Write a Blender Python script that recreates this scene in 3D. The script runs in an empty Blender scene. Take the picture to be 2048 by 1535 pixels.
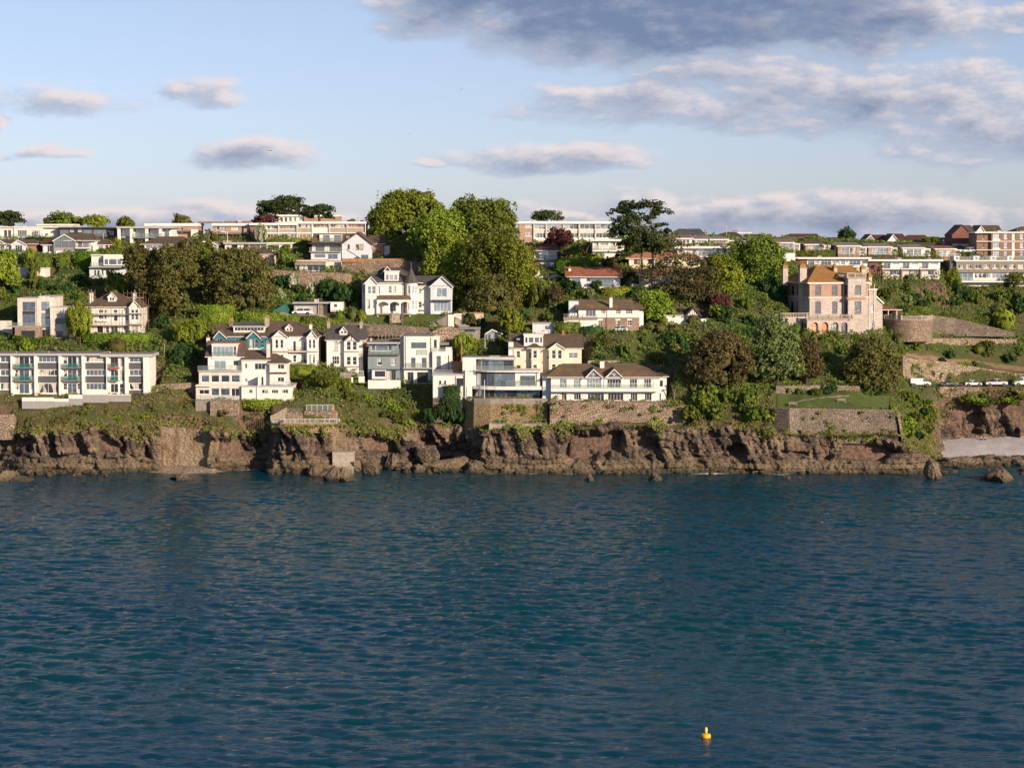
import bpy, math, random
import numpy as np
from mathutils import Vector, Matrix
rng = np.random.default_rng(7)
random.seed(7)
sc = bpy.context.scene
col = sc.collection
R = math.radians
# ------------------------------------------------------------------ camera, sky, sun, exposure
FPX, CAMZ, HOR = 3982.0, 49.0, 480.0           # focal length in photo pixels, camera height, horizon row
PITCH = math.atan((767.5 - HOR) / FPX)
cam_d = bpy.data.cameras.new('camera')
cam_d.lens, cam_d.sensor_width = 36.0 * FPX / 2048.0, 36.0
cam_d.clip_start, cam_d.clip_end = 1.0, 60000.0
cam = bpy.data.objects.new('camera', cam_d)
cam.location = (0, 0, CAMZ)
cam.rotation_euler = (math.pi / 2 - PITCH, 0, 0)
col.objects.link(cam)
sc.camera = cam
SUN_EL, SUN_AZ = R(17.0), R(43.0)              # sun behind the camera, to the right
sun_dir = Vector((math.sin(SUN_AZ) * math.cos(SUN_EL), -math.cos(SUN_AZ) * math.cos(SUN_EL), math.sin(SUN_EL)))
sd = bpy.data.lights.new('sun', 'SUN')
sd.energy, sd.angle, sd.color = 4.6, R(0.6), (1.0, 0.78, 0.57)
so = bpy.data.objects.new('sun', sd)
so.rotation_euler = sun_dir.to_track_quat('Z', 'Y').to_euler()
so.location = (0, 0, 200)
col.objects.link(so)
sc.view_settings.view_transform = 'Standard'
sc.view_settings.look = 'None'
sc.view_settings.exposure = 0.6
sc.view_settings.gamma = 1.0
sc.view_settings.use_curve_mapping = False
sc.cycles.max_bounces = 5
sc.cycles.diffuse_bounces = 2
sc.cycles.glossy_bounces = 3
sc.cycles.transparent_max_bounces = 12
sc.cycles.use_denoising = True
sc.cycles.caustics_reflective = False
sc.cycles.caustics_refractive = False
class NT:
 """small helper to write shader node trees"""
 def __init__(s, tree):
  s.t = tree
 def new(s, typ, **kw):
  n = s.t.nodes.new(typ)
  for k, v in kw.items():
   setattr(n, k, v)
  return n
 def link(s, a, b):
  s.t.links.new(a, b)
 def put(s, sock, v):
  if hasattr(v, 'is_output'):
   s.link(v, sock)
  else:
   sock.default_value = v
 def m(s, op, a, b=None, c=None, clamp=False):
  n = s.new('ShaderNodeMath', operation=op, use_clamp=clamp)
  for i, v in enumerate((a, b, c)):
   if v is not None:
    s.put(n.inputs[i], v)
  return n.outputs[0]
 def vec(s, x, y, z):
  n = s.new('ShaderNodeCombineXYZ')
  for i, v in enumerate((x, y, z)):
   s.put(n.inputs[i], v)
  return n.outputs[0]
 def vm(s, op, a, b):
  n = s.new('ShaderNodeVectorMath', operation=op)
  s.put(n.inputs[0], a); s.put(n.inputs[1], b)
  return n.outputs[0]
 def noise(s, vec, scale, detail=4, rough=0.55, dist=0.0):
  n = s.new('ShaderNodeTexNoise')
  if vec is not None:
   s.link(vec, n.inputs['Vector'])
  n.inputs['Scale'].default_value = scale
  n.inputs['Detail'].default_value = detail
  n.inputs['Roughness'].default_value = rough
  n.inputs['Distortion'].default_value = dist
  return n.outputs[0]
 def ramp(s, fac, stops, interp='LINEAR'):
  n = s.new('ShaderNodeValToRGB')
  n.color_ramp.interpolation = interp
  e = n.color_ramp.elements
  while len(e) < len(stops):
   e.new(0.5)
  for i, (p, c) in enumerate(stops):
   e[i].position = p
   e[i].color = (c[0], c[1], c[2], 1) if hasattr(c, '__len__') else (c, c, c, 1)
  s.link(fac, n.inputs[0])
  return n.outputs[0]
 def sstep(s, v, lo, hi):
  n = s.new('ShaderNodeMapRange', interpolation_type='SMOOTHSTEP')
  s.put(n.inputs[0], v)
  n.inputs[1].default_value = lo; n.inputs[2].default_value = hi
  n.inputs[3].default_value = 0; n.inputs[4].default_value = 1
  return n.outputs[0]
 def mix(s, f, a, b, blend='MIX'):
  n = s.new('ShaderNodeMix', data_type='RGBA', blend_type=blend)
  s.put(n.inputs[0], f)
  for sock, v in ((n.inputs[6], a), (n.inputs[7], b)):
   if hasattr(v, 'is_output'):
    s.link(v, sock)
   else:
    sock.default_value = (v[0], v[1], v[2], 1)
  return n.outputs[2]
# ---- world: Nishita sky with drifting clouds, laid out by direction (azimuth, elevation)
CLOUDS = [  # photo px, py, half width, half height, weight of a cloud bank seen in that direction
 (1340, -10, 620, 175, 2.1), (970, 0, 240, 105, 1.6), (1680, 50, 360, 90, 1.5),
 (1700, 212, 520, 90, 1.1), (1270, 203, 330, 52, 1.0), (1950, 280, 320, 76, 1.1), (1480, 150, 360, 50, 1.0),
 (1130, 316, 240, 48, 1.15), (890, 328, 70, 16, .8),
 (515, 316, 150, 38, 1.0), (145, 212, 190, 44, .85), (405, 186, 110, 36, .8),
 (0, 265, 80, 26, 1.0), (155, 302, 60, 16, .8), (20, 305, 90, 15, .8),
 (230, 440, 400, 48, 1.2), (600, 440, 220, 38, .9), (1620, 430, 620, 60, 1.2), (1100, 440, 130, 44, 1.1), (2010, 55, 140, 34, .8),
]
world = bpy.data.worlds.new('World')
sc.world = world
world.use_nodes = True
world.cycles.sampling_method = 'MANUAL'
world.cycles.sample_map_resolution = 256
wt = NT(world.node_tree)
world.node_tree.nodes.clear()
SKY_STR = 0.076
grp = bpy.data.node_groups.new('cloud_cover', 'ShaderNodeTree')
grp.interface.new_socket('U', in_out='INPUT', socket_type='NodeSocketFloat')
grp.interface.new_socket('V', in_out='INPUT', socket_type='NodeSocketFloat')
grp.interface.new_socket('D', in_out='OUTPUT', socket_type='NodeSocketFloat')
g = NT(grp)
gi, go = g.new('NodeGroupInput'), g.new('NodeGroupOutput')
U, V = gi.outputs[0], gi.outputs[1]
wv = g.vec(g.m('MULTIPLY', U, 3.2), g.m('MULTIPLY', V, 7.5), 0.37)
wn = g.new('ShaderNodeTexNoise')
g.link(wv, wn.inputs['Vector'])
wn.inputs['Scale'].default_value, wn.inputs['Detail'].default_value = 1.0, 2.0
warp = g.vm('MULTIPLY', g.vm('SUBTRACT', wn.outputs['Color'], (.5, .5, .5)), (.30, .10, 0))
UV = g.vm('ADD', g.vec(U, V, 0.0), warp)
acc = None
for (px, py, a, b, w) in CLOUDS:
 q = g.vm('MULTIPLY', g.vm('SUBTRACT', UV, ((px - 1024) / 1000, (480 - py) / 1000, 0)), (1000 / a, 1000 / b, 0))
 ln = g.new('ShaderNodeVectorMath', operation='LENGTH')
 g.link(q, ln.inputs[0])
 bl = g.m('MULTIPLY_ADD', g.m('MULTIPLY', ln.outputs['Value'], ln.outputs['Value']), -w, w)
 acc = bl if acc is None else g.m('SMOOTH_MAX', acc, bl, 0.25)
# the rest of the sky dome carries clouds of the same sort
gen = g.noise(g.vec(g.m('MULTIPLY', U, 0.9), g.m('MULTIPLY', V, 2.4), 1.9), 1.0, 2, .55)
gen = g.m('MULTIPLY', g.m('SUBTRACT', gen, 0.60), 5.0)
out = g.m('MAXIMUM', g.sstep(g.m('ABSOLUTE', U), 1.1, 1.6), g.sstep(V, 0.56, 0.85))
gen = g.m('SUBTRACT', gen, g.m('MULTIPLY', g.m('SUBTRACT', 1.0, out), 6.0))
acc = g.m('SMOOTH_MAX', acc, gen, 0.2)
fb = g.noise(g.vec(g.m('MULTIPLY', U, 8.0), g.m('MULTIPLY', V, 19.0), 0.0), 1.0, 6, .60)
acc = g.m('ADD', acc, g.m('MULTIPLY', g.m('SUBTRACT', fb, 0.5), 2.2))
g.link(acc, go.inputs[0])
tc = wt.new('ShaderNodeTexCoord')
sep = wt.new('ShaderNodeSeparateXYZ')
wt.link(tc.outputs['Generated'], sep.inputs[0])
X_, Y_, Z_ = sep.outputs
U = wt.m('MULTIPLY', wt.m('ARCTAN2', X_, Y_), FPX / 1000)
V = wt.m('MULTIPLY', wt.m('ARCSINE', Z_), FPX / 1000)
def cover(du, dv):
 n = wt.new('ShaderNodeGroup', node_tree=grp)
 wt.put(n.inputs[0], wt.m('ADD', U, du) if du else U)
 wt.put(n.inputs[1], wt.m('ADD', V, dv) if dv else V)
 return n.outputs[0]
d0 = cover(0, 0)
d1 = cover(0.022, 0.013)
alpha = wt.sstep(d0, 0.0, 0.85)
lit = wt.sstep(wt.m('SUBTRACT', d0, d1), -0.3, 0.6)
thick = wt.sstep(d0, 0.7, 1.6)
sky = wt.new('ShaderNodeTexSky', sky_type='NISHITA')
sky.sun_disc = False
sky.sun_elevation = SUN_EL
sky.sun_rotation = math.pi - SUN_AZ
sky.altitude, sky.air_density, sky.dust_density, sky.ozone_density = 50, 0.8, 0.3, 7.0
hsv = wt.new('ShaderNodeHueSaturation')
hsv.inputs['Saturation'].default_value = .68
wt.link(wt.mix(1.0, sky.outputs[0], (1.80, 1.24, 1.10), 'MULTIPLY'), hsv.inputs['Color'])
blue = hsv.outputs[0]
shade = wt.mix(thick, (3.6, 4.15, 5.3), (1.35, 1.9, 3.2))
lite = (7.4, 6.5, 6.5)
ccol = wt.mix(wt.m('MULTIPLY', lit, wt.m('SUBTRACT', 1.0, wt.m('MULTIPLY', thick, 0.75))), shade, lite)
skyc = wt.mix(wt.m('MULTIPLY', alpha, 0.9), blue, ccol)
bg = wt.new('ShaderNodeBackground')
wt.link(skyc, bg.inputs[0])
bg.inputs[1].default_value = SKY_STR
wo = wt.new('ShaderNodeOutputWorld')
wt.link(bg.outputs[0], wo.inputs[0])
# ------------------------------------------------------------------ helpers
CAM = np.array([0.0, 0.0, CAMZ])
cp, sp = math.cos(PITCH), math.sin(PITCH)
def ray(px, py):
 a, b = (px - 1024) / FPX, (767.5 - py) / FPX
 return np.array([a, cp + b * sp, -sp + b * cp])
def P(px, py, Y):
 d = ray(px, py)
 return CAM + d * (Y / d[1])
def tag(o, label=None, cat=None, group=None, kind=None):
 if label: o['label'] = label
 if cat: o['category'] = cat
 if group: o['group'] = group
 if kind: o['kind'] = kind
 return o
def link(o, parent=None):
 col.objects.link(o)
 if parent is not None:
  o.parent = parent
 return o
def obj(name, me, parent=None, loc=(0, 0, 0), rz=0.0, scale=None, mat=None):
 o = bpy.data.objects.new(name, me)
 o.location = loc
 o.rotation_euler = (0, 0, rz)
 if scale is not None:
  o.scale = scale
 link(o, parent)
 if mat is not None:
  o.material_slots[0].link = 'OBJECT'
  o.material_slots[0].material = mat
 return o
def empty(name, loc, rz=0.0):
 o = bpy.data.objects.new(name, None)
 o.empty_display_size = 0.5
 o.location = loc
 o.rotation_euler = (0, 0, rz)
 return link(o)
def mesh_np(name, v, f, mats=(), smooth=False):
 """mesh from numpy verts (n,3) and faces (m,k)"""
 me = bpy.data.meshes.new(name)
 v = np.asarray(v, dtype=np.float32); f = np.asarray(f, dtype=np.int32)
 k = f.shape[1]
 me.vertices.add(len(v)); me.vertices.foreach_set('co', v.ravel())
 me.loops.add(f.size); me.loops.foreach_set('vertex_index', f.ravel())
 me.polygons.add(len(f))
 me.polygons.foreach_set('loop_start', np.arange(0, f.size, k, dtype=np.int32))
 me.polygons.foreach_set('loop_total', np.full(len(f), k, dtype=np.int32))
 for m_ in mats:
  me.materials.append(m_)
 me.update(calc_edges=True)
 if smooth:
  me.polygons.foreach_set('use_smooth', np.ones(len(f), dtype=bool))
 return me
class MB:
 def __init__(s):
  s.v, s.f, s.mi, s.mats = [], [], [], []
 def mat(s, m):
  if m not in s.mats:
   s.mats.append(m)
  return s.mats.index(m)
 def poly(s, pts, m=0):
  b = len(s.v)
  s.v += [tuple(map(float, p)) for p in pts]
  s.f.append(tuple(range(b, b + len(pts)))); s.mi.append(m)
 def hexa(s, p, m=0):
  """p: 8 points, bottom ring 0-3 counter-clockwise from above, top ring 4-7"""
  b = len(s.v)
  s.v += [tuple(map(float, q)) for q in p]
  for q in ((3, 2, 1, 0), (4, 5, 6, 7), (0, 1, 5, 4), (1, 2, 6, 5), (2, 3, 7, 6), (3, 0, 4, 7)):
   s.f.append(tuple(b + i for i in q)); s.mi.append(m)
 def box(s, x0, x1, y0, y1, z0, z1, m=0):
  s.hexa([(x0, y0, z0), (x1, y0, z0), (x1, y1, z0), (x0, y1, z0), (x0, y0, z1), (x1, y0, z1), (x1, y1, z1), (x0, y1, z1)], m)
 def tube(s, p0, p1, r0, r1=None, n=6, m=0, cap=True):
  r1 = r0 if r1 is None else r1
  p0, p1 = Vector(p0), Vector(p1)
  d = (p1 - p0).normalized()
  a = d.orthogonal().normalized(); b_ = d.cross(a)
  b = len(s.v)
  for p, r in ((p0, r0), (p1, r1)):
   for i in range(n):
    t = 2 * math.pi * i / n
    s.v.append(tuple(p + a * (math.cos(t) * r) + b_ * (math.sin(t) * r)))
  for i in range(n):
   j = (i + 1) % n
   s.f.append((b + i, b + j, b + n + j, b + n + i)); s.mi.append(m)
  if cap:
   s.f.append(tuple(b + i for i in reversed(range(n)))); s.mi.append(m)
   s.f.append(tuple(b + n + i for i in range(n))); s.mi.append(m)
 def lathe(s, prof, n=16, c=(0, 0, 0), m=0):
  b = len(s.v)
  for r, z in prof:
   for i in range(n):
    t = 2 * math.pi * i / n
    s.v.append((c[0] + r * math.cos(t), c[1] + r * math.sin(t), c[2] + z))
  for k in range(len(prof) - 1):
   for i in range(n):
    j = (i + 1) % n
    s.f.append((b + k * n + i, b + k * n + j, b + (k + 1) * n + j, b + (k + 1) * n + i)); s.mi.append(m)
  s.f.append(tuple(b + i for i in reversed(range(n)))); s.mi.append(m)
  s.f.append(tuple(b + (len(prof) - 1) * n + i for i in range(n))); s.mi.append(m)
 def mesh(s, name, mat=None, smooth=False):
  me = bpy.data.meshes.new(name)
  me.from_pydata(s.v, [], s.f)
  for m_ in (s.mats or [mat]):
   if m_ is not None:
    me.materials.append(m_)
  if len(s.mats) > 1:
   me.polygons.foreach_set('material_index', np.array(s.mi, dtype=np.int32))
  if smooth:
   me.polygons.foreach_set('use_smooth', np.ones(len(s.f), dtype=bool))
  me.update()
  return me
 def build(s, name, mat=None, parent=None, loc=(0, 0, 0), rz=0.0, smooth=False):
  return obj(name, s.mesh(name, mat, smooth), parent, loc, rz)
# ---- value noise for shaping geometry
def _hash(ix, iy, seed):
 h = (ix.astype(np.int64) * 374761393 + iy.astype(np.int64) * 668265263 + seed * 974634777) & 0x7fffffff
 h = ((h ^ (h >> 13)) * 1274126177) & 0x7fffffff
 h = h ^ (h >> 16)
 return (h & 0xffffff) / float(0xffffff)
def vnoise(x, y, seed=0):
 x, y = np.asarray(x, float), np.asarray(y, float)
 ix, iy = np.floor(x), np.floor(y)
 fx, fy = x - ix, y - iy
 fx, fy = fx * fx * (3 - 2 * fx), fy * fy * (3 - 2 * fy)
 a, b = _hash(ix, iy, seed), _hash(ix + 1, iy, seed)
 c, d = _hash(ix, iy + 1, seed), _hash(ix + 1, iy + 1, seed)
 return (a * (1 - fx) + b * fx) * (1 - fy) + (c * (1 - fx) + d * fx) * fy
def fbm(x, y, oct=4, seed=0, gain=0.5):
 t, a, s_ = 0, 1.0, 0
 for o in range(oct):
  t = t + a * vnoise(x * 2 ** o, y * 2 ** o, seed + o * 17)
  s_ += a; a *= gain
 return t / s_
def worley(x, y, seed=0, jit=0.9):
 """nearest jittered cell: returns (d1, d2, random value of the cell)"""
 ix, iy = np.floor(x), np.floor(y)
 d1 = np.full(np.shape(x), 9.0); d2 = d1.copy(); val = np.zeros(np.shape(x))
 for ox in (-1, 0, 1):
  for oy in (-1, 0, 1):
   cx, cy = ix + ox, iy + oy
   qx = cx + 0.5 + (_hash(cx, cy, seed) - 0.5) * jit
   qy = cy + 0.5 + (_hash(cx, cy, seed + 5) - 0.5) * jit
   d = np.hypot(x - qx, y - qy)
   v_ = _hash(cx, cy, seed + 9)
   near = d < d1
   d2 = np.where(near, d1, np.minimum(d2, d))
   val = np.where(near, v_, val)
   d1 = np.where(near, d, d1)
 return d1, d2, val
def sstep(a, b, x):
 t = np.clip((x - a) / (b - a), 0, 1)
 return t * t * (3 - 2 * t)
# ------------------------------------------------------------------ materials
def new_mat(name):
 m_ = bpy.data.materials.new(name)
 m_.use_nodes = True
 t = NT(m_.node_tree)
 b = m_.node_tree.nodes['Principled BSDF']
 return m_, t, b
def objco(t):
 return t.new('ShaderNodeTexCoord').outputs['Object']
def geopos(t):
 return t.new('ShaderNodeNewGeometry').outputs['Position']
def bump(t, b, h, strength, dist):
 n = t.new('ShaderNodeBump')
 n.inputs['Strength'].default_value = strength
 n.inputs['Distance'].default_value = dist
 t.link(h, n.inputs['Height'])
 t.link(n.outputs[0], b.inputs['Normal'])
def m_plain(name, c, rough=0.6, var=0.12, scale=1.2, metal=0.0, spec=0.4, streak=True):
 """painted or rendered surface with faint blotches and rain streaks"""
 m_, t, b = new_mat(name)
 p = geopos(t)
 n = t.noise(p, scale, 5, .6)
 if streak:
  mp = t.new('ShaderNodeMapping')
  mp.inputs['Scale'].default_value = (2.6, 2.6, 0.22)
  t.link(p, mp.inputs[0])
  n2 = t.noise(mp.outputs[0], 1.0, 4, .6)
  n = t.m('ADD', t.m('MULTIPLY', n, .5), t.m('MULTIPLY', n2, .5))
 f = t.sstep(n, .3, .72)
 dk = tuple(x * (1 - var * 1.6) * k for x, k in zip(c, (1.0, .98, .93)))
 t.link(t.mix(f, dk, c), b.inputs['Base Color'])
 b.inputs['Roughness'].default_value = rough
 b.inputs['Metallic'].default_value = metal
 b.inputs['Specular IOR Level'].default_value = spec
 return m_
def m_stone(name, cols, scale=1.6, bump_d=0.12, zs=1.7, mortar=.55):
 """rubble stone: irregular cells, darker joints"""
 m_, t, b = new_mat(name)
 mp = t.new('ShaderNodeMapping')
 mp.inputs['Scale'].default_value = (1, 1, zs)
 t.link(geopos(t), mp.inputs[0])
 v = t.new('ShaderNodeTexVoronoi', feature='F1'); v.inputs['Scale'].default_value = scale
 e = t.new('ShaderNodeTexVoronoi', feature='DISTANCE_TO_EDGE'); e.inputs['Scale'].default_value = scale
 wrp = t.vm('ADD', mp.outputs[0], t.vm('MULTIPLY', t.new('ShaderNodeTexNoise').outputs[1], (.25, .25, .25)))
 t.link(wrp, v.inputs['Vector']); t.link(wrp, e.inputs['Vector'])
 sepc = t.new('ShaderNodeSeparateColor'); t.link(v.outputs['Color'], sepc.inputs[0])
 st = [(i / max(1, len(cols) - 1), c) for i, c in enumerate(cols)]
 c = t.ramp(sepc.outputs[0], st)
 big = t.noise(geopos(t), .22, 4, .6)
 c = t.mix(t.m('MULTIPLY', t.sstep(big, .35, .7), .45), c, tuple(x * .55 for x in cols[0]))
 j = t.sstep(e.outputs[0], .02, .14)
 c = t.mix(j, tuple(x * mortar for x in cols[0]), c)
 t.link(c, b.inputs['Base Color'])
 b.inputs['Roughness'].default_value = .9
 bump(t, b, t.m('ADD', j, t.m('MULTIPLY', sepc.outputs[1], .5)), 1.0, bump_d)
 return m_
def m_brick(name, c1, c2, mortar=(.35, .3, .26), scale=1.0):
 m_, t, b = new_mat(name)
 br = t.new('ShaderNodeTexBrick')
 br.inputs['Scale'].default_value = 4.0 * scale
 br.inputs['Color1'].default_value = (*c1, 1); br.inputs['Color2'].default_value = (*c2, 1)
 br.inputs['Mortar'].default_value = (*mortar, 1)
 br.inputs['Mortar Size'].default_value = .03
 p = t.new('ShaderNodeSeparateXYZ'); t.link(geopos(t), p.inputs[0])
 t.link(t.vec(t.m('ADD', p.outputs[0], p.outputs[1]), p.outputs[2], 0), br.inputs['Vector'])
 n = t.noise(geopos(t), .6, 4, .6)
 t.link(t.mix(t.m('MULTIPLY', t.sstep(n, .35, .75), .35), br.outputs[0], tuple(x * .6 for x in c1)), b.inputs['Base Color'])
 b.inputs['Roughness'].default_value = .85
 return m_
def m_roof(name, c, c2, lichen=None, row=0.28, flat=False, lich_at=.52):
 """tiled or slated roof: fine courses, weathering and lichen"""
 m_, t, b = new_mat(name)
 p = geopos(t)
 s_ = t.new('ShaderNodeSeparateXYZ'); t.link(p, s_.inputs[0])
 n = t.noise(p, 1.1, 6, .65)
 cc = t.mix(t.sstep(n, .3, .7), c, c2)
 if lichen:
  ln = t.noise(p, .42, 6, .68)
  cc = t.mix(t.m('MULTIPLY', t.sstep(ln, lich_at, lich_at + .2), .85), cc, lichen)
 if not flat:
  w = t.m('FRACT', t.m('MULTIPLY', s_.outputs[2], 1 / row))
  cell = t.noise(t.vec(t.m('MULTIPLY', s_.outputs[0], 2.6), t.m('MULTIPLY', s_.outputs[1], 2.6), t.m('MULTIPLY', t.m('FLOOR', t.m('MULTIPLY', s_.outputs[2], 1 / row)), 3.7)), 1.0, 1, .5)
  cc = t.mix(t.m('MULTIPLY', t.sstep(cell, .35, .65), .4), cc, tuple(x * .5 for x in c))
  bump(t, b, w, .8, .06)
 t.link(cc, b.inputs['Base Color'])
 b.inputs['Roughness'].default_value = .85
 return m_
def m_glass(name, tint, refl, curtain=None):
 """window pane: a dark room behind reflecting glass, or curtains"""
 m_, t, b = new_mat(name)
 oi = t.new('ShaderNodeObjectInfo')
 p = geopos(t)
 rnd = oi.outputs['Random']
 c = t.mix(rnd, tuple(x * .5 for x in tint), tuple(x * 1.5 for x in tint))
 if curtain:
  s_ = t.new('ShaderNodeSeparateXYZ'); t.link(p, s_.inputs[0])
  fold = t.noise(t.vec(t.m('MULTIPLY', s_.outputs[0], 5.0), 0, rnd), 1.0, 2, .5)
  part = t.noise(t.vec(t.m('MULTIPLY', s_.outputs[0], .9), t.m('MULTIPLY', s_.outputs[2], .35), t.m('MULTIPLY', rnd, 40)), 1.0, 1, .4)
  cu = t.mix(t.sstep(fold, .3, .7), tuple(x * .55 for x in curtain), curtain)
  c = t.mix(t.sstep(part, .47, .5), c, cu)
 else:
  s_ = t.noise(p, 1.4, 3, .6)
  c = t.mix(t.m('MULTIPLY', t.sstep(s_, .52, .6), .5), c, tuple(x * 2.4 + .01 for x in tint))
 t.link(c, b.inputs['Base Color'])
 b.inputs['Roughness'].default_value = .04
 b.inputs['Specular IOR Level'].default_value = .6
 gl = t.new('ShaderNodeBsdfGlossy'); gl.inputs['Roughness'].default_value = .03
 gl.inputs['Color'].default_value = (.82, .9, 1, 1)
 nz = t.noise(p, .8, 2, .5)
 bn = t.new('ShaderNodeBump'); bn.inputs['Strength'].default_value = .1; bn.inputs['Distance'].default_value = .04
 t.link(nz, bn.inputs['Height']); t.link(bn.outputs[0], gl.inputs['Normal'])
 mx = t.new('ShaderNodeMixShader')
 mx.inputs[0].default_value = refl
 t.link(b.outputs[0], mx.inputs[1]); t.link(gl.outputs[0], mx.inputs[2])
 t.link(mx.outputs[0], m_.node_tree.nodes['Material Output'].inputs[0])
 return m_
def m_clear(name, tint, op=.35):
 """clear balustrade glass"""
 m_, t, b = new_mat(name)
 b.inputs['Base Color'].default_value = (*tint, 1)
 b.inputs['Roughness'].default_value = .05
 tr = t.new('ShaderNodeBsdfTransparent'); tr.inputs[0].default_value = (.92, .97, .96, 1)
 mx = t.new('ShaderNodeMixShader'); mx.inputs[0].default_value = op
 t.link(tr.outputs[0], mx.inputs[1]); t.link(b.outputs[0], mx.inputs[2])
 t.link(mx.outputs[0], m_.node_tree.nodes['Material Output'].inputs[0])
 return m_
def m_leaf(name, c_dark, c_mid, c_lite, patch=None, patch_amt=.0, pscale=.35):
 k_ = 1.62
 c_dark, c_mid, c_lite = (tuple(x * k_ for x in c) for c in (c_dark, c_mid, c_lite))
 patch = patch and tuple(x * k_ for x in patch)
 m_, t, b = new_mat(name)
 gi_ = t.new('ShaderNodeNewGeometry'); oi = t.new('ShaderNodeObjectInfo')
 isl = gi_.outputs['Random Per Island']
 c = t.ramp(isl, [(0, c_dark), (.5, c_mid), (1, c_lite)])
 n = t.noise(gi_.outputs['Position'], pscale, 4, .6)
 c = t.mix(t.m('MULTIPLY', t.sstep(n, .42, .66), .55), c, c_lite if patch is None else patch)
 hs = t.new('ShaderNodeHueSaturation')
 t.put(hs.inputs['Hue'], t.m('ADD', .485, t.m('MULTIPLY', oi.outputs['Random'], .03)))
 t.put(hs.inputs['Value'], t.m('ADD', .78, t.m('MULTIPLY', oi.outputs['Random'], .44)))
 t.link(c, hs.inputs['Color'])
 t.link(hs.outputs[0], b.inputs['Base Color'])
 b.inputs['Roughness'].default_value = .75
 b.inputs['Specular IOR Level'].default_value = .2
 tr = t.new('ShaderNodeBsdfTranslucent'); t.link(hs.outputs[0], tr.inputs[0])
 mx = t.new('ShaderNodeMixShader'); mx.inputs[0].default_value = .28
 t.link(b.outputs[0], mx.inputs[1]); t.link(tr.outputs[0], mx.inputs[2])
 t.link(mx.outputs[0], m_.node_tree.nodes['Material Output'].inputs[0])
 return m_
M = {}
M['white'] = m_plain('white_render', (.80, .78, .75), var=.13)
M['cream'] = m_plain('cream_render', (.78, .70, .56))
M['offwhite'] = m_plain('offwhite_render', (.70, .67, .62), var=.2)
M['pink'] = m_plain('pink_render', (.72, .55, .46), var=.2)
M['bluewhite'] = m_plain('pale_blue_and_shaded_white', (.62, .68, .76))  # pale blue walls; its bluish tone also paints shade onto white ones
M['greyrend'] = m_plain('grey_render', (.33, .33, .33))
M['bluegrey'] = m_plain('blue_grey_boards', (.22, .28, .31))
M['teal'] = m_plain('teal_paint', (.045, .19, .25))
M['slategrey'] = m_plain('slate_panel', (.085, .095, .105), var=.05, streak=False)
M['darkclad'] = m_plain('dark_cladding', (.035, .04, .05), rough=.5)
M['beigepanel'] = m_plain('beige_panel', (.40, .35, .29))
M['greygreen'] = m_plain('grey_green_panel', (.36, .38, .36))
M['trim'] = m_plain('white_trim', (.80, .79, .77), rough=.45, var=.08)
M['greytrim'] = m_plain('grey_trim', (.16, .17, .18), rough=.5, var=.06, streak=False)
M['fascia'] = m_plain('pale_grey_fascia', (.45, .45, .46), rough=.5)
M['browntrim'] = m_plain('brown_trim', (.10, .04, .03), rough=.6)
M['concrete'] = m_plain('concrete', (.33, .30, .26), rough=.9, var=.3)
M['concrete_l'] = m_plain('pale_concrete', (.46, .41, .34), rough=.9, var=.3)
M['wood'] = m_plain('weathered_wood', (.23, .16, .11), rough=.8, var=.3)
M['woodgrey'] = m_plain('grey_wood', (.30, .28, .25), rough=.8, var=.25)
M['woodorange'] = m_plain('cedar_boards', (.40, .21, .11), rough=.8, var=.2)
M['metal'] = m_plain('galvanised_steel', (.45, .44, .42), rough=.4, metal=.6, streak=False)
M['rust'] = m_plain('scaffold_steel', (.33, .25, .20), rough=.6, metal=.3, streak=False)
M['plank'] = m_plain('scaffold_boards', (.50, .36, .24), rough=.8)
M['black'] = m_plain('black_iron', (.02, .02, .022), rough=.5, streak=False)
M['clay'] = m_plain('clay_pot', (.50, .17, .08), rough=.8)
M['red'] = m_plain('red_paint', (.45, .10, .06), rough=.5)
M['door'] = m_plain('dark_door', (.03, .035, .04), rough=.4, streak=False)
M['salmon'] = m_plain('salmon_render', (.70, .25, .12))
M['yellowblind'] = m_plain('yellow_blind', (.75, .45, .10))
M['stone'] = m_stone('grey_limestone', [(.48, .42, .38), (.58, .51, .465), (.66, .59, .54), (.50, .435, .405)], 2.6, .03, 1.7, .75)
M['rubble'] = m_stone('rubble_stone', [(.25, .19, .14), (.37, .28, .205), (.46, .365, .275), (.29, .205, .16)], 1.9, .1)
M['rubble_d'] = m_stone('dark_rubble_stone', [(.17, .14, .115), (.26, .21, .165), (.35, .29, .225), (.20, .16, .135)], 2.2, .08)
M['rubble_y'] = m_stone('lichened_stone', [(.30, .22, .10), (.40, .29, .13), (.33, .25, .17), (.22, .17, .12)], 2.0, .08)
M['cottage'] = m_stone('cottage_stone', [(.34, .25, .19), (.44, .33, .26), (.30, .21, .17)], 3.0, .03)
M['pebblewall'] = m_stone('pebble_bank', [(.32, .25, .175), (.48, .40, .30), (.38, .30, .21), (.26, .20, .14)], 1.7, .15)
M['brick'] = m_brick('red_brick', (.40, .17, .095), (.33, .13, .08))
M['brick_o'] = m_brick('orange_brick', (.42, .25, .17), (.36, .205, .14), scale=.9)
M['brick_d'] = m_brick('dark_red_brick', (.22, .065, .045), (.16, .05, .04), (.2, .14, .12))
M['brick_b'] = m_brick('brown_brick', (.25, .14, .09), (.18, .10, .07), (.24, .19, .15))
M['shingle'] = m_plain('grey_brown_cladding', (.25, .215, .18), var=.15)
M['rf_brown'] = m_roof('brown_tiles', (.085, .06, .045), (.13, .092, .065), (.20, .13, .05), lich_at=.56)
M['rf_slate'] = m_roof('grey_slates', (.06, .058, .06), (.105, .098, .095), (.17, .12, .06), lich_at=.60)
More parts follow.
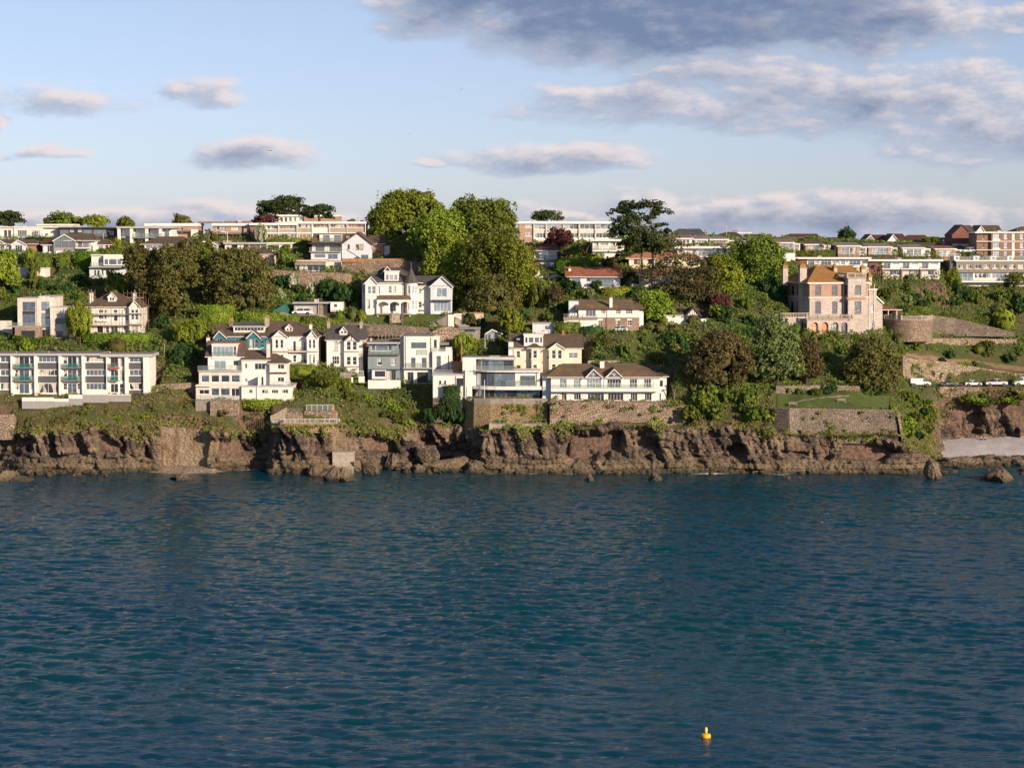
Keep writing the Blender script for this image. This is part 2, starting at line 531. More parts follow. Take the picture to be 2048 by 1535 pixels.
M['rf_moss'] = m_roof('lichened_tiles', (.11, .085, .06), (.15, .11, .075), (.27, .15, .03), lich_at=.47)
M['rf_orange'] = m_roof('orange_lichened_slates', (.26, .13, .045), (.34, .17, .05), (.37, .24, .03), lich_at=.50)
M['rf_red'] = m_roof('red_tiles', (.24, .085, .05), (.32, .12, .075), (.20, .10, .06))
M['rf_dkred'] = m_roof('dark_red_tiles', (.075, .032, .026), (.105, .045, .035))
M['rf_terra'] = m_roof('terracotta_tiles', (.36, .15, .08), (.44, .20, .11))
M['rf_flat'] = m_roof('grey_felt_roof', (.16, .155, .15), (.24, .23, .22), flat=True)
M['rf_brownflat'] = m_roof('brown_felt_roof', (.16, .11, .08), (.23, .16, .11), flat=True)
M['rf_lead'] = m_roof('lead_roof', (.20, .22, .25), (.30, .32, .35), flat=True)
M['g_dark'] = m_glass('dark_glass', (.018, .02, .024), .10)
M['g_blue'] = m_glass('sky_reflecting_glass', (.06, .085, .10), .26)
M['g_pale'] = m_glass('pale_reflecting_glass', (.17, .22, .24), .36)
M['g_curt'] = m_glass('curtained_glass', (.03, .032, .036), .10, (.62, .58, .50))
M['g_warm'] = m_glass('warm_room_glass', (.07, .035, .02), .10, (.40, .22, .10))
M['clear'] = m_clear('balustrade_glass', (.40, .46, .46), .14)
M['cleart'] = m_clear('teal_balustrade_glass', (.03, .20, .19), .42)
M['lf_bright'] = m_leaf('bright_leaves', (.046, .074, .008), (.102, .142, .014), (.185, .225, .030))
M['lf_mid'] = m_leaf('green_leaves', (.031, .050, .008), (.068, .098, .014), (.132, .162, .027))
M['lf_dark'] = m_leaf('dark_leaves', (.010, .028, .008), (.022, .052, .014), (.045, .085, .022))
M['lf_olive'] = m_leaf('holm_oak_leaves', (.034, .040, .011), (.074, .078, .021), (.145, .138, .042), (.11, .10, .034))
M['lf_brown'] = m_leaf('brown_olive_leaves', (.036, .034, .013), (.074, .064, .024), (.122, .104, .042), (.10, .082, .036))
M['lf_silver'] = m_leaf('silvery_leaves', (.034, .058, .018), (.078, .112, .034), (.155, .185, .070))
M['lf_yellow'] = m_leaf('yellow_green_leaves', (.060, .085, .010), (.125, .165, .018), (.21, .25, .035))
M['lf_hedge'] = m_leaf('hedge_leaves', (.026, .058, .006), (.058, .110, .010), (.115, .175, .018))
M['lf_purple'] = m_leaf('purple_leaves', (.025, .008, .010), (.060, .020, .022), (.105, .042, .038))
M['lf_cyp'] = m_leaf('cypress_needles', (.010, .020, .008), (.024, .042, .013), (.055, .075, .022))
M['lf_drybrown'] = m_leaf('drooping_cypress_needles', (.022, .025, .010), (.052, .050, .021), (.088, .078, .033))
M['lf_blossom'] = m_leaf('blossoming_leaves', (.05, .085, .03), (.13, .17, .08), (.42, .42, .32))
M['lf_grass'] = m_leaf('coarse_grass', (.046, .068, .014), (.098, .125, .022), (.175, .195, .045), (.17, .135, .06), pscale=.11)
M['lf_scrub'] = m_leaf('scrub_leaves', (.028, .050, .010), (.060, .095, .014), (.112, .148, .024), (.092, .088, .03), pscale=.12)
M['bark'] = m_plain('bark', (.10, .075, .055), rough=.95, var=.4)
M['barkpale'] = m_plain('pale_bark', (.26, .20, .14), rough=.95, var=.4)
# ------------------------------------------------------------------ the lie of the land
EDGE = [  # photo px, depth of the cliff foot, photo row of the cliff brow
 (-420, 421, 862), (0, 425, 864), (40, 421, 862), (60, 419, 860), (160, 419.5, 862), (200, 419.5, 850), (235, 419.5, 872), (315, 420, 864),
 (325, 423, 850), (405, 423, 856), (412, 420, 862), (440, 420.5, 862), (470, 422, 864), (490, 425.5, 864), (535, 426, 866), (545, 417.5, 856),
 (600, 417, 855), (655, 417.5, 856), (680, 420, 856), (720, 424, 852), (770, 426, 862), (810, 427, 868), (850, 430.5, 852), (935, 430.5, 850),
 (956, 425, 860), (966, 420, 862), (975, 418.5, 862), (1100, 418, 856), (1200, 417.5, 853), (1300, 418.3, 852), (1400, 418, 856), (1480, 418, 858), (1525, 417, 860), (1560, 416.5, 868),
 (1600, 417, 862), (1700, 417, 874), (1800, 417.5, 886), (1850, 419, 905), (1868, 424, 915), (1876, 446, 902), (1890, 464, 842), (1915, 466, 800),
 (1960, 467, 786), (2048, 468, 783), (2500, 471, 783)]
EX = np.array([P(e[0], 900, e[1])[0] for e in EDGE])
EY = np.array([e[1] for e in EDGE], float)
LEAN = 1.8
EZ = np.array([P(e[0], e[2], e[1] + LEAN)[2] for e in EDGE])
LCOL = [(800, 429), (735, 439), (660, 455), (625, 463), (560, 482), (515, 497), (480, 510), (484, 560)]
MCOL = [(768, 441), (735, 445), (660, 458), (625, 465), (560, 482), (515, 497), (480, 510), (485, 560)]
CCOL = [(800, 428), (735, 441), (660, 456), (600, 470), (560, 482), (515, 497), (486, 511), (491, 560)]
COLS = {-420: LCOL, -150: LCOL, 0: LCOL, 150: LCOL, 300: LCOL, 450: LCOL, 590: LCOL, 720: MCOL, 800: MCOL, 880: MCOL, 960: [(800, 430)] + MCOL[1:],
  1050: CCOL, 1200: CCOL, 1350: CCOL, 1480: CCOL,
  1600: [(818, 423), (780, 438), (700, 453), (665, 463), (560, 488), (515, 502), (488, 515), (492, 562)],
  1720: [(818, 424), (780, 442), (700, 460), (665, 470), (600, 484), (560, 494), (515, 507), (490, 519), (494, 564)],
  1800: [(840, 432), (778, 452), (710, 468), (665, 478), (600, 491), (560, 500), (515, 511), (492, 522), (496, 566)],
  1860: [(870, 446), (830, 456), (772, 465), (710, 476), (660, 485), (600, 498), (560, 505), (515, 514), (494, 525), (497, 567)],
  1960: [(771, 476), (715, 483), (690, 486), (660, 490), (600, 502), (560, 510), (515, 518), (495, 528), (498, 568)],
  2080: [(771, 477), (715, 485), (690, 488), (660, 493), (600, 504), (560, 511), (515, 519), (495, 528), (498, 568)],
  2400: [(771, 478), (690, 489), (600, 505), (515, 520), (498, 570)]}
ctl = []
for px, rows in COLS.items():
 for py, Y in rows:
  ctl.append(P(px, py, Y))
for x, y, z in zip(EX, EY, EZ):
 ctl.append((x, y + LEAN, z))
for x in (-260, -120, 0, 120, 260):
 ctl += [(x, 620, 46), (x, 900, 36), (x, 1600, 15)]
ctl = np.array(ctl)
_A = np.hypot(ctl[:, None, 0] - ctl[None, :, 0], ctl[:, None, 1] - ctl[None, :, 1]) + np.eye(len(ctl)) * -0.6
_W = np.linalg.solve(_A, ctl[:, 2] - 25.0)
def terrain0(x, y):
 x, y = np.asarray(x, float), np.asarray(y, float)
 sh = np.broadcast(x, y).shape
 x, y = np.broadcast_to(x, sh).ravel(), np.broadcast_to(y, sh).ravel()
 out = np.empty(len(x))
 for i in range(0, len(x), 20000):
  out[i:i + 20000] = np.hypot(x[i:i + 20000, None] - ctl[None, :, 0], y[i:i + 20000, None] - ctl[None, :, 1]) @ _W + 25.0
 return out.reshape(sh)
PADS = []          # (cx, cy, half x, half y, yaw, z): level ground under every building
def terrain(x, y, lumps=True):
 x, y = np.asarray(x, float), np.asarray(y, float)
 z = terrain0(x, y)
 if lumps:
  z = z + (fbm(x / 6, y / 6, 3, 3) - .5) * 1.1 * sstep(0, 5, y - np.interp(x, EX, EY))
 for cx, cy, hx, hy, yaw, pz in PADS:
  c, s_ = math.cos(yaw), math.sin(yaw)
  dx, dy = x - cx, y - cy
  lx, ly = np.abs(dx * c + dy * s_) - hx, np.abs(-dx * s_ + dy * c) - hy
  d = np.maximum(np.maximum(lx, ly), 0)
  w = 1 - sstep(0.0, 2.6, d)
  z = z * (1 - w) + pz * w
 return z
def hit(px, py):
 """depth at which the line of sight through a photo pixel meets the hillside"""
 Ys = np.arange(416, 640, 0.4)
 d = ray(px, py)
 t = Ys / d[1]
 xs, zs = d[0] * t, CAMZ + d[2] * t
 h_ = terrain0(xs, Ys)
 ok = (zs <= h_) & (Ys > np.interp(xs, EX, EY))
 return float(Ys[np.argmax(ok)]) if ok.any() else 530.0
# ---- cliff
def m_cliff():
 m_, t, b = new_mat('cliff_rock')
 p = geopos(t)
 s_ = t.new('ShaderNodeSeparateXYZ'); t.link(p, s_.inputs[0])
 mp = t.new('ShaderNodeMapping'); mp.inputs['Scale'].default_value = (.35, .35, .8); t.link(p, mp.inputs[0])
 n1 = t.noise(mp.outputs[0], .55, 6, .65)
 c = t.ramp(n1, [(.27, (.030, .024, .021)), (.40, (.085, .063, .048)), (.49, (.165, .120, .085)), (.60, (.25, .188, .128)), (.76, (.38, .30, .205))])
 n2 = t.noise(p, 1.9, 6, .7)
 c = t.mix(t.m('MULTIPLY', t.sstep(n2, .42, .66), .7), c, (.026, .021, .02))
 shade_n = t.noise(mp.outputs[0], .28, 4, .6, .5)
 c = t.mix(t.m('MULTIPLY', t.sstep(shade_n, .54, .62), .6), c, (.018, .016, .018))  # dark patches painted for contrast, standing in for shaded recesses
 red = t.noise(p, .16, 4, .6)
 c = t.mix(t.m('MULTIPLY', t.sstep(red, .58, .68), .38), c, (.23, .105, .08))
 # pale bedded limestone near the tide line, weed below it
 zz = t.m('ADD', s_.outputs[2], t.m('MULTIPLY', t.m('SUBTRACT', n1, .5), 3.0))
 low = t.m('SUBTRACT', 1.0, t.sstep(zz, 1.8, 3.2))
 c = t.mix(t.m('MULTIPLY', low, .62), c, (.16, .128, .078))
 weed = t.m('SUBTRACT', 1.0, t.sstep(zz, .3, 1.3))
 c = t.mix(t.m('MULTIPLY', weed, .8), c, (.045, .035, .018))
 at = t.new('ShaderNodeAttribute'); at.attribute_name = 'ochre'
 mp2 = t.new('ShaderNodeMapping'); mp2.inputs['Scale'].default_value = (.75, .75, .07); t.link(p, mp2.inputs[0])
 st = t.noise(mp2.outputs[0], 1.0, 4, .6)
 oc = t.ramp(st, [(.3, (.06, .045, .03)), (.40, (.20, .13, .07)), (.54, (.27, .21, .14)), (.70, (.30, .275, .235))])
 c = t.mix(t.m('MULTIPLY', at.outputs['Fac'], .9), c, oc)
 t.link(c, b.inputs['Base Color'])
 b.inputs['Roughness'].default_value = .9
 h1 = t.new('ShaderNodeTexVoronoi', feature='F1'); h1.inputs['Scale'].default_value = 2.2
 mp3 = t.new('ShaderNodeMapping'); mp3.inputs['Scale'].default_value = (.7, .7, 1.5); t.link(p, mp3.inputs[0])
 t.link(t.vm('ADD', mp3.outputs[0], t.vm('MULTIPLY', t.new('ShaderNodeTexNoise').outputs[1], (.6, .6, .6))), h1.inputs['Vector'])
 bump(t, b, t.m('ADD', h1.outputs[0], t.m('MULTIPLY', n2, .9)), 1.0, .38)
 return m_
M['cliff'] = m_cliff()
def blocks(s, z, w, h, seed):
 """jointed beds: offset of each block and how near a joint is"""
 bz = z / h + .5 * vnoise(s / 7, z * 0, seed + 3)
 bed = np.floor(bz)
 sx = s / w + _hash(bed, bed * 0, seed) * 7 + .5 * vnoise(s / 5, z / 3, seed + 4)
 cl_ = np.floor(sx)
 fx, fz = sx - cl_, bz - bed
 j = np.minimum(np.minimum(fx, 1 - fx) * w, np.minimum(fz, 1 - fz) * h)
 return _hash(cl_, bed, seed + 1), j
def rock_shape(s, z, zt, calm):
 zs_ = z + .07 * s + (fbm(s / 9, z / 9, 2, 91) - .5) * 1.6      # dipping beds
 sk = s + .25 * z + (fbm(s / 5, z / 5, 2, 93) - .5) * 2.2
 v1, _ = blocks(sk, zs_, 4.6, 7.5, 11)
 v2, j2 = blocks(sk, zs_, 1.6, 3.4, 23)
 v3, j3 = blocks(sk, zs_, .7, 1.0, 37)
 _, _, vv = worley(s / 2.2 + .2 * z, z / 9, 29)
 d = (v1 - .5) * 2.8 + (v2 - .5) * 1.0 + (v3 - .5) * .36 + (vv - .5) * 3.2
 d -= .55 * (1 - sstep(.0, .28, j2)) + .12 * (1 - sstep(0, .15, j3))
 cave = fbm(s / 6.0 + 40, z / 10, 3, 51)
 d -= 4.2 * sstep(.52, .62, cave) * sstep(zt - .6, zt - 3.0, z)
 d += (fbm(s / 1.1, z / 1.1, 4, 71) - .5) * .6
 led = sstep(3.4, 3.0, z + (vnoise(s / 4, s * 0, 81) - .5) * 1.8)
 v4, j4 = blocks(s, z, 2.6, 1.15, 57)
 low = .9 + (v4 - .5) * 1.2 - .5 * (1 - sstep(0, .22, j4)) + (v3 - .5) * .2
 d = d * (1 - led * .8) + led * low
 return d * (1 - .9 * calm)
BROW = []
def build_cliff():
 pts = np.stack([EX, EY], 1)
 seg = np.hypot(*(np.diff(pts, axis=0).T))
 cum = np.concatenate([[0], np.cumsum(seg)])
 S = np.arange(cum[np.searchsorted(EX, -150)], cum[-2] - 1 + 0, .27)
 S = S[(np.interp(S, cum, EX) > -135) & (np.interp(S, cum, EX) < 150)]
 x0, y0 = np.interp(S, cum, EX), np.interp(S, cum, EY)
 k = np.ones(9) / 9
 xs = np.convolve(np.pad(x0, 4, 'edge'), k, 'valid'); ys = np.convolve(np.pad(y0, 4, 'edge'), k, 'valid')
 tx, ty = np.gradient(xs), np.gradient(ys)
 k2 = np.ones(15) / 15
 tx = np.convolve(np.pad(tx, 7, 'edge'), k2, 'valid'); ty = np.convolve(np.pad(ty, 7, 'edge'), k2, 'valid')
 l = np.hypot(tx, ty); nx, ny = ty / l, -tx / l              # outward, to the sea
 zt = np.interp(x0, EX, EZ) + (fbm(S / 3, S * 0, 3, 5) - .5) * 1.6
 NR = 50
 q = np.linspace(0, 1, NR)
 Sg, Q = np.meshgrid(S, q, indexing='ij')
 Zt = zt[:, None]
 Zg = -1.5 + Q * (Zt + 1.5)
 pxs = 1024 + FPX * x0 / y0
 calm = (sstep(318, 326, pxs) * (1 - sstep(406, 412, pxs)))[:, None] * np.ones((1, NR))
 calm2 = (sstep(664, 672, pxs) * (1 - sstep(700, 707, pxs)))[:, None] * np.ones((1, NR)) * .8
 calm = np.maximum(calm, calm2)
 D = rock_shape(Sg, Zg, Zt, calm)
 D = D - LEAN * (Zg / Zt) ** 1.0
 D *= 1.0
 Xg = xs[:, None] + nx[:, None] * D
 Yg = ys[:, None] + ny[:, None] * D
 # the brow runs back under the turf
 back = np.array([1.2, 3.0, 5.0])
 Xb = Xg[:, -1:] - nx[:, None] * back; Yb = Yg[:, -1:] - ny[:, None] * back
 Zb = Zg[:, -1:] + np.array([.2, .35, -.2])
 Xg, Yg, Zg = (np.concatenate(a, 1) for a in ((Xg, Xb), (Yg, Yb), (Zg, Zb)))
 n, m_ = Xg.shape
 v = np.stack([Xg, Yg, Zg], -1).reshape(-1, 3)
 BROW.append((Xg, Yg, Zg, nx, ny, np.maximum(calm[:, -1], 0)))
 i = np.arange(n * m_).reshape(n, m_)
 f = np.stack([i[:-1, :-1], i[1:, :-1], i[1:, 1:], i[:-1, 1:]], -1).reshape(-1, 4)
 me = mesh_np('cliff', v, f, [M['cliff']])
 at = me.attributes.new('ochre', 'FLOAT', 'POINT')
 oc = np.concatenate([calm, calm[:, -3:]], 1)
 at.data.foreach_set('value', oc.ravel().astype(np.float32))
 return tag(obj('cliff', me), kind='structure')
build_cliff()
# ---- sea: wind waves from a spectrum, one real mesh, flat water outside it
def m_sea():
 m_, t, b = new_mat('sea_water')
 p = geopos(t)
 big = t.noise(p, .012, 3, .5)
 c = t.mix(t.sstep(big, .38, .62), (.001, .038, .069), (.001, .043, .060))
 at = t.new('ShaderNodeAttribute'); at.attribute_name = 'foam'
 fn = t.noise(p, 1.6, 5, .7)
 f = t.sstep(t.m('ADD', at.outputs['Fac'], t.m('MULTIPLY', t.m('SUBTRACT', fn, .5), 1.6)), .62, .95)
 c = t.mix(f, c, (.75, .76, .76))
 t.link(c, b.inputs['Base Color'])
 t.link(t.m('ADD', .09, t.m('MULTIPLY', f, .6)), b.inputs['Roughness'])
 b.inputs['IOR'].default_value = 1.33
 b.inputs['Specular Tint'].default_value = (.50, .74, 1.0, 1)
 mp = t.new('ShaderNodeMapping'); mp.inputs['Scale'].default_value = (.30, 1.0, 1.0); mp.inputs['Rotation'].default_value = (0, 0, .12)
 t.link(p, mp.inputs[0])
 h = t.m('ADD', t.noise(mp.outputs[0], 2.2, 3, .6), t.m('MULTIPLY', t.noise(mp.outputs[0], .9, 2, .55), .9))
 mpw = t.new('ShaderNodeMapping'); mpw.inputs['Scale'].default_value = (.010, .034, 1.0); t.link(p, mpw.inputs[0])
 h = t.m('MULTIPLY', h, t.m('ADD', .25, t.m('MULTIPLY', t.noise(mpw.outputs[0], 1.0, 3, .55), 1.5)))
 b.inputs['Specular IOR Level'].default_value = .30
 bump(t, b, h, .75, .15)
 return m_
M['sea'] = m_sea()
SEA_L, SEA_N, SEA_X0, SEA_Y0 = 264.0, 600, -134.0, 166.0
def build_sea():
 n, Lm = SEA_N, SEA_L
 k1 = 2 * np.pi * np.fft.fftfreq(n, Lm / n)
 kx, ky = np.meshgrid(k1, k1, indexing='ij')
 k = np.hypot(kx, ky); k[0, 0] = 1e-6
 wind = np.array([.22, .975]); wl = 4.2
 cosf = (kx * wind[0] + ky * wind[1]) / k
 spec = np.exp(-1 / (k * wl / (2 * np.pi)) ** 2 / 1.0) / k ** 3.5 * (np.abs(cosf) ** 7 + .02)
 spec *= np.exp(-(k * .11) ** 2)
 spec[0, 0] = 0
 r = np.random.default_rng(3)
 h0 = (r.normal(size=(n, n)) + 1j * r.normal(size=(n, n))) * np.sqrt(spec)
 hgt = np.real(np.fft.ifft2(h0)); sc_ = .105 / hgt.std()
 hgt *= sc_
 gx = np.real(np.fft.ifft2(1j * kx / k * h0)) * sc_
 gy = np.real(np.fft.ifft2(1j * ky / k * h0)) * sc_
 a = np.arange(n) * Lm / n
 X, Y = np.meshgrid(SEA_X0 + a, SEA_Y0 + a, indexing='ij')
 e = np.minimum(np.minimum(X - X.min(), X.max() - X), np.minimum(Y - Y.min(), Y.max() + 0 * Y - Y))
 w = sstep(0, 6, e)
 gust = .35 + 1.25 * fbm(X / 34, Y / 50, 3, 13)
 shore = np.interp(X, EX, EY) - Y
 gust = gust * (.35 + .65 * sstep(0, 30, shore))
 v = np.stack([X - gx * w * gust * 1.0, Y - gy * w * gust * 1.0, hgt * w * gust], -1).reshape(-1, 3)
 i = np.arange(n * n).reshape(n, n)
 f = np.stack([i[:-1, :-1], i[1:, :-1], i[1:, 1:], i[:-1, 1:]], -1).reshape(-1, 4)
 me = mesh_np('sea', v, f, [M['sea']], True)
 foam = .95 * sstep(2.4, .0, np.abs(shore - 1.2)) * (.15 + 1.1 * fbm(X / 4, Y / 4, 3, 19))
 cap = hgt * gust
 foam = np.maximum(foam, sstep(.36, .52, cap) * .5 * sstep(.60, .75, fbm(X / 9, Y / 5, 3, 29)))
 at = me.attributes.new('foam', 'FLOAT', 'POINT')
 at.data.foreach_set('value', foam.ravel().astype(np.float32))
 tag(obj('sea', me), kind='structure')
 # calm outer sea, butted to the wave field
 x0, x1, y0, y1 = X.min() + .02, X.max() - .02, Y.min() + .02, Y.max() - .02
 mb = MB()
 B = 9000
 for q in (((-B, -B), (B, -B), (B, y0), (-B, y0)), ((-B, y0), (x0, y0), (x0, y1), (-B, y1)), ((x1, y0), (B, y0), (B, y1), (x1, y1)),
    ((-B, y1), (B, y1), (B, 466), (-B, 466))):
  mb.poly([(x_, y_, -.012) for x_, y_ in q])
 tag(mb.build('open_sea', M['sea']), kind='structure')
build_sea()
# ---- far ground sheet under the hill
def m_ground():
 m_, t, b = new_mat('hillside_ground')
 p = geopos(t)
 n = t.noise(p, .16, 5, .62)
 c = t.ramp(n, [(.3, (.035, .055, .014)), (.47, (.06, .075, .02)), (.58, (.10, .085, .04)), (.72, (.15, .105, .065))])
 n2 = t.noise(p, 1.5, 5, .6)
 c = t.mix(t.m('MULTIPLY', n2, .5), c, (.03, .035, .012))
 nz = t.new('ShaderNodeSeparateXYZ'); t.link(t.new('ShaderNodeNewGeometry').outputs['True Normal'], nz.inputs[0])
 c = t.mix(t.sstep(nz.outputs[2], .25, .5), t.mix(t.sstep(n2, .35, .65), (.06, .045, .035), (.17, .105, .075)), c)
 t.link(c, b.inputs['Base Color']); b.inputs['Roughness'].default_value = .95
 bump(t, b, n2, .8, .25)
 return m_
M['ground'] = m_ground()
def m_turf(name, a, b_, c_=None):
 m_, t, b = new_mat(name)
 p = geopos(t)
 n = t.noise(p, .5, 5, .65); n2 = t.noise(p, 6.0, 3, .6)
 c = t.mix(t.sstep(n, .3, .7), a, b_)
 c = t.mix(t.m('MULTIPLY', n2, .5), c, tuple(x * .5 for x in a))
 t.link(c, b.inputs['Base Color']); b.inputs['Roughness'].default_value = .9
 bump(t, b, n2, .7, .08)
 return m_
M['lawn'] = m_turf('lawn_grass', (.05, .085, .012), (.10, .135, .02))
M['lawn_d'] = m_turf('rough_grass', (.035, .065, .012), (.075, .10, .02))
M['earth'] = m_turf('bare_earth', (.17, .11, .06), (.26, .18, .10))
M['path'] = m_turf('gravel_path', (.30, .25, .20), (.40, .34, .28))
M['asphalt'] = m_turf('asphalt', (.05, .05, .052), (.075, .073, .07))
M['pebbles'] = m_stone('beach_pebbles', [(.50, .49, .50), (.60, .59, .60), (.68, .67, .68), (.54, .52, .52)], 3.0, .06, 1.0, .7)
def build_terrain():
 xs = np.arange(-170, 190, .9)
 ys = np.concatenate([np.arange(417, 552, .9), np.array([556, 562, 572, 590, 620, 700, 850, 1100, 1500])])
 Xg, Yg = np.meshgrid(xs, ys, indexing='ij')
 Zg = terrain(Xg, Yg)
 ok = Yg > np.interp(Xg, EX, EY) + LEAN + 1.9
 n, m_ = Xg.shape
 v = np.stack([Xg, Yg, Zg], -1).reshape(-1, 3)
 i = np.arange(n * m_).reshape(n, m_)
 f = np.stack([i[:-1, :-1], i[1:, :-1], i[1:, 1:], i[:-1, 1:]], -1).reshape(-1, 4)
 f = f[ok.ravel()[f].any(1)]
 v[~ok.ravel(), 2] = -2.5
 tag(obj('hillside', mesh_np('hillside', v, f, [M['ground']], True)), kind='structure')
 mb = MB()
 mb.poly([(-20000, 1450, -4), (20000, 1450, -4), (20000, 40000, -4), (-20000, 40000, -4)])
 for sx in (-1, 1):
  mb.poly([(sx * 168, 467, -.5), (sx * 9000, 467, -.5), (sx * 20000, 1450, -4), (sx * 168, 1450, -4)])
 tag(mb.build('ground', M['ground']), kind='structure')
def sheet(name, pxs, tops, bots, mat, lift=.06, rows=6, kind='structure', nx=None):
 """a lawn, path or road laid on the hillside, bounded by photo rows"""
 nx = nx or max(8, int((pxs[-1] - pxs[0]) / 6))
 u = np.linspace(pxs[0], pxs[-1], nx)
 tp, bt = np.interp(u, pxs, tops), np.interp(u, pxs, bots)
 Xg, Yg = np.zeros((nx, rows)), np.zeros((nx, rows))
 for a in range(nx):
  ya, yb_ = hit(u[a], bt[a]), hit(u[a], tp[a])
  for r_ in range(rows):
   Yg[a, r_] = ya + (yb_ - ya) * r_ / (rows - 1)
   Xg[a, r_] = (u[a] - 1024) / FPX * Yg[a, r_]
 Zg = terrain(Xg, Yg) + lift
 v = np.stack([Xg, Yg, Zg], -1).reshape(-1, 3)
 i = np.arange(nx * rows).reshape(nx, rows)
 f = np.stack([i[:-1, :-1], i[1:, :-1], i[1:, 1:], i[:-1, 1:]], -1).reshape(-1, 4)
 return tag(obj(name, mesh_np(name, v, f, [mat], True)), kind=kind)
# ------------------------------------------------------------------ building kit
FR = {'w': 'trim', 'g': 'greytrim', 'b': 'browntrim', 'r': 'red'}
GL = {'d': 'g_dark', 'b': 'g_blue', 'p': 'g_pale', 'c': 'g_curt', 'm': 'g_warm', 'k': 'door', 's': 'salmon', 'y': 'yellowblind', 't': 'trim', 'o': 'woodorange', 'e': 'fascia', 'u': 'bluegrey'}
_wc = {}
def window_meshes(w, h, cols, rows, fm):
 key = (round(w, 2), round(h, 2), cols, rows, fm)
 if key not in _wc:
  fr = min(.09, w * .10, h * .10)
  mu = fr * .75
  mb = MB()
  mb.box(0, fr, 0, .07, 0, h); mb.box(w - fr, w, 0, .07, 0, h)
  mb.box(fr, w - fr, 0, .07, 0, fr); mb.box(fr, w - fr, 0, .07, h - fr, h)
  for i in range(1, cols):
   x = w * i / cols
   mb.box(x - mu / 2, x + mu / 2, .004, .066, fr, h - fr)
  for j in range(1, rows):
   z = h * j / rows
   mb.box(fr, w - fr, .01, .06, z - mu / 2, z + mu / 2)
  pn = MB()
  pn.box(fr * .5, w - fr * .5, .03, .045, fr * .5, h - fr * .5)
  _wc[key] = (mb.mesh('window', M[FR[fm]]), pn.mesh('pane', M['g_dark']))
 return _wc[key]
_gp = {}
def glass_panel_mesh(w, h, mat):
 key = (round(w, 2), round(h, 2), mat)
 if key not in _gp:
  mb = MB(); mb.box(0, w, 0, .02, 0, h)
  _gp[key] = mb.mesh('glass_panel', M[mat])
 return _gp[key]
HS = []
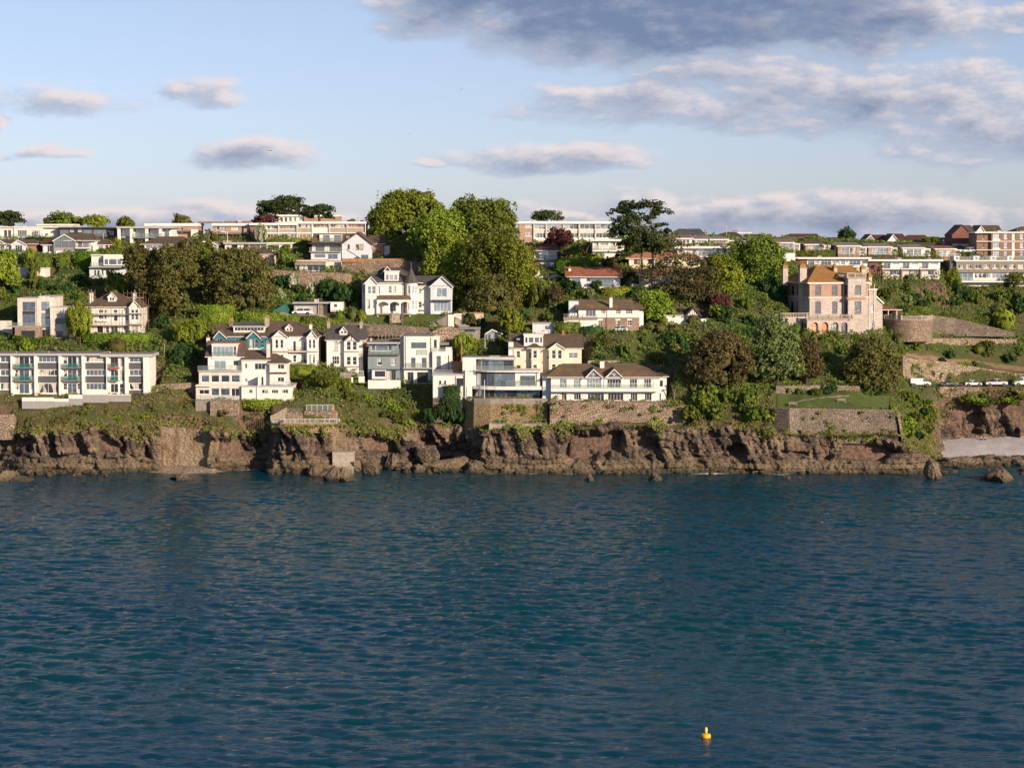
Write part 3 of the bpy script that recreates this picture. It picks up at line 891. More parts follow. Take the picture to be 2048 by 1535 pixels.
class House:
 def __init__(s, name, label, cat, px, py, Y=None, yaw=0.0, group=None, pad=None, px2=None):
  mid = px if px2 is None else (px + px2) / 2
  s.Y = Y if Y is not None else hit(mid, py)
  s.px, s.py, s.yaw = px, py, R(yaw)
  s.O = P(px, py, s.Y)
  s.c, s.sn = math.cos(s.yaw), math.sin(s.yaw)
  dx, dy, dz = CAM - s.O
  s.cl = np.array([dx * s.c + dy * s.sn, -dx * s.sn + dy * s.c, dz])
  s.e = empty(name, s.O, s.yaw)
  tag(s.e, label, cat, group, 'thing')
  HS.append(s)
 def L(s, px, py, d=0.0):
  r_ = ray(px, py)
  rl = np.array([r_[0] * s.c + r_[1] * s.sn, -r_[0] * s.sn + r_[1] * s.c, r_[2]])
  return s.cl + rl * ((d - s.cl[1]) / rl[1])
 def pad(s, x0, x1, d0, d1):
  cx, cy = (x0 + x1) / 2, (d0 + d1) / 2
  PADS.append((s.O[0] + cx * s.c - cy * s.sn, s.O[1] + cx * s.sn + cy * s.c, (x1 - x0) / 2 + .3, (d1 - d0) / 2 + .4, s.yaw, s.O[2] - .05))
 def win(s, x, d, z, w, h, cols=1, rows=1, st='wd', rz=0.0, sill=True):
  fm, pm = window_meshes(w, h, cols, rows, st[0])
  o = obj('window', fm, s.e, (x, d, z), rz)
  obj('pane', pm, o, mat=M[GL[st[1]]])
  if sill and h > .5:
   key = ('sill', round(w, 1), st[0])
   if key not in _wc:
    mb = MB(); mb.box(-.06, round(w, 1) + .06, -.17, -.122, -.08, 0)
    _wc[key] = mb.mesh('sill', M['trim'] if st[0] == 'w' else M['greytrim'])
   obj('sill', _wc[key], o)
  return o
 def panel(s, mb, p0, u, n, w, h, holes, m=0, rev=.12):
  """wall face with real openings; u along, n outward"""
  xs = sorted({0.0, w, *[a for hl in holes for a in (hl[0], hl[2])]})
  zs = sorted({0.0, h, *[a for hl in holes for a in (hl[1], hl[3])]})
  p0, u, n = np.array(p0, float), np.array(u, float), np.array(n, float)
  up = np.array([0, 0, 1.0])
  q = lambda a, b, c=0.0: p0 + u * a + up * b - n * c
  for a, b in zip(xs[:-1], xs[1:]):
   for c, d in zip(zs[:-1], zs[1:]):
    mx, mz = (a + b) / 2, (c + d) / 2
    if any(hl[0] < mx < hl[2] and hl[1] < mz < hl[3] for hl in holes):
     continue
    mb.poly([q(a, c), q(b, c), q(b, d), q(a, d)], m)
  for (a, c, b, d) in holes:
   mb.poly([q(a, c), q(b, c), q(b, c, rev), q(a, c, rev)], m)
   mb.poly([q(a, d), q(a, d, rev), q(b, d, rev), q(b, d)], m)
   mb.poly([q(a, c), q(a, c, rev), q(a, d, rev), q(a, d)], m)
   mb.poly([q(b, c), q(b, d), q(b, d, rev), q(b, c, rev)], m)
 def wall(s, x0, x1, yt, yb, d0=0.0, d1=9.0, mat='white', wins=(), left=(), right=(), dn=None, name='wall', pad=True, rev=.12):
  """a block of the building; windows given as photo pixels on its front"""
  xm = (x0 + x1) / 2
  X0, X1 = s.L(x0, yb, d0)[0], s.L(x1, yb, d0)[0]
  Zt, Zb = s.L(xm, yt, d0)[2], s.L(xm, yb, d0)[2]
  ground = abs(yb - s.py) < 4
  if ground and pad:
   s.pad(X0, X1, d0, d1)
  if dn is None:
   dn = 1.6 if ground else 0.0
  Zb -= dn
  mb = MB()
  mi = mb.mat(M[mat])
  H = Zt - Zb
  holes, todo = [], []
  for w_ in wins:
   a, b = s.L(w_[0], w_[3], d0), s.L(w_[2], w_[1], d0)
   ha = (max(a[0] - X0, .03), max(a[2] - Zb, .03), min(b[0] - X0, X1 - X0 - .03), min(b[2] - Zb, H - .03))
   if ha[2] - ha[0] < .1 or ha[3] - ha[1] < .1:
    continue
   holes.append(ha)
   if len(w_) > 7:                      # arched head
    rr = (ha[2] - ha[0]) / 2
    ry = rr * (.95 if w_[7] == 'A' else .3)
    cx_, zz_ = X0 + (ha[0] + ha[2]) / 2, Zb + ha[3]
    for sg in (-1, 1):
     arc = [(cx_ + sg * rr * math.cos(t_), d0, zz_ - ry + ry * math.sin(t_)) for t_ in np.linspace(0, math.pi / 2, 7)]
     for i_ in range(6):
      tri = [(cx_ + sg * rr, d0, zz_), arc[i_], arc[i_ + 1]]
      mb.poly(tri if sg < 0 else tri[::-1], mi)
   todo.append((X0 + ha[0], d0 + rev - .005, Zb + ha[1], ha[2] - ha[0], ha[3] - ha[1], w_[4] if len(w_) > 4 else 1, w_[5] if len(w_) > 5 else 1, w_[6] if len(w_) > 6 else 'wd', 0.0))
  s.panel(mb, (X0, d0, Zb), (1, 0, 0), (0, -1, 0), X1 - X0, H, holes, mi, rev)
  for side, lst in ((-1, left), (1, right)):
   hl = []
   for w_ in lst:                       # (depth a, depth b, row top, row bottom, cols, rows, style)
    zt_, zb_ = s.L(x0 if side < 0 else x1, w_[2], (w_[0] + w_[1]) / 2)[2], s.L(x0 if side < 0 else x1, w_[3], (w_[0] + w_[1]) / 2)[2]
    if side < 0:
     a, b = d1 - w_[1], d1 - w_[0]
    else:
     a, b = w_[0] - d0, w_[1] - d0
    hl.append((a, zb_ - Zb, b, zt_ - Zb))
    if side < 0:
     todo.append((X0 + rev - .005, w_[1], zb_, w_[1] - w_[0], zt_ - zb_, w_[4], w_[5], w_[6], -math.pi / 2))
    else:
     todo.append((X1 - rev + .005, w_[0], zb_, w_[1] - w_[0], zt_ - zb_, w_[4], w_[5], w_[6], math.pi / 2))
   if side < 0:
    s.panel(mb, (X0, d1, Zb), (0, -1, 0), (-1, 0, 0), d1 - d0, H, hl, mi, rev)
   else:
    s.panel(mb, (X1, d0, Zb), (0, 1, 0), (1, 0, 0), d1 - d0, H, hl, mi, rev)
  mb.poly([(X1, d1, Zb), (X0, d1, Zb), (X0, d1, Zt), (X1, d1, Zt)], mi)
  mb.poly([(X0, d0, Zt), (X1, d0, Zt), (X1, d1, Zt), (X0, d1, Zt)], mi)
  o = mb.build(name, None, s.e)
  for t in todo:
   s.win(*t)
  return (X0, X1, Zb, Zt)
 def slab(s, x0, x1, yt, yb, d0, d1, mat='trim', ov=0.0, name='roof'):
  """a flat slab: roof, fascia, balcony floor, band or parapet"""
  X0, X1 = s.L(x0, yb, d0)[0] - ov, s.L(x1, yb, d0)[0] + ov
  xm = (x0 + x1) / 2
  Z1, Z0 = s.L(xm, yt, d0 - ov)[2], s.L(xm, yb, d0 - ov)[2]
  mb = MB(); mb.box(X0, X1, d0 - ov, d1 + ov, Z0, Z1)
  return mb.build(name, M[mat], s.e)
 def flatroof(s, x0, x1, yt, yb, d0, d1, ov=.25, fascia='trim', top='rf_flat'):
  o = s.slab(x0, x1, yt, yb, d0, d1, fascia, ov, 'fascia')
  X0, X1 = s.L(x0, yb, d0)[0] - ov, s.L(x1, yb, d0)[0] + ov
  Z = s.L((x0 + x1) / 2, yt, d0 - ov)[2]
  mb = MB(); mb.box(X0 + .08, X1 - .08, d0 - ov + .08, d1 + ov - .08, Z + .001, Z + .06)
  mb.build('roof', M[top], s.e)
 def hip(s, x0, x1, ye, yr, d0, d1, r0, r1, mat='rf_brown', ov=.35, gut='trim'):
  """roof with its ridge along the front; r0, r1 ridge ends (photo px)"""
  dm = (d0 + d1) / 2
  X0, X1 = s.L(x0, ye, d0)[0] - ov, s.L(x1, ye, d0)[0] + ov
  Ze = s.L((x0 + x1) / 2, ye, d0 - ov)[2]
  A, B = s.L(r0, yr, dm), s.L(r1, yr, dm)
  a, b = max(A[0], X0), min(B[0], X1)
  if r0 <= x0: a = X0
  if r1 >= x1: b = X1
  zr = (A[2] + B[2]) / 2
  mb = MB(); th = .14
  e = [(X0, d0 - ov, Ze), (X1, d0 - ov, Ze), (X1, d1 + ov, Ze), (X0, d1 + ov, Ze)]
  r_ = [(a, dm, zr), (b, dm, zr)]
  mi = mb.mat(M[mat])
  mb.poly([e[0], e[1], r_[1], r_[0]], mi); mb.poly([e[2], e[3], r_[0], r_[1]], mi)
  mb.poly([e[1], e[2], r_[1]], mi); mb.poly([e[3], e[0], r_[0]], mi)
  mb.poly([(p[0], p[1], p[2] - .001) for p in reversed(e)], mi)
  o = mb.build('roof', None, s.e)
  # eaves board and ridge tiles
  ef = MB()
  ef.box(X0 + .03, X1 - .03, d0 - ov - .03, d0 - ov + .05, Ze - th, Ze - .003)
  ef.box(X0 - .02, X0 + .03, d0 - ov - .03, d1 + ov, Ze - th, Ze - .003)
  ef.box(X1 - .03, X1 + .02, d0 - ov - .03, d1 + ov, Ze - th, Ze - .003)
  ef.build('gutter', M[gut], s.e)
  rd = MB(); n_ = 6
  rd.tube((a, dm, zr), (b, dm, zr), .11, n=n_)
  for i, j in ((0, 0), (3, 0), (1, 1), (2, 1)):
   if (i in (0, 3) and r0 > x0) or (i in (1, 2) and r1 < x1):
    rd.tube(e[i], r_[j], .09, n=5)
  rd.build('ridge_tiles', M[mat], o)
  return o
 def gable(s, x0, x1, ye, yr, d0, d1, xa=None, wall='white', mat='rf_brown', ov=.3, barge='trim', th=.14, glass=None):
  """roof with its gable end to the front"""
  xa = (x0 + x1) / 2 if xa is None else xa
  E0, E1, A = s.L(x0, ye, d0), s.L(x1, ye, d0), s.L(xa, yr, d0)
  mb = MB()
  wm = M[wall]
  mb.mat(wm)
  z = (E0[2] + E1[2]) / 2
  up = .02
  mb.poly([(E0[0], d0, z - up), (E1[0], d0, z - up), (A[0], d0, A[2] - up)])
  mb.poly([(E1[0], d1, z - up), (E0[0], d1, z - up), (A[0], d1, A[2] - up)])
  mb.poly([(E0[0], d0, z - up), (E0[0], d1, z - up), (E1[0], d1, z - up), (E1[0], d0, z - up)])
  mb.build('gable', None, s.e)
  rf = MB()
  bb = MB()
  for sg, E in ((-1, E0), (1, E1)):
   dx, dz = E[0] - A[0], z - A[2]
   l = math.hypot(dx, dz)
   ex, ez = E[0] + dx / l * ov, z + dz / l * ov
   nx_, nz_ = -dz / l * th * (1 if dx > 0 else -1), abs(dx) / l * th
   nx_ = abs(dz) / l * th * (1 if dx > 0 else -1)
   p = [(A[0], A[2]), (ex, ez), (ex + nx_, ez + nz_), (A[0], A[2] + th * l / abs(dx) if abs(dx) > .01 else A[2] + th)]
   f0, f1 = d0 - ov, d1
   v = [(q[0], f0, q[1]) for q in p] + [(q[0], f1, q[1]) for q in p]
   b = len(rf.v); rf.v += v
   for q in ((0, 1, 2, 3), (7, 6, 5, 4), (0, 4, 5, 1), (1, 5, 6, 2), (2, 6, 7, 3), (3, 7, 4, 0)):
    rf.f.append(tuple(b + i for i in q)); rf.mi.append(0)
   if barge:
    w_ = .20
    q0 = [(A[0], A[2] + .03), (ex, ez + .03), (ex, ez - w_), (A[0], A[2] - w_)]
    v = [(q[0], f0 - .05, q[1]) for q in q0] + [(q[0], f0 - .004, q[1]) for q in q0]
    b = len(bb.v); bb.v += v
    for q in ((3, 2, 1, 0), (4, 5, 6, 7), (1, 5, 4, 0), (2, 6, 5, 1), (3, 7, 6, 2)):
     bb.f.append(tuple(b + i for i in q)); bb.mi.append(0)
  rf.build('roof', M[mat], s.e)
  if barge:
   bb.build('bargeboard', M[barge], s.e)
 def mono(s, x0, x1, yf, ybk, d0, d1, mat='rf_flat', fascia='trim', ov=.3, th=.28):
  """single-pitch roof rising from front row yf to back row ybk"""
  X0, X1 = s.L(x0, yf, d0)[0] - ov, s.L(x1, yf, d0)[0] + ov
  xm = (x0 + x1) / 2
  zf, zb = s.L(xm, yf, d0 - ov)[2], s.L(xm, ybk, d1)[2]
  mb = MB()
  mb.hexa([(X0, d0 - ov, zf - th), (X1, d0 - ov, zf - th), (X1, d1, zb - th), (X0, d1, zb - th), (X0, d0 - ov, zf), (X1, d0 - ov, zf), (X1, d1, zb), (X0, d1, zb)])
  mb.build('fascia', M[fascia], s.e)
  m2 = MB()
  m2.hexa([(X0 + .1, d0 - ov + .1, zf + .005), (X1 - .1, d0 - ov + .1, zf + .005), (X1 - .1, d1, zb + .005), (X0 + .1, d1, zb + .005),
     (X0 + .1, d0 - ov + .1, zf + .05), (X1 - .1, d0 - ov + .1, zf + .05), (X1 - .1, d1, zb + .05), (X0 + .1, d1, zb + .05)])
  m2.build('roof', M[mat], s.e)
 def chimney(s, x0, x1, yt, yb, d, mat='white', pots=2, dep=.8, cap='concrete'):
  X0, X1 = s.L(x0, yb, d)[0], s.L(x1, yb, d)[0]
  Z0, Z1 = s.L(x0, yb, d)[2] - .6, s.L(x0, yt, d)[2]
  mb = MB(); mb.box(X0, X1, d, d + dep, Z0, Z1 - .12)
  o = mb.build('chimney', M[mat], s.e)
  cb = MB(); cb.box(X0 - .08, X1 + .08, d - .08, d + dep + .08, Z1 - .118, Z1 + .05); cb.build('chimney_cap', M[cap], o)
  for i in range(pots):
   x = X0 + (X1 - X0) * (i + .5) / pots
   pb = MB(); pb.lathe([(.13, 0), (.10, .35), (.13, .5), (.12, .55)], 8, (x, d + dep / 2, Z1 + .05))
   pb.build('chimney_pot', M['clay'], o)
  return o
 def dormer(s, x0, x1, yt, yb, d0, d1, wins, roof='gable', yr=None, mat='rf_brown', wall='white'):
  s.wall(x0, x1, yt, yb, d0, d1, wall, wins, dn=.5, name='dormer', pad=False, rev=.06)
  if roof == 'gable':
   s.gable(x0, x1, yt, yr, d0, d1, wall=wall, mat=mat, ov=.22)
  elif roof == 'flat':
   s.slab(x0, x1, yt - 1.5 if yr is None else yr, yt, d0, d1, 'trim', .15, 'dormer_roof')
  else:
   s.hip(x0, x1, yt, yr, d0, d1, x0 + (x1 - x0) * .3, x1 - (x1 - x0) * .3, mat, .25)
 def rail(s, x0, x1, yt, yb, d, n=None, mat='clear', posts='metal', cap='metal', ret=0.0):
  """balustrade: posts, handrail and glass panels"""
  a, b = s.L(x0, yb, d), s.L(x1, yt, d)
  w, h = b[0] - a[0], b[2] - a[2]
  n = n or max(1, round(w / 1.5))
  mb = MB()
  for i in range(n + 1):
   x = a[0] + w * i / n
   mb.box(x - .03, x + .03, d - .03, d + .03, a[2], a[2] + h)
  mb.box(a[0] - .03, b[0] + .03, d - .045, d + .045, a[2] + h + .001, a[2] + h + .06)
  if ret:
   for x in (a[0], b[0]):
    mb.box(x - .03, x + .03, d + .05, d + ret, a[2] + h + .002, a[2] + h + .055)
  r_ = mb.build('railing', M[posts], s.e)
  if mat:
   gm = glass_panel_mesh(w / n - .1, h - .1, mat)
   for i in range(n):
    obj('glass_panel', gm, r_, (a[0] + w * i / n + .05, d - .01, a[2] + .05))
   if ret:
    g2 = glass_panel_mesh(ret - .1, h - .1, mat)
    obj('glass_panel', g2, r_, (a[0] + .01, d + .06, a[2] + .05), math.pi / 2)
    obj('glass_panel', g2, r_, (b[0] + .01, d + .06, a[2] + .05), math.pi / 2)
  else:
   k = max(3, int(w / .22))
   bm_ = MB()
   for i in range(k):
    x = a[0] + w * (i + .5) / k
    bm_.box(x - .018, x + .018, d - .018, d + .018, a[2] + .05, a[2] + h)
   bm_.box(a[0], b[0], d - .02, d + .02, a[2] + .05, a[2] + .1)
   bm_.build('balusters', M[posts], r_)
  return r_
 def balcony(s, x0, x1, ytop, yfl, ybot, d0, d1, floor='trim', **kw):
  s.slab(x0, x1, yfl, ybot, d0, d1, floor, 0, 'balcony_floor')
  return s.rail(x0 + .5, x1 - .5, ytop, yfl - .1, d0 + .06, **kw)
 def pipe(s, px, yt, yb, d, mat='greytrim', r=.05):
  a, b = s.L(px, yb, d), s.L(px, yt, d)
  mb = MB(); mb.tube((a[0], d, a[2]), (a[0], d, b[2]), r, n=6)
  mb.build('downpipe', M[mat], s.e)
 def boxm(s, name, x0, x1, yt, yb, d0, d1, mat, dn=0.0):
  """any plain extra piece as a bevel-free block"""
  xm = (x0 + x1) / 2
  X0, X1 = s.L(x0, yb, d0)[0], s.L(x1, yb, d0)[0]
  mb = MB(); mb.box(X0, X1, d0, d1, s.L(xm, yb, d0)[2] - dn, s.L(xm, yt, d0)[2])
  return mb.build(name, M[mat], s.e)
# ------------------------------------------------------------------ buildings of the front row
def build_apartments():
 h = House('apartment_block', 'long three storey white apartment block with grey panels and teal balconies above the cliff', 'apartments', -70, 788, Y=430.5, px2=150)
 rows = [(713, 724), (739, 751), (766, 779)]
 wins, spans = [], []
 wb = [(-66, -22, 4, 'wc'), (0, 21, 2, 'wd'), (76, 117, 5, 'wc'), (171, 212, 5, 'wc'), (258, 286, 3, 'wc')]
 for i, (a, b, n, st) in enumerate(wb):
  for j, (t, u) in enumerate(rows):
   if i == 2 and j == 2:
    wins.append((a, 766, b, 786, 4, 1, 'wc'))
   else:
    wins.append((a + .8, t, b - .8, u, n, 1, 'wc' if (i + j) % 3 == 0 else 'wb'))
  spans.append((a, b))
 for a, b in ((-20, -3), (28, 68), (125, 163)):
  for j, (t, u) in enumerate(((713, 735), (739, 761), (766, 787))):
   m_ = (a + b) / 2
   wins += [(a + 1, t, a + 9, u - 8, 1, 2, 'wc'), (a + 10, t, b - 10, u, 2, 1, 'wb' if j else 'wd'), (b - 9, t, b - 1, u - 8, 1, 2, 'wc')]
 for (t, u, st) in ((714, 732, 'rd'), (740, 761, 'wd'), (767, 785, 'wd')):
  wins += [(221, t, 236, u, 2, 1, st), (239, t, 249.5, u + 1, 1, 2, 'wc')]
 h.wall(-70, 300, 712, 788, .35, 8, 'white', wins, right=[(2, 3.2, 716, 728, 1, 1, 'wd'), (2, 3.2, 742, 754, 1, 1, 'wd')])
 for a, b in spans:
  for t, u in ((725.2, 738), (751.6, 765)):
   if a == 171 or a != 171:
    h.boxm('spandrel_panel', a, b, t, u, .29, .345, 'slategrey')
 h.boxm('spandrel_panel', 258, 286, 780, 787.5, .29, .345, 'slategrey')
 h.boxm('spandrel_panel', 0, 21, 780, 787.5, .29, .345, 'slategrey')
 for a, b in ((-25, -19.5), (22, 27.5), (69, 75), (118, 124), (164, 170), (213, 218), (250, 257), (287, 300)):
  h.boxm('pier', a, b, 711.5, 789, -.35, .34, 'white', dn=1.5)
 h.flatroof(-72, 201, 707, 711, -.4, 8, .12, 'fascia', 'rf_flat')
 h.flatroof(201.5, 303, 708, 713.5, -.42, 8, .12, 'fascia', 'rf_flat')
 for a, b in ((27.8, 68.5), (124.3, 163.5)):
  for t, f_, u in ((726.5, 734.5, 736), (751.5, 760.5, 762)):
   h.balcony(a, b, t, f_, u, -.9, .33, 'concrete', n=2, mat='cleart', posts='greytrim')
 h.balcony(218, 237, 726.5, 735, 738, -.9, .33, 'red', n=1, mat='cleart', posts='red')
 h.balcony(218, 237, 752, 760.5, 762, -.9, .33, 'concrete', n=1, mat='cleart', posts='trim')
 for px in (33, 98, 220, 68):
  h.boxm('roof_vent', px - .5, px + .5, 702.5, 707, 3, 3.15, 'trim')
 for px, py in ((76.5, 701), (84, 701)):
  c = h.L(px, py, 2.4)
  mb = MB(); mb.lathe([(.05, -.12), (.32, -.02), (.42, .1), (.3, .11)], 12); mb.tube((0, 0, -.9), (0, 0, -.1), .04)
  o = mb.build('satellite_dish', M['metal'], h.e, tuple(c)); o.rotation_euler = (R(70) * 0, 0, .3)
build_apartments()
def terrace_wall():
 h = House('terrace_wall', 'stepped white parapet on grey base below the apartment block terraces', 'wall', 44, 802, Y=427.6, px2=130)
 for (a, b, t, u, gb) in ((44, 107, 794.5, 802, 808), (107.1, 137, 797, 803, 808), (137.1, 165, 789, 797, 803), (165.1, 216, 779, 789, 796), (216.1, 262, 788.5, 790, 794)):
  h.boxm('parapet', a, b, t, u, 0, .35, 'white')
  h.boxm('plinth', a, b, u + .05, gb, .06, .33, 'greyrend', dn=1)
terrace_wall()
def big_white_house():
 h = House('white_house', 'large stepped white cliff house with glazed conservatory storeys and brown roofs', 'house', 392, 800, Y=430, px2=480)
 w = h.wall
 # west part: rising storeys
 w(392, 483, 769, 800, 0, 10, 'offwhite', [(398, 779, 418, 788, 2, 1, 'wd'), (422.5, 776, 438, 791, 1, 1, 'wb'), (441, 776, 459, 791, 1, 1, 'wb'), (462.5, 776, 478.5, 792, 2, 1, 'wd')])
 w(398, 483, 743, 769, 1.2, 10, 'offwhite', [(402.5, 750, 418, 764, 1, 1, 'wb'), (422.5, 750, 438, 764, 1, 1, 'wd'), (442, 750, 458.5, 764, 1, 1, 'wd'), (462.5, 750, 479, 764, 1, 1, 'wb')], dn=0)
 h.slab(391, 421, 770.5, 772.5, -.6, 1.2, 'trim', 0, 'canopy')
 h.slab(396, 484, 741, 743.3, .9, 3.5, 'fascia', 0, 'terrace_floor')
 w(416, 486.5, 713, 741.5, 3.4, 11, 'white', [(428, 721, 451, 738.5, 2, 1, 'wp'), (466, 720.5, 477, 731, 1, 1, 'wd')], dn=0)
 h.hip(412, 487, 713, 681.5, 3.4, 11.5, 412, 487, 'rf_brown', .2)
 h.dormer(424, 473, 689.5, 713, 3.2, 7, [(425.5, 692, 466, 712, 5, 1, 'wp'), (467, 692, 472.2, 711, 1, 2, 'wd')], 'flat', 687.5)
 h.rail(396, 484, 731.5, 741, 1.0, n=8, posts='metal')
 h.rail(425, 473, 704, 712.5, 2.9, n=4, posts='metal')
 h.chimney(413, 419, 674.5, 690, 7.5, 'white', 1)
 # middle part
 w(483, 538, 719.5, 772, 2.4, 10.5, 'white', [(490, 727, 494, 736.5, 1, 1, 'wd'), (509, 726, 530.5, 739, 3, 1, 'wd'), (489.5, 756.5, 495, 763, 2, 2, 'wd'), (522, 753, 527, 770, 1, 1, 'wk')], dn=0)
 h.hip(485, 539, 719.5, 700.5, 2.4, 10.5, 485, 536, 'rf_brown', .25)
 # east part
 w(538.2, 573, 726.5, 772, 1.6, 9, 'white', [(555, 728.5, 568, 738, 2, 1, 'wd'), (555, 754, 568, 763.5, 2, 1, 'wd')], dn=0)
 h.hip(538, 574, 726.5, 707.5, 1.6, 9, 538, 553, 'rf_brown', .25)
 h.slab(541, 573, 744, 747, 1.25, 1.58, 'rf_brown', 0, 'porch_roof')
 w(483.2, 584, 773, 801, -.6, 9, 'white', [(497.5, 779, 505, 786, 1, 2, 'wd'), (522, 778.5, 536, 786.5, 2, 1, 'wc'), (543, 779, 556, 786.5, 3, 1, 'wd'), (562, 778.5, 576, 786.5, 3, 1, 'wc')])
 h.slab(482.5, 584.5, 771.3, 773.2, -.75, 9, 'fascia', 0, 'terrace_floor')
 h.rail(538.5, 582, 762.5, 771, -.5, n=5, posts='metal')
 h.boxm('screen_wall', 516, 518, 753, 771.3, -.4, 2.35, 'white')
 h.pipe(513, 773, 800, -.68, 'black'); h.pipe(483, 716, 772, 2.3, 'black'); h.pipe(539, 728, 771, 1.55, 'black')
 h.chimney(533, 540, 686, 724, 3.2, 'offwhite', 1, .7)
 # front terrace
 h.boxm('terrace_base', 420, 478, 801.5, 813, -3.4, .5, 'rubble', dn=2)
 h.boxm('terrace_base', 391, 419.5, 800.6, 812, -2.4, .5, 'concrete', dn=2)
 h.rail(391.5, 476, 792, 801, -2.3, n=9, posts='greytrim', mat='clear')
 for px in (440, 455, 468):
  c = h.L(px, 800.5, -1.2)
  mb = MB(); mb.lathe([(.04, 0), (.04, .7), (.5, .72), (.5, .75)], 10)
  mb.build('patio_table', M['trim'], h.e, tuple(c))
 s = MB()
 a, b = h.L(488, 772, 5)[2], h.L(488, 757, 5)[2]
big_white_house()
def teal_villa():
 h = House('terraced_villa', 'pair of bay fronted villas, west half teal blue and east half white, with brown roof', 'house', 428, 728, px2=560)
 w = h.wall
 w(432, 534, 672, 728, .6, 10, 'teal', [(471, 678, 482, 683, 2, 1, 'wd'), (521, 680, 527, 695, 1, 2, 'wd'), (450, 678, 455, 684, 1, 1, 'wd')])
 w(428, 452, 674, 728, -.6, 8, 'teal', [(434, 677, 444, 683, 2, 1, 'wd')], pad=False)
 h.gable(428, 452, 674, 661.5, -.6, 9, 438, 'teal', 'rf_moss')
 h.hip(430, 540, 672.5, 650, .6, 11, 430, 540, 'rf_brown', .3)
 w(494, 520, 674, 698, -1.2, 4, 'teal', [(499.5, 678, 505.8, 696, 1, 2, 'wc'), (509.3, 678, 515.6, 696, 1, 2, 'wc')], dn=3)
 h.gable(494, 520, 674.5, 662, -1.2, 6, wall='teal', mat='rf_brown')
 h.slab(493, 521, 697, 699, -1.4, -.4, 'trim', 0, 'bay_sill')
 h.dormer(467, 529, 652, 663, 2.2, 7, [(468.5, 654, 527.5, 661.5, 9, 1, 'wd')], 'hip', 643, 'rf_slate')
 h.chimney(458, 466, 641, 656, 5, 'rubble', 3, 1.2)
 h.chimney(529.5, 538, 634.5, 657, 4.5, 'concrete_l', 2, 1.2)
 # white half
 w(534.2, 634, 672, 728, .6, 10, 'white', [(586, 682, 591.5, 702, 1, 1, 'wd'), (586, 710, 592, 724, 1, 2, 'wd'), (553, 710, 556, 719, 1, 2, 'wd'), (608, 684, 611.5, 700, 1, 2, 'wd'), (607, 710, 611, 724, 1, 2, 'wd')], right=[(3, 4, 682, 700, 1, 2, 'wd')])
 h.hip(536, 636, 672.5, 643, .6, 12, 536, 591, 'rf_brown', .3)
 for a, b, xa, wn in ((545, 575, 558.5, [(550.5, 679, 556, 696, 1, 2, 'wd'), (560.5, 679, 566, 696, 1, 2, 'wd'), (550.5, 709, 556, 722, 1, 2, 'wd'), (560.5, 709, 566.5, 722, 1, 2, 'wd')]),
   (614, 634, 624.5, [(617.5, 679, 622, 696, 1, 2, 'wd'), (625.5, 679, 630, 696, 1, 2, 'wd'), (617.5, 709, 621.5, 727, 1, 2, 'wc'), (625.5, 709, 629.5, 727, 1, 2, 'wc')])):
  w(a, b, 673, 728, -.9, 3, 'white', wn, pad=False)
  h.gable(a, b, 673.5, 660.5, -.9, 6, xa, 'white', 'rf_brown', barge='trim')
  h.slab(a - .5, b + .5, 698.5, 700, -1.05, -.8, 'trim', 0, 'string_course')
  h.slab(a - .5, b + .5, 703, 704.2, -1.05, -.8, 'browntrim', 0, 'string_course')
 h.balcony(575.5, 613.5, 694.5, 702, 703.5, -.8, .58, 'trim', mat=None, posts='black')
 for px in (583, 599):
  h.pipe(px, 703.5, 710, -.3, 'black', .04)
 h.pipe(534, 673, 727, .5, 'trim')
 h.dormer(571, 585, 655, 664, 2.5, 6, [(573.5, 656.5, 577, 661.5, 1, 1, 'wd'), (579, 656.5, 582.5, 661.5, 1, 1, 'wd')], 'gable', 648, 'rf_slate')
 h.chimney(618.5, 624, 648, 662, 6, 'white', 1)
 h.boxm('front_step', 575, 614, 726, 729, -.9, .58, 'concrete')
teal_villa()
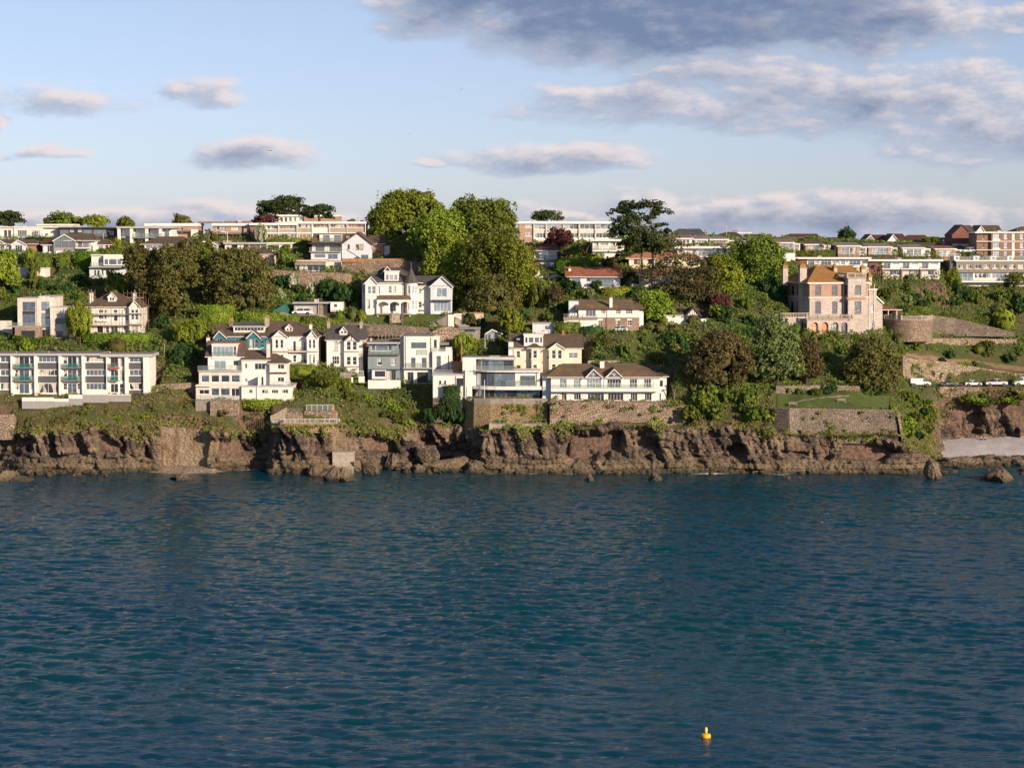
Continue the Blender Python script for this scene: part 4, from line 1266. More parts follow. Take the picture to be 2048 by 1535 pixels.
def gabled_white_villa():
 h = House('white_villa', 'white Victorian villa with half timbered gable, dormer and two tall chimneys', 'house', 652, 740, Y=444, px2=690)
 h.wall(653, 727, 680, 740, 0, 9, 'white', [(667, 681.5, 675, 701, 1, 2, 'wc'), (664, 712, 678, 728, 3, 2, 'wd')])
 h.hip(652, 728, 680, 651, 0, 10, 652, 728, 'rf_slate', .25)
 h.wall(688.5, 717.5, 681, 740, -1.0, 3, 'white', [(693, 682.5, 701, 700, 1, 2, 'wd'), (705, 682.5, 713, 700, 1, 2, 'wd'), (693, 713, 701, 729.5, 1, 2, 'wd'), (705, 713, 713, 729.5, 1, 2, 'wd')], pad=False)
 h.gable(688.5, 717.5, 681, 668, -1.0, 5, 703, 'white', 'rf_slate', barge='browntrim')
 for a, b, c, d in ((693, 681.3, 712, 680.1), (702.4, 681, 703.6, 670)):
  h.boxm('timber', min(a, c), max(a, c), min(b, d), max(b, d), -1.05, -1.001, 'browntrim')
 for y in (702.5, 705, 732.5):
  h.slab(688, 718, y, y + 1.2, -1.12, -.95, 'browntrim' if y != 705 else 'trim', 0, 'string_course')
 h.slab(664, 678, 680.2, 681.2, -.1, -.005, 'browntrim', 0, 'lintel'); h.slab(665.5, 676.5, 701.5, 702.6, -.12, -.005, 'browntrim', 0, 'sill_course')
 h.dormer(679.5, 694, 662, 669.5, 1.6, 5, [(681.5, 660.5, 686, 667, 1, 1, 'wd'), (688, 660.5, 692, 667, 1, 1, 'wd')], 'gable', 653, 'rf_slate')
 h.chimney(654, 659.5, 642.5, 656, 4, 'concrete_l', 1, 1.0); h.chimney(719.5, 725, 642.5, 660, 4, 'concrete_l', 1, 1.0)
 for px in (653, 726.5):
  h.boxm('quoin', px - .7, px + .7, 681, 740, -.04, -.002, 'browntrim')
 h.boxm('garden_wall', 680, 702, 744, 757, -3.5, -3.2, 'concrete'); h.boxm('gate_pier', 717, 729, 752, 765, -5.0, -4.6, 'white'); h.boxm('gate_pier', 702.5, 706, 754, 765, -5.0, -4.6, 'white')
 h.rail(702, 727, 741.5, 750, -3.0, mat=None, posts='trim')
gabled_white_villa()
def grey_narrow_house():
 h = House('grey_house', 'narrow blue grey clad house with glass fronted top storey between white houses', 'house', 735, 768, Y=441, px2=770)
 h.wall(736, 800, 738, 768, .5, 10, 'bluegrey', [(743, 741, 770.5, 754, 1, 1, 'wd'), (774, 741, 782, 760, 1, 1, 'we'), (783, 741, 791, 760, 2, 1, 'gk')])
 h.wall(736, 800, 709, 738, .3, 10, 'bluegrey', [(754.5, 716, 763.5, 730, 1, 2, 'wc'), (782, 716, 791, 730, 1, 2, 'wc')], dn=0)
 h.wall(738, 799, 687, 708, 1.6, 10, 'bluegrey', [(742, 690, 750, 702, 1, 1, 'wb'), (751, 689, 775, 702, 1, 1, 'wb'), (776, 691, 783, 702, 1, 1, 'wd')], dn=0)
 h.flatroof(735, 799, 684.5, 687.5, .6, 10, .12, 'fascia')
 h.slab(736, 800, 707.5, 710, -.5, 2, 'greytrim', 0, 'balcony_floor')
 h.rail(737, 799, 697, 707.3, -.4, n=5, posts='metal', ret=1.8)
 h.slab(735.5, 800, 737, 739, -.2, .5, 'greytrim', 0, 'canopy')
 h.wall(744, 772, 740, 757.5, -.6, .48, 'white', [(748.5, 741, 770.5, 754, 1, 1, 'wd')], dn=0, name='bay')
 h.boxm('front_wall', 736, 801, 760, 768, -2.2, -1.9, 'white', dn=1)
 h.boxm('roof_unit', 740, 744, 676, 685, 4, 5, 'fascia')
 for i in range(6):
  x = 757 + i * 7
  h.boxm('fence_post', x - .5, x + .5, 666, 684.5, 12, 12.1, 'woodgrey')
grey_narrow_house()
def white_cube_house():
 h = House('modern_white_house', 'tall plain white cube house with dark framed slit windows and garage', 'house', 801, 767, Y=441, px2=860)
 h.wall(808, 866, 672, 735, .3, 10, 'white', [(822, 684.5, 852.5, 695.5, 3, 1, 'gb'), (822, 715, 830.8, 735, 1, 1, 'gb'), (843.5, 715, 853, 735, 1, 1, 'gb')], dn=0)
 h.wall(808, 866, 736.8, 767, .6, 10, 'white', [(815, 744, 827, 765, 2, 1, 'gd'), (834, 744, 856, 766, 1, 1, 'gk')], rev=.3)
 h.wall(800.5, 807.9, 672, 767, 1.6, 10, 'offwhite', [])
 h.slab(806, 866, 735.2, 737.2, -.5, .6, 'fascia', 0, 'balcony_floor')
 h.rail(812, 858, 726, 735, -.4, n=4)
 h.rail(834, 853, 700, 710, .22, n=1)
 h.wall(866.2, 877.5, 672.5, 702, .8, 8, 'white', [(867.5, 679, 873.5, 695.5, 1, 1, 'gd')], dn=3)
 h.wall(865, 893, 702.5, 770, -.6, 8, 'white', [(873, 711.5, 881.5, 736, 1, 2, 'gb')])
 h.boxm('parapet', 891, 902.5, 695, 702.4, -.6, 3, 'white'); h.wall(893.05, 903, 702.4, 770, -.55, 8, 'white', [])
 h.rail(867, 891, 694.5, 702, -.5, n=2)
 h.slab(806, 867, 671, 672.2, .25, 10, 'greytrim', 0, 'coping')
 h.pipe(811, 673, 735, .22, 'black'); h.pipe(862, 674, 766, .22, 'black'); h.pipe(897.5, 710, 768, -.65, 'black')
 h.slab(878, 898, 685, 690, 5, 9, 'greytrim', 0, 'rear_roof')
white_cube_house()
def curved_house():
 h = House('curved_modern_house', 'modern white house with curved glass front and wrap around balconies above a sea wall', 'house', 925, 795, Y=430.5, px2=1000)
 def ring(x0, x1, rad, d0, d1, n=7):
  """plan outline whose near left corner is rounded"""
  pts = [(x0, d1)]
  for t in np.linspace(0, math.pi / 2, n):
   pts.append((x0 + rad - rad * math.cos(t), d0 + rad * .7 - rad * .7 * math.sin(t)))
  pts += [(x1, d0), (x1, d1)]
  return pts
 def prism(name, pts, z0, z1, mat):
  mb = MB(); n = len(pts)
  b = [(p[0], p[1], z0) for p in pts]; t = [(p[0], p[1], z1) for p in pts]
  mb.poly(t); mb.poly(b[::-1])
  for i in range(n):
   j = (i + 1) % n
   mb.poly([b[i], b[j], t[j], t[i]])
  return mb.build(name, M[mat], h.e)
 def glazed(pts, z0, z1, st, frame='g'):
  for i in range(1, len(pts) - 2):
   a, b = pts[i], pts[i + 1]
   l = math.hypot(b[0] - a[0], b[1] - a[1])
   if l < .35:
    continue
   k = max(1, round(l / 2.2))
   ang = math.atan2(b[1] - a[1], b[0] - a[0])
   for q in range(k):
    f_ = q / k
    h.win(a[0] + (b[0] - a[0]) * f_, a[1] + (b[1] - a[1]) * f_, z0, l / k - .02, z1 - z0, 1, 1, frame + st[(i + q) % len(st)], ang, False)
 X = lambda px, d=0: h.L(px, 780, d)[0]
 Z = lambda py, d=0: h.L(1000, py, d)[2]
 h.pad(X(930), X(1083), 0, 9)
 # lower storey, set back
 p0 = ring(X(944, 2), X(1080, 2), 5.0, 1.6, 9)
 prism('wall', [(a, b + .25) for a, b in p0], Z(796) - 1.5, Z(779.5), 'darkclad')
 glazed(p0, Z(795), Z(780.5), 'dbdbbd')
 # slab and middle storey
 p1 = ring(X(940), X(1083), 7.5, -.6, 9)
 prism('balcony_band', p1, Z(779), Z(772.5), 'white')
 p2 = ring(X(944, .6), X(1029, .6), 6.6, .5, 9)
 prism('wall', [(a + .1, b + .25) for a, b in p2], Z(772.4), Z(744.2), 'darkclad')
 glazed(p2, Z(772), Z(747.5), 'bcdpdbp')
 h.wall(1030, 1080, 744, 772.4, .4, 9, 'white', [(1040, 751, 1070, 770, 3, 1, 'gb')], dn=0)
 prism('roof_band', ring(X(940), X(1081), 7.4, -.3, 9), Z(744), Z(741.5), 'white')
 h.rail(1012, 1079, 760.5, 772, -.45, n=5)
 h.rail(947, 1011, 0, 0, -.2, n=1) if False else None
 # top storey
 h.wall(925, 952, 716, 745, 2.8, 10, 'white', [], dn=3)
 p3 = ring(X(950, 3), X(1027, 3), 4.0, 3.0, 9)
 prism('wall', [(a + .1, b + .25) for a, b in p3], Z(741.4), Z(720), 'darkclad')
 glazed(p3, Z(741), Z(722), 'bpbdb')
 prism('roof_band', ring(X(948, 3), X(1031, 3), 4.6, 2.3, 9.5), Z(721), Z(717.5), 'fascia')
 h.flatroof(926, 1028, 714.5, 717.3, 3.2, 9, .1, 'white', 'rf_flat')
 h.rail(947, 1027, 732, 741.3, .1, n=7)
 h.boxm('rooflight', 978, 1000, 711.5, 715, 5, 7, 'fascia')
 # west wing with garage and ramp wall
 h.wall(866, 930, 750, 795, 1.5, 9, 'white', [(878, 761, 882.5, 767.5, 1, 1, 'gd'), (888, 761, 892, 768, 1, 1, 'gd'), (912.5, 756, 926, 771, 1, 1, 'gk')], dn=3, pad=False)
 h.slab(864, 931, 747.5, 750.2, 1.3, 9, 'fascia', 0, 'roof')
 h.rail(867, 905, 740, 747.3, 1.6, n=4)
 h.wall(930.2, 944, 741, 780, 1.0, 9, 'white', [], dn=3, pad=False)
 h.boxm('cedar_screen', 903, 922, 722, 743, 6, 6.15, 'woodorange')
 h.boxm('wing_base', 866, 885, 795, 808, 1.2, 4, 'rubble_d', dn=4)
 h.pipe(911, 752, 772, 1.4, 'black'); h.pipe(1073, 746, 771, .3, 'black')
 a = h.L(992, 737, .0)
curved_house()
def cream_villa():
 h = House('cream_villa', 'cream Victorian villa with bay windows and dormer behind the curved glass house', 'house', 1017, 748, Y=441.5, px2=1090)
 w = h.wall
 w(1027, 1163, 696, 748, .6, 10, 'cream', [(1033, 701.5, 1040, 715, 1, 2, 'wd', 'A'), (1033, 730, 1041, 740, 1, 1, 'rd'), (1137, 705, 1155, 716, 2, 2, 'wp'), (1094, 712, 1098, 718, 1, 1, 'wd'), (1058, 705, 1062, 716, 1, 1, 'wd')], right=[])
 h.boxm('party_gable', 1017, 1026.8, 684, 748, .8, 9, 'white', dn=2)
 h.hip(1019, 1165, 696, 668, .6, 11, 1019, 1165, 'rf_brown', .25)
 h.wall(1063, 1079, 696, 748, -.7, 3, 'cream', [(1066, 700.5, 1073.5, 716, 1, 2, 'wd'), (1066, 729, 1073.5, 742, 1, 2, 'wd')], pad=False, name='bay')
 h.hip(1056, 1082, 695.5, 687.5, -.7, 3, 1066, 1072, 'rf_brown', .2)
 h.slab(1062, 1080, 717, 719, -.85, -.5, 'cream', 0, 'string_course')
 w(1098, 1130, 696.5, 748, -.9, 3, 'cream', [(1103.5, 700, 1111, 717, 1, 2, 'wd'), (1115.5, 700, 1123, 717, 1, 2, 'wd'), (1103.5, 728, 1111, 740, 1, 2, 'wd'), (1115.5, 728, 1123, 740, 1, 2, 'wd')], pad=False)
 h.gable(1098, 1130, 696.5, 686, -.9, 6, 1113, 'cream', 'rf_brown')
 h.slab(1097.5, 1130.5, 718.5, 721, -1.05, -.8, 'trim', 0, 'string_course')
 h.dormer(1048, 1086, 670.5, 690, 1.2, 6, [(1050, 674, 1055, 685.5, 1, 1, 'wd'), (1056.5, 674, 1067, 685.5, 1, 1, 'wb'), (1068.5, 674, 1078.5, 685.5, 1, 1, 'wb'), (1080, 674, 1084, 685.5, 1, 1, 'wd')], 'flat', 668)
 h.boxm('rooflight', 1033, 1040, 676, 680, 2.0, 2.2, 'g_pale')
 h.chimney(1083.5, 1089, 661.5, 676, 7, 'cream', 0, .8, 'concrete_l')
 h.chimney(1123, 1129.5, 670, 682, 5.5, 'concrete_l', 0, .8)
 c = h.L(1125.5, 669, 5.8)
 mb = MB(); mb.lathe([(.3, 0), (.36, .15), (.2, .45), (.34, .62), (.1, 1.0)], 10)
 mb.build('chimney_cowl', M['clay'], h.e, tuple(c))
 h.pipe(1083, 697, 740, .5, 'trim')
 for px in range(1052, 1096, 6):
  pass
cream_villa()
def wide_bungalow():
 h = House('wide_white_house', 'wide white house with brown hipped roof and twin glazed gables', 'house', 1100, 802, Y=428.5, px2=1220)
 up = [(1119, 757.5, 1133, 775, 2, 1, 'wp'), (1147, 757.5, 1161, 775, 3, 1, 'wp'), (1173, 758, 1202, 775, 5, 1, 'wp'), (1214, 758, 1242, 775, 5, 1, 'wd'), (1259, 757.5, 1274, 775, 3, 2, 'wd'), (1287.5, 757.5, 1302, 775, 3, 2, 'wd')]
 lo = [(1123, 786.5, 1133, 800, 2, 1, 'wd'), (1147.5, 786, 1161.5, 799.5, 3, 1, 'wd'), (1175, 786, 1208, 801, 5, 1, 'wb'), (1215.5, 786, 1246.5, 801, 5, 1, 'wd'), (1261, 786, 1274.5, 801, 3, 1, 'wd'), (1289, 786, 1303, 801, 3, 1, 'wd')]
 h.wall(1102, 1318, 753.5, 802, .8, 12, 'white', up + lo)
 h.wall(1318.2, 1333, 752.5, 802, 1.4, 11, 'white', [(1319.5, 760.5, 1325.8, 772, 1, 1, 'bd'), (1318.8, 786, 1322, 801, 1, 1, 'wd')])
 h.wall(1085, 1101.8, 757, 802, 2.0, 12, 'bluewhite', [])  # white left wall, its shade painted in as a bluish tone
 h.hip(1098, 1321, 753.8, 727.5, .6, 14, 1124, 1273, 'rf_moss', .5)
 h.hip(1316, 1334, 752.3, 746, 1.2, 10, 1316, 1322, 'rf_brown', .4)
 for a, b, xa in ((1173, 1203, 1187), (1213, 1244, 1228)):
  h.wall(a, b, 751.8, 757, .35, 6, 'white', [], dn=0, pad=False)
  h.gable(a, b, 752, 737.5, .35, 8, xa, 'white', 'rf_brown', ov=.5)
  E0, E1, A = h.L(a + 3, 753, .3), h.L(b - 3, 753, .3), h.L(xa, 740.2, .3)
  for i, sg in enumerate((0, 1)):
   q = MB(); e = E0 if sg == 0 else E1
   o_ = .16 if sg == 0 else -.16
   pts = [(e[0], .3, e[2]), (A[0] - o_ * .6, .3, e[2]), (A[0] - o_ * .6, .3, A[2])]
   if sg: pts = pts[::-1]
   q.poly(pts); q.poly([(p[0], .34, p[2]) for p in pts[::-1]])
   q.build('gable_pane', M['g_blue'], h.e)
  g_ = MB(); g_.tube((A[0], .27, A[2]), (A[0], .27, E0[2]), .07, n=4)
  for e in (E0, E1):
   g_.tube((A[0], .27, E0[2] + .4), ((A[0] + e[0]) / 2, .27, (A[2] + e[2]) / 2), .06, n=4)
  g_.build('gable_frame', M['trim'], h.e)
 h.slab(1102, 1318, 776.5, 783, -.7, .79, 'white', 0, 'balcony_floor')
 h.rail(1104, 1316, 766.5, 776.4, -.6, n=17, posts='trim', cap='trim')
 h.chimney(1200, 1208.5, 721, 741, 5, 'white', 0, .9, 'rf_red')
 h.pipe(1208, 753, 801, .7, 'trim'); h.pipe(1307, 758, 776, .7, 'trim')
 for px in (1110, 1136, 1172, 1250, 1280, 1305):
  pass
 h.slab(1176, 1239, 721, 726.5, 15, 15.3, 'concrete_l', 0, 'rear_parapet')
wide_bungalow()
# ------------------------------------------------------------------ buildings of the middle slope
def cubist_house():
 h = House('cubist_house', 'white cubist house with tall vertical glazing beside the scaffolded house', 'house', 36, 676, px2=90)
 h.wall(36, 78, 596, 676, 0, 9, 'offwhite', [(45, 603.5, 70.5, 622, 3, 1, 'gb'), (45, 628, 70.5, 653, 3, 1, 'gb')])
 h.boxm('glazing_band', 45, 70.5, 622.2, 627.8, -.04, -.002, 'darkclad')
 h.wall(78.2, 100, 592.5, 676, .9, 9, 'offwhite', [(82.5, 603.5, 99, 620, 1, 1, 'gp'), (82.5, 626, 99, 634.5, 1, 1, 'gp'), (82.5, 635.5, 99, 655, 1, 1, 'gp'), (81, 659, 99, 674, 2, 1, 'gd')], pad=False)
 h.wall(100.1, 112, 592.6, 676, 1.2, 9, 'offwhite', [], pad=False)
 h.wall(101, 148, 614.5, 676, -.6, 7, 'offwhite', [(111.5, 636, 134, 646.5, 5, 1, 'gd'), (112, 662, 126, 674, 3, 1, 'gd')])
 h.boxm('wall_recess_frame', 110.5, 134.5, 622, 623, -.7, -.602, 'fascia')
 h.slab(35.5, 78.5, 595, 596.2, -.1, 9, 'fascia', 0, 'coping'); h.slab(78.6, 112.5, 591.4, 592.4, .8, 9, 'fascia', 0, 'coping'); h.slab(100.5, 148.5, 613.2, 614.4, -.7, 7, 'fascia', 0, 'coping')
 h.boxm('flue', 79.5, 82, 586.5, 592, 5, 5.4, 'metal')
 h.pipe(74, 598, 654, -.06, 'fascia')
 h.slab(14, 80, 652, 654, -2.6, -.02, 'concrete_l', 0, 'terrace_floor')
 h.rail(16, 79, 645.5, 652, -2.5, n=6)
 h.boxm('garage', 30, 80, 654.2, 676, -2.5, -.05, 'cottage', dn=2)
 h.boxm('garage_door', 43, 70, 661, 675, -2.56, -2.503, 'door')
 h.boxm('ramp_wall', 0, 25, 641, 655, 2, 2.3, 'offwhite', dn=3)
cubist_house()
def scaffolded_house():
 h = House('white_hip_roof_house', 'white house with brown hipped roof and dormer wrapped in scaffolding', 'house', 176, 668, px2=230)
 wn = [(197, 619, 206, 626, 2, 1, 'wd'), (209, 619, 213, 626, 1, 1, 'wd'), (227, 619, 234.5, 626, 2, 1, 'wd'), (251, 619, 254, 626, 1, 1, 'wd'),
   (197, 629, 207, 638, 2, 2, 'wd'), (209, 629, 213, 638, 1, 2, 'wd'), (227, 629, 235, 642, 1, 1, 'wd'), (251, 630, 257, 640, 1, 1, 'wd'),
   (194, 651, 206, 666, 2, 1, 'wd'), (222, 651, 235, 667, 2, 1, 'wd'), (246, 651, 257, 666, 2, 1, 'wc'), (211, 653, 218, 665, 1, 2, 'wd')]
 h.wall(177, 259, 613.5, 668, .3, 10, 'white', wn)
 h.wall(259.2, 281, 613, 668, -.8, 8, 'white', [(262, 619, 268, 626, 1, 1, 'wd'), (270, 619, 276, 626, 1, 1, 'wd'), (262, 629, 268, 639, 1, 2, 'wd'), (270, 629, 276, 639, 1, 2, 'wd'), (262, 650, 275, 663, 2, 1, 'wc')])
 h.hip(175, 273, 613.5, 585.5, .3, 12, 218, 236, 'rf_brown', .5)
 h.gable(259.2, 281, 613.2, 600.5, -.8, 7, 269, 'white', 'rf_brown')
 h.gable(192, 212, 613.2, 605.5, -.1, 5, 203, 'rf_brown', 'rf_brown', ov=.1, barge=None)
 h.dormer(216, 232, 593, 604, 2.2, 6, [(219, 594.5, 223, 601, 1, 1, 'wd'), (224, 594.5, 228, 601, 1, 1, 'wd')], 'gable', 584.5)
 h.chimney(179.5, 186, 585, 609, 5, 'white', 1, .8); h.chimney(266, 272, 585, 602, 6, 'bluewhite', 1, .8)
 h.slab(193, 214, 640, 643, -.3, .3, 'trim', 0, 'bay_roof')
 # scaffolding is its own thing
 s = House('scaffolding', 'steel tube scaffolding with timber boards round the hipped roof house', 'scaffolding', 176, 668, Y=h.Y - 1.6)
 def tube(name, a, b, mat='rust', r=.035):
  mb = MB(); mb.tube(tuple(a), tuple(b), r, n=4); mb.build(name, M[mat], s.e)
 for px in (183, 191, 206, 221, 228, 244, 257, 263, 280, 287, 292):
  top = 613 if px < 280 else 600
  for d in (0, 1.1):
   tube('standard', s.L(px, 668, d), s.L(px, top, d))
 for px in (280, 287, 292, 297):
  for d in (4, 7):
   tube('standard', s.L(px, 660, d), s.L(px, 596, d))
 for py in (622, 627, 645, 650):
  tube('ledger', s.L(178, py, 0), s.L(292, py, 0))
 for py in (627.5, 649):
  for d in (.05, .4, .75):
   a, b = s.L(178, py, d), s.L(291, py, d)
   mb = MB(); mb.box(a[0], b[0], d, d + .3, a[2], a[2] + .09); mb.build('scaffold_board', M['plank'], s.e)
 for px0, px1, y0, y1, d in ((177, 190, 578, 616, 6.5), (247, 287, 580, 612, 7.5)):
  k = np.linspace(px0, px1, 3 if px1 - px0 < 20 else 6)
  for px in k:
   tube('standard', s.L(px, y1 + 4, d), s.L(px, y0 + (px % 3), d)); tube('standard', s.L(px, y1 + 4, d + 1), s.L(px, y0 + 2, d + 1))
  for py in (y0 + 6, y0 + 13, y0 + 24):
   tube('ledger', s.L(px0 - 1, py, d), s.L(px1 + 1, py, d))
  for py in (y0 + 16, y0 + 33):
   a, b = s.L(px0, py, d), s.L(px1, py, d)
   mb = MB(); mb.box(a[0], b[0], d, d + .9, a[2], a[2] + .08); mb.build('scaffold_board', M['plank'], s.e)
 for a, b, c, d in ((281, 668, 296, 640), (284, 640, 296, 612), (262, 606, 280, 590), (183, 668, 191, 645)):
  tube('brace', s.L(a, b, .5), s.L(c, d, .5))
 for y0, y1 in ((668, 648), (648, 627)):
  for q in (0, .45):
   a, b = s.L(286, y0, -.2), s.L(283, y1, -.2)
   tube('ladder', (a[0] + q, a[1], a[2]), (b[0] + q, b[1], b[2]), 'metal', .03)
scaffolded_house()
def cube_with_turret():
 h = House('white_terrace_house', 'white two storey house with wide bay window and little grey domed turret', 'house', 180, 556, px2=215)
 h.wall(179, 252, 534, 556, .3, 8, 'bluewhite', [(188, 540, 192, 552, 1, 1, 'wd'), (194, 540, 199, 552, 1, 1, 'wd'), (203, 540, 206.5, 549, 1, 1, 'wd'), (211, 540, 217, 549, 1, 1, 'wd'), (221, 540, 225, 549, 1, 1, 'wd')])
 h.slab(178, 253, 533, 535, -.9, .3, 'fascia', 0, 'balcony_floor')
 h.wall(183, 207, 511.5, 533, 1.0, 8, 'white', [(196, 519, 200.5, 532, 1, 1, 'wd'), (203, 519, 206.5, 532, 1, 1, 'wd')], dn=0)
 h.wall(207.2, 246, 510, 531, -.5, 8, 'white', [(208, 518, 216, 529.5, 1, 1, 'wb'), (217, 518, 233, 529.5, 1, 1, 'wb'), (234, 518, 242, 529.5, 1, 1, 'wb')], dn=0)
 h.boxm('bay_base', 207.2, 242, 531.2, 538, -.45, .28, 'darkclad')
 h.flatroof(182, 246, 509, 511, .6, 8, .05, 'trim')
 c = h.L(251, 534, 2)
 mb = MB(); mb.lathe([(.95, -1.8), (.95, 2.75)], 14); mb.build('turret', M['white'], h.e, tuple(c))
 mb = MB(); mb.lathe([(1.15, 2.75), (1.0, 3.0), (.6, 3.35), (.12, 3.55), (.05, 3.9)], 14); mb.build('turret_dome', M['rf_lead'], h.e, tuple(c))
 h.rail(181, 206, 526, 533, -.8, n=4)
cube_with_turret()
def garden_room():
 h = House('garden_building', 'small flat roofed white garden building among hedges on the left slope', 'house', 38, 554, px2=70)
 h.wall(38, 91, 537, 554, 0, 5, 'white', [(38.8, 541, 41, 550, 1, 1, 'wd'), (56, 542, 65, 550, 1, 1, 'wd')])
 h.slab(37.5, 91.5, 535.5, 537.2, -.2, 5, 'trim', 0, 'roof')
 h.boxm('pier', 78, 80, 537.3, 554, -.12, -.005, 'offwhite')
garden_room()
def turret_villa():
 h = House('turreted_villa', 'large white Victorian villa with slate cone turret, porch and gables above its lawn', 'house', 720, 628, px2=810)
 w = h.wall
 w(730, 808, 565, 628, .6, 11, 'white', [(776.5, 571.5, 783, 586, 1, 2, 'wp'), (785, 571.5, 792, 586, 1, 2, 'wc'), (757, 572, 759.5, 588, 1, 2, 'wd'), (779, 604, 791.5, 621.5, 3, 1, 'gd'), (801, 604, 818, 620, 3, 1, 'wc')])
 w(724, 731, 568, 628, 2.5, 9, 'bluewhite', [(726, 572, 730, 586, 1, 2, 'wd')], pad=False)  # white left return, shade put into the bluish colour
 w(731, 753, 566, 628, -1.0, 6, 'white', [(735, 572, 741.5, 587.5, 1, 2, 'wp'), (743.5, 572, 751, 587.5, 1, 2, 'wp'), (734, 599, 740, 617, 1, 2, 'wc'), (745, 599, 751, 617, 1, 2, 'wp')], pad=False)
 h.gable(729, 754.5, 566, 553, -1.0, 7, 742, 'bluewhite', 'rf_slate')
 for y in (589, 596):
  h.slab(730.5, 753.5, y, y + 1.3, -1.15, -.9, 'trim', 0, 'string_course')
 h.hip(726, 842, 565, 536, .6, 13, 766, 800, 'rf_slate', .4)
 h.gable(764, 786, 546, 532.5, 3.2, 8, 775, 'rf_slate', 'rf_slate', ov=.3, barge='trim')
 h.dormer(769, 797, 543.5, 562, .9, 6, [(771.5, 549, 777, 560.5, 1, 1, 'wp'), (778.5, 549, 786, 560.5, 2, 2, 'wp'), (787.5, 549, 794.5, 560.5, 1, 1, 'wp')], 'flat', 541.5)
 # porch with columns
 mb = MB()
 A, B = h.L(753, 599, -1.6), h.L(823, 599, -1.6)
 zt = h.L(788, 590, .55)[2]
 mb.hexa([(A[0], -1.8, A[2]), (B[0], -1.8, A[2]), (B[0], .58, A[2]), (A[0], .58, A[2]), (A[0] + .5, -.5, zt), (B[0] - .5, -.5, zt), (B[0] - .5, .58, zt), (A[0] + .5, .58, zt)])
 mb.build('porch_roof', M['rf_moss'], h.e)
 h.boxm('porch_beam', 753.5, 822.5, 599, 603, -1.7, -1.4, 'trim')
 for a in (754, 777, 798.5, 818.5):
  h.boxm('porch_column', a, a + 3, 603.1, 628, -1.68, -1.42, 'trim', dn=.5)
 for a, b in ((757, 777), (780, 798.5), (801.5, 818.5)):
  z = h.L(a, 603, -1.6)[2]; x0, x1 = h.L(a, 603, -1.6)[0], h.L(b, 603, -1.6)[0]
  mb = MB()
  for k in range(6):
   f0, f1 = k / 6, (k + 1) / 6
   g0, g1 = .42 * abs(2 * f0 - 1) ** 2, .42 * abs(2 * f1 - 1) ** 2
   xa, xb = x0 + (x1 - x0) * f0, x0 + (x1 - x0) * f1
   mb.hexa([(xa, -1.62, z - g0 - .05), (xb, -1.62, z - g1 - .05), (xb, -1.48, z - g1 - .05), (xa, -1.48, z - g0 - .05), (xa, -1.62, z), (xb, -1.62, z), (xb, -1.48, z), (xa, -1.48, z)])
  mb.build('porch_arch', M['trim'], h.e)
 h.slab(752, 824, 626.5, 629, -2.2, .58, 'concrete_l', 0, 'porch_floor')
 # turret
 ctr = h.L(822.5, 628, .9)
 rad = (h.L(836, 600, .9)[0] - h.L(809, 600, .9)[0]) / 2
 zb, zt = ctr[2] - 1.5, h.L(822, 565, .9)[2]
 n = 10
 mb = MB()
 pts = [(ctr[0] + rad * math.cos(2 * math.pi * (i + .5) / n), .9 + rad * math.sin(2 * math.pi * (i + .5) / n)) for i in range(n)]
 todo = []
 for i in range(n):
  a, b = pts[i], pts[(i + 1) % n]
  l = math.hypot(b[0] - a[0], b[1] - a[1]); u = ((b[0] - a[0]) / l, (b[1] - a[1]) / l, 0); nn = (u[1], -u[0], 0)
  hl = []
  if nn[1] < .1:
   for (t, bt) in ((572, 587), (600, 619)):
    z0, z1 = h.L(822, bt, 0)[2] - zb, h.L(822, t, 0)[2] - zb
    hl.append((l * .22, z0, l * .78, z1))
    ang = math.atan2(u[1], u[0])
    todo.append((a[0] + u[0] * l * .22 - nn[0] * .1, a[1] + u[1] * l * .22 - nn[1] * .1, zb + z0, l * .56, z1 - z0, 1, 2, 'wp', ang))
  h.panel(mb, (a[0], a[1], zb), u, nn, l, zt - zb, hl)
 mb.build('turret', M['white'], h.e)
 for t in todo: h.win(*t)
 ap = h.L(821, 534.5, .9)[2]
 mb = MB(); mb.lathe([(rad + .35, zt - .02), (rad + .1, zt + .35), (rad * .55, zt + (ap - zt) * .5), (.08, ap)], 10, (ctr[0], .9, 0)); mb.build('turret_roof', M['rf_slate'], h.e)
 mb = MB(); mb.tube((ctr[0], .9, ap - .1), (ctr[0], .9, ap + 1.1), .05); mb.build('finial', M['metal'], h.e)
 # east wing
 w(836, 861, 570, 628, 2.2, 11, 'white', [(837, 603, 843, 615, 1, 2, 'wc'), (837, 576, 842, 588, 1, 2, 'wp')])
 h.hip(834, 884, 571, 552, 2.2, 12, 834, 884, 'rf_slate', .3)
 w(861.2, 904, 571, 628, .4, 9, 'bluewhite', [(873, 576, 893, 594, 2, 1, 'wp'), (867, 604, 901, 623, 5, 1, 'wp')])  # white wing; tree shade painted in as a bluish tone
 h.gable(861.2, 904, 571.5, 552.5, .4, 10, 883, 'bluewhite', 'rf_slate', ov=.45)
 h.slab(864, 902, 599.5, 602.5, -.5, .38, 'rf_slate', 0, 'bay_roof')
 h.pipe(755, 566, 628, .5, 'trim'); h.pipe(806.5, 566, 590, .5, 'trim'); h.pipe(852, 573, 627, 2.1, 'trim')
 st = MB()
 for i in range(6):
  a, b = h.L(784, 629, -2.2), h.L(804, 629, -2.2)
  st.box(a[0], b[0], -2.3 - i * .4 - .4, -2.3 - i * .4, a[2] - .8 - i * .2, a[2] - .05 - i * .2)
 st.build('garden_steps', M['concrete_l'], h.e)
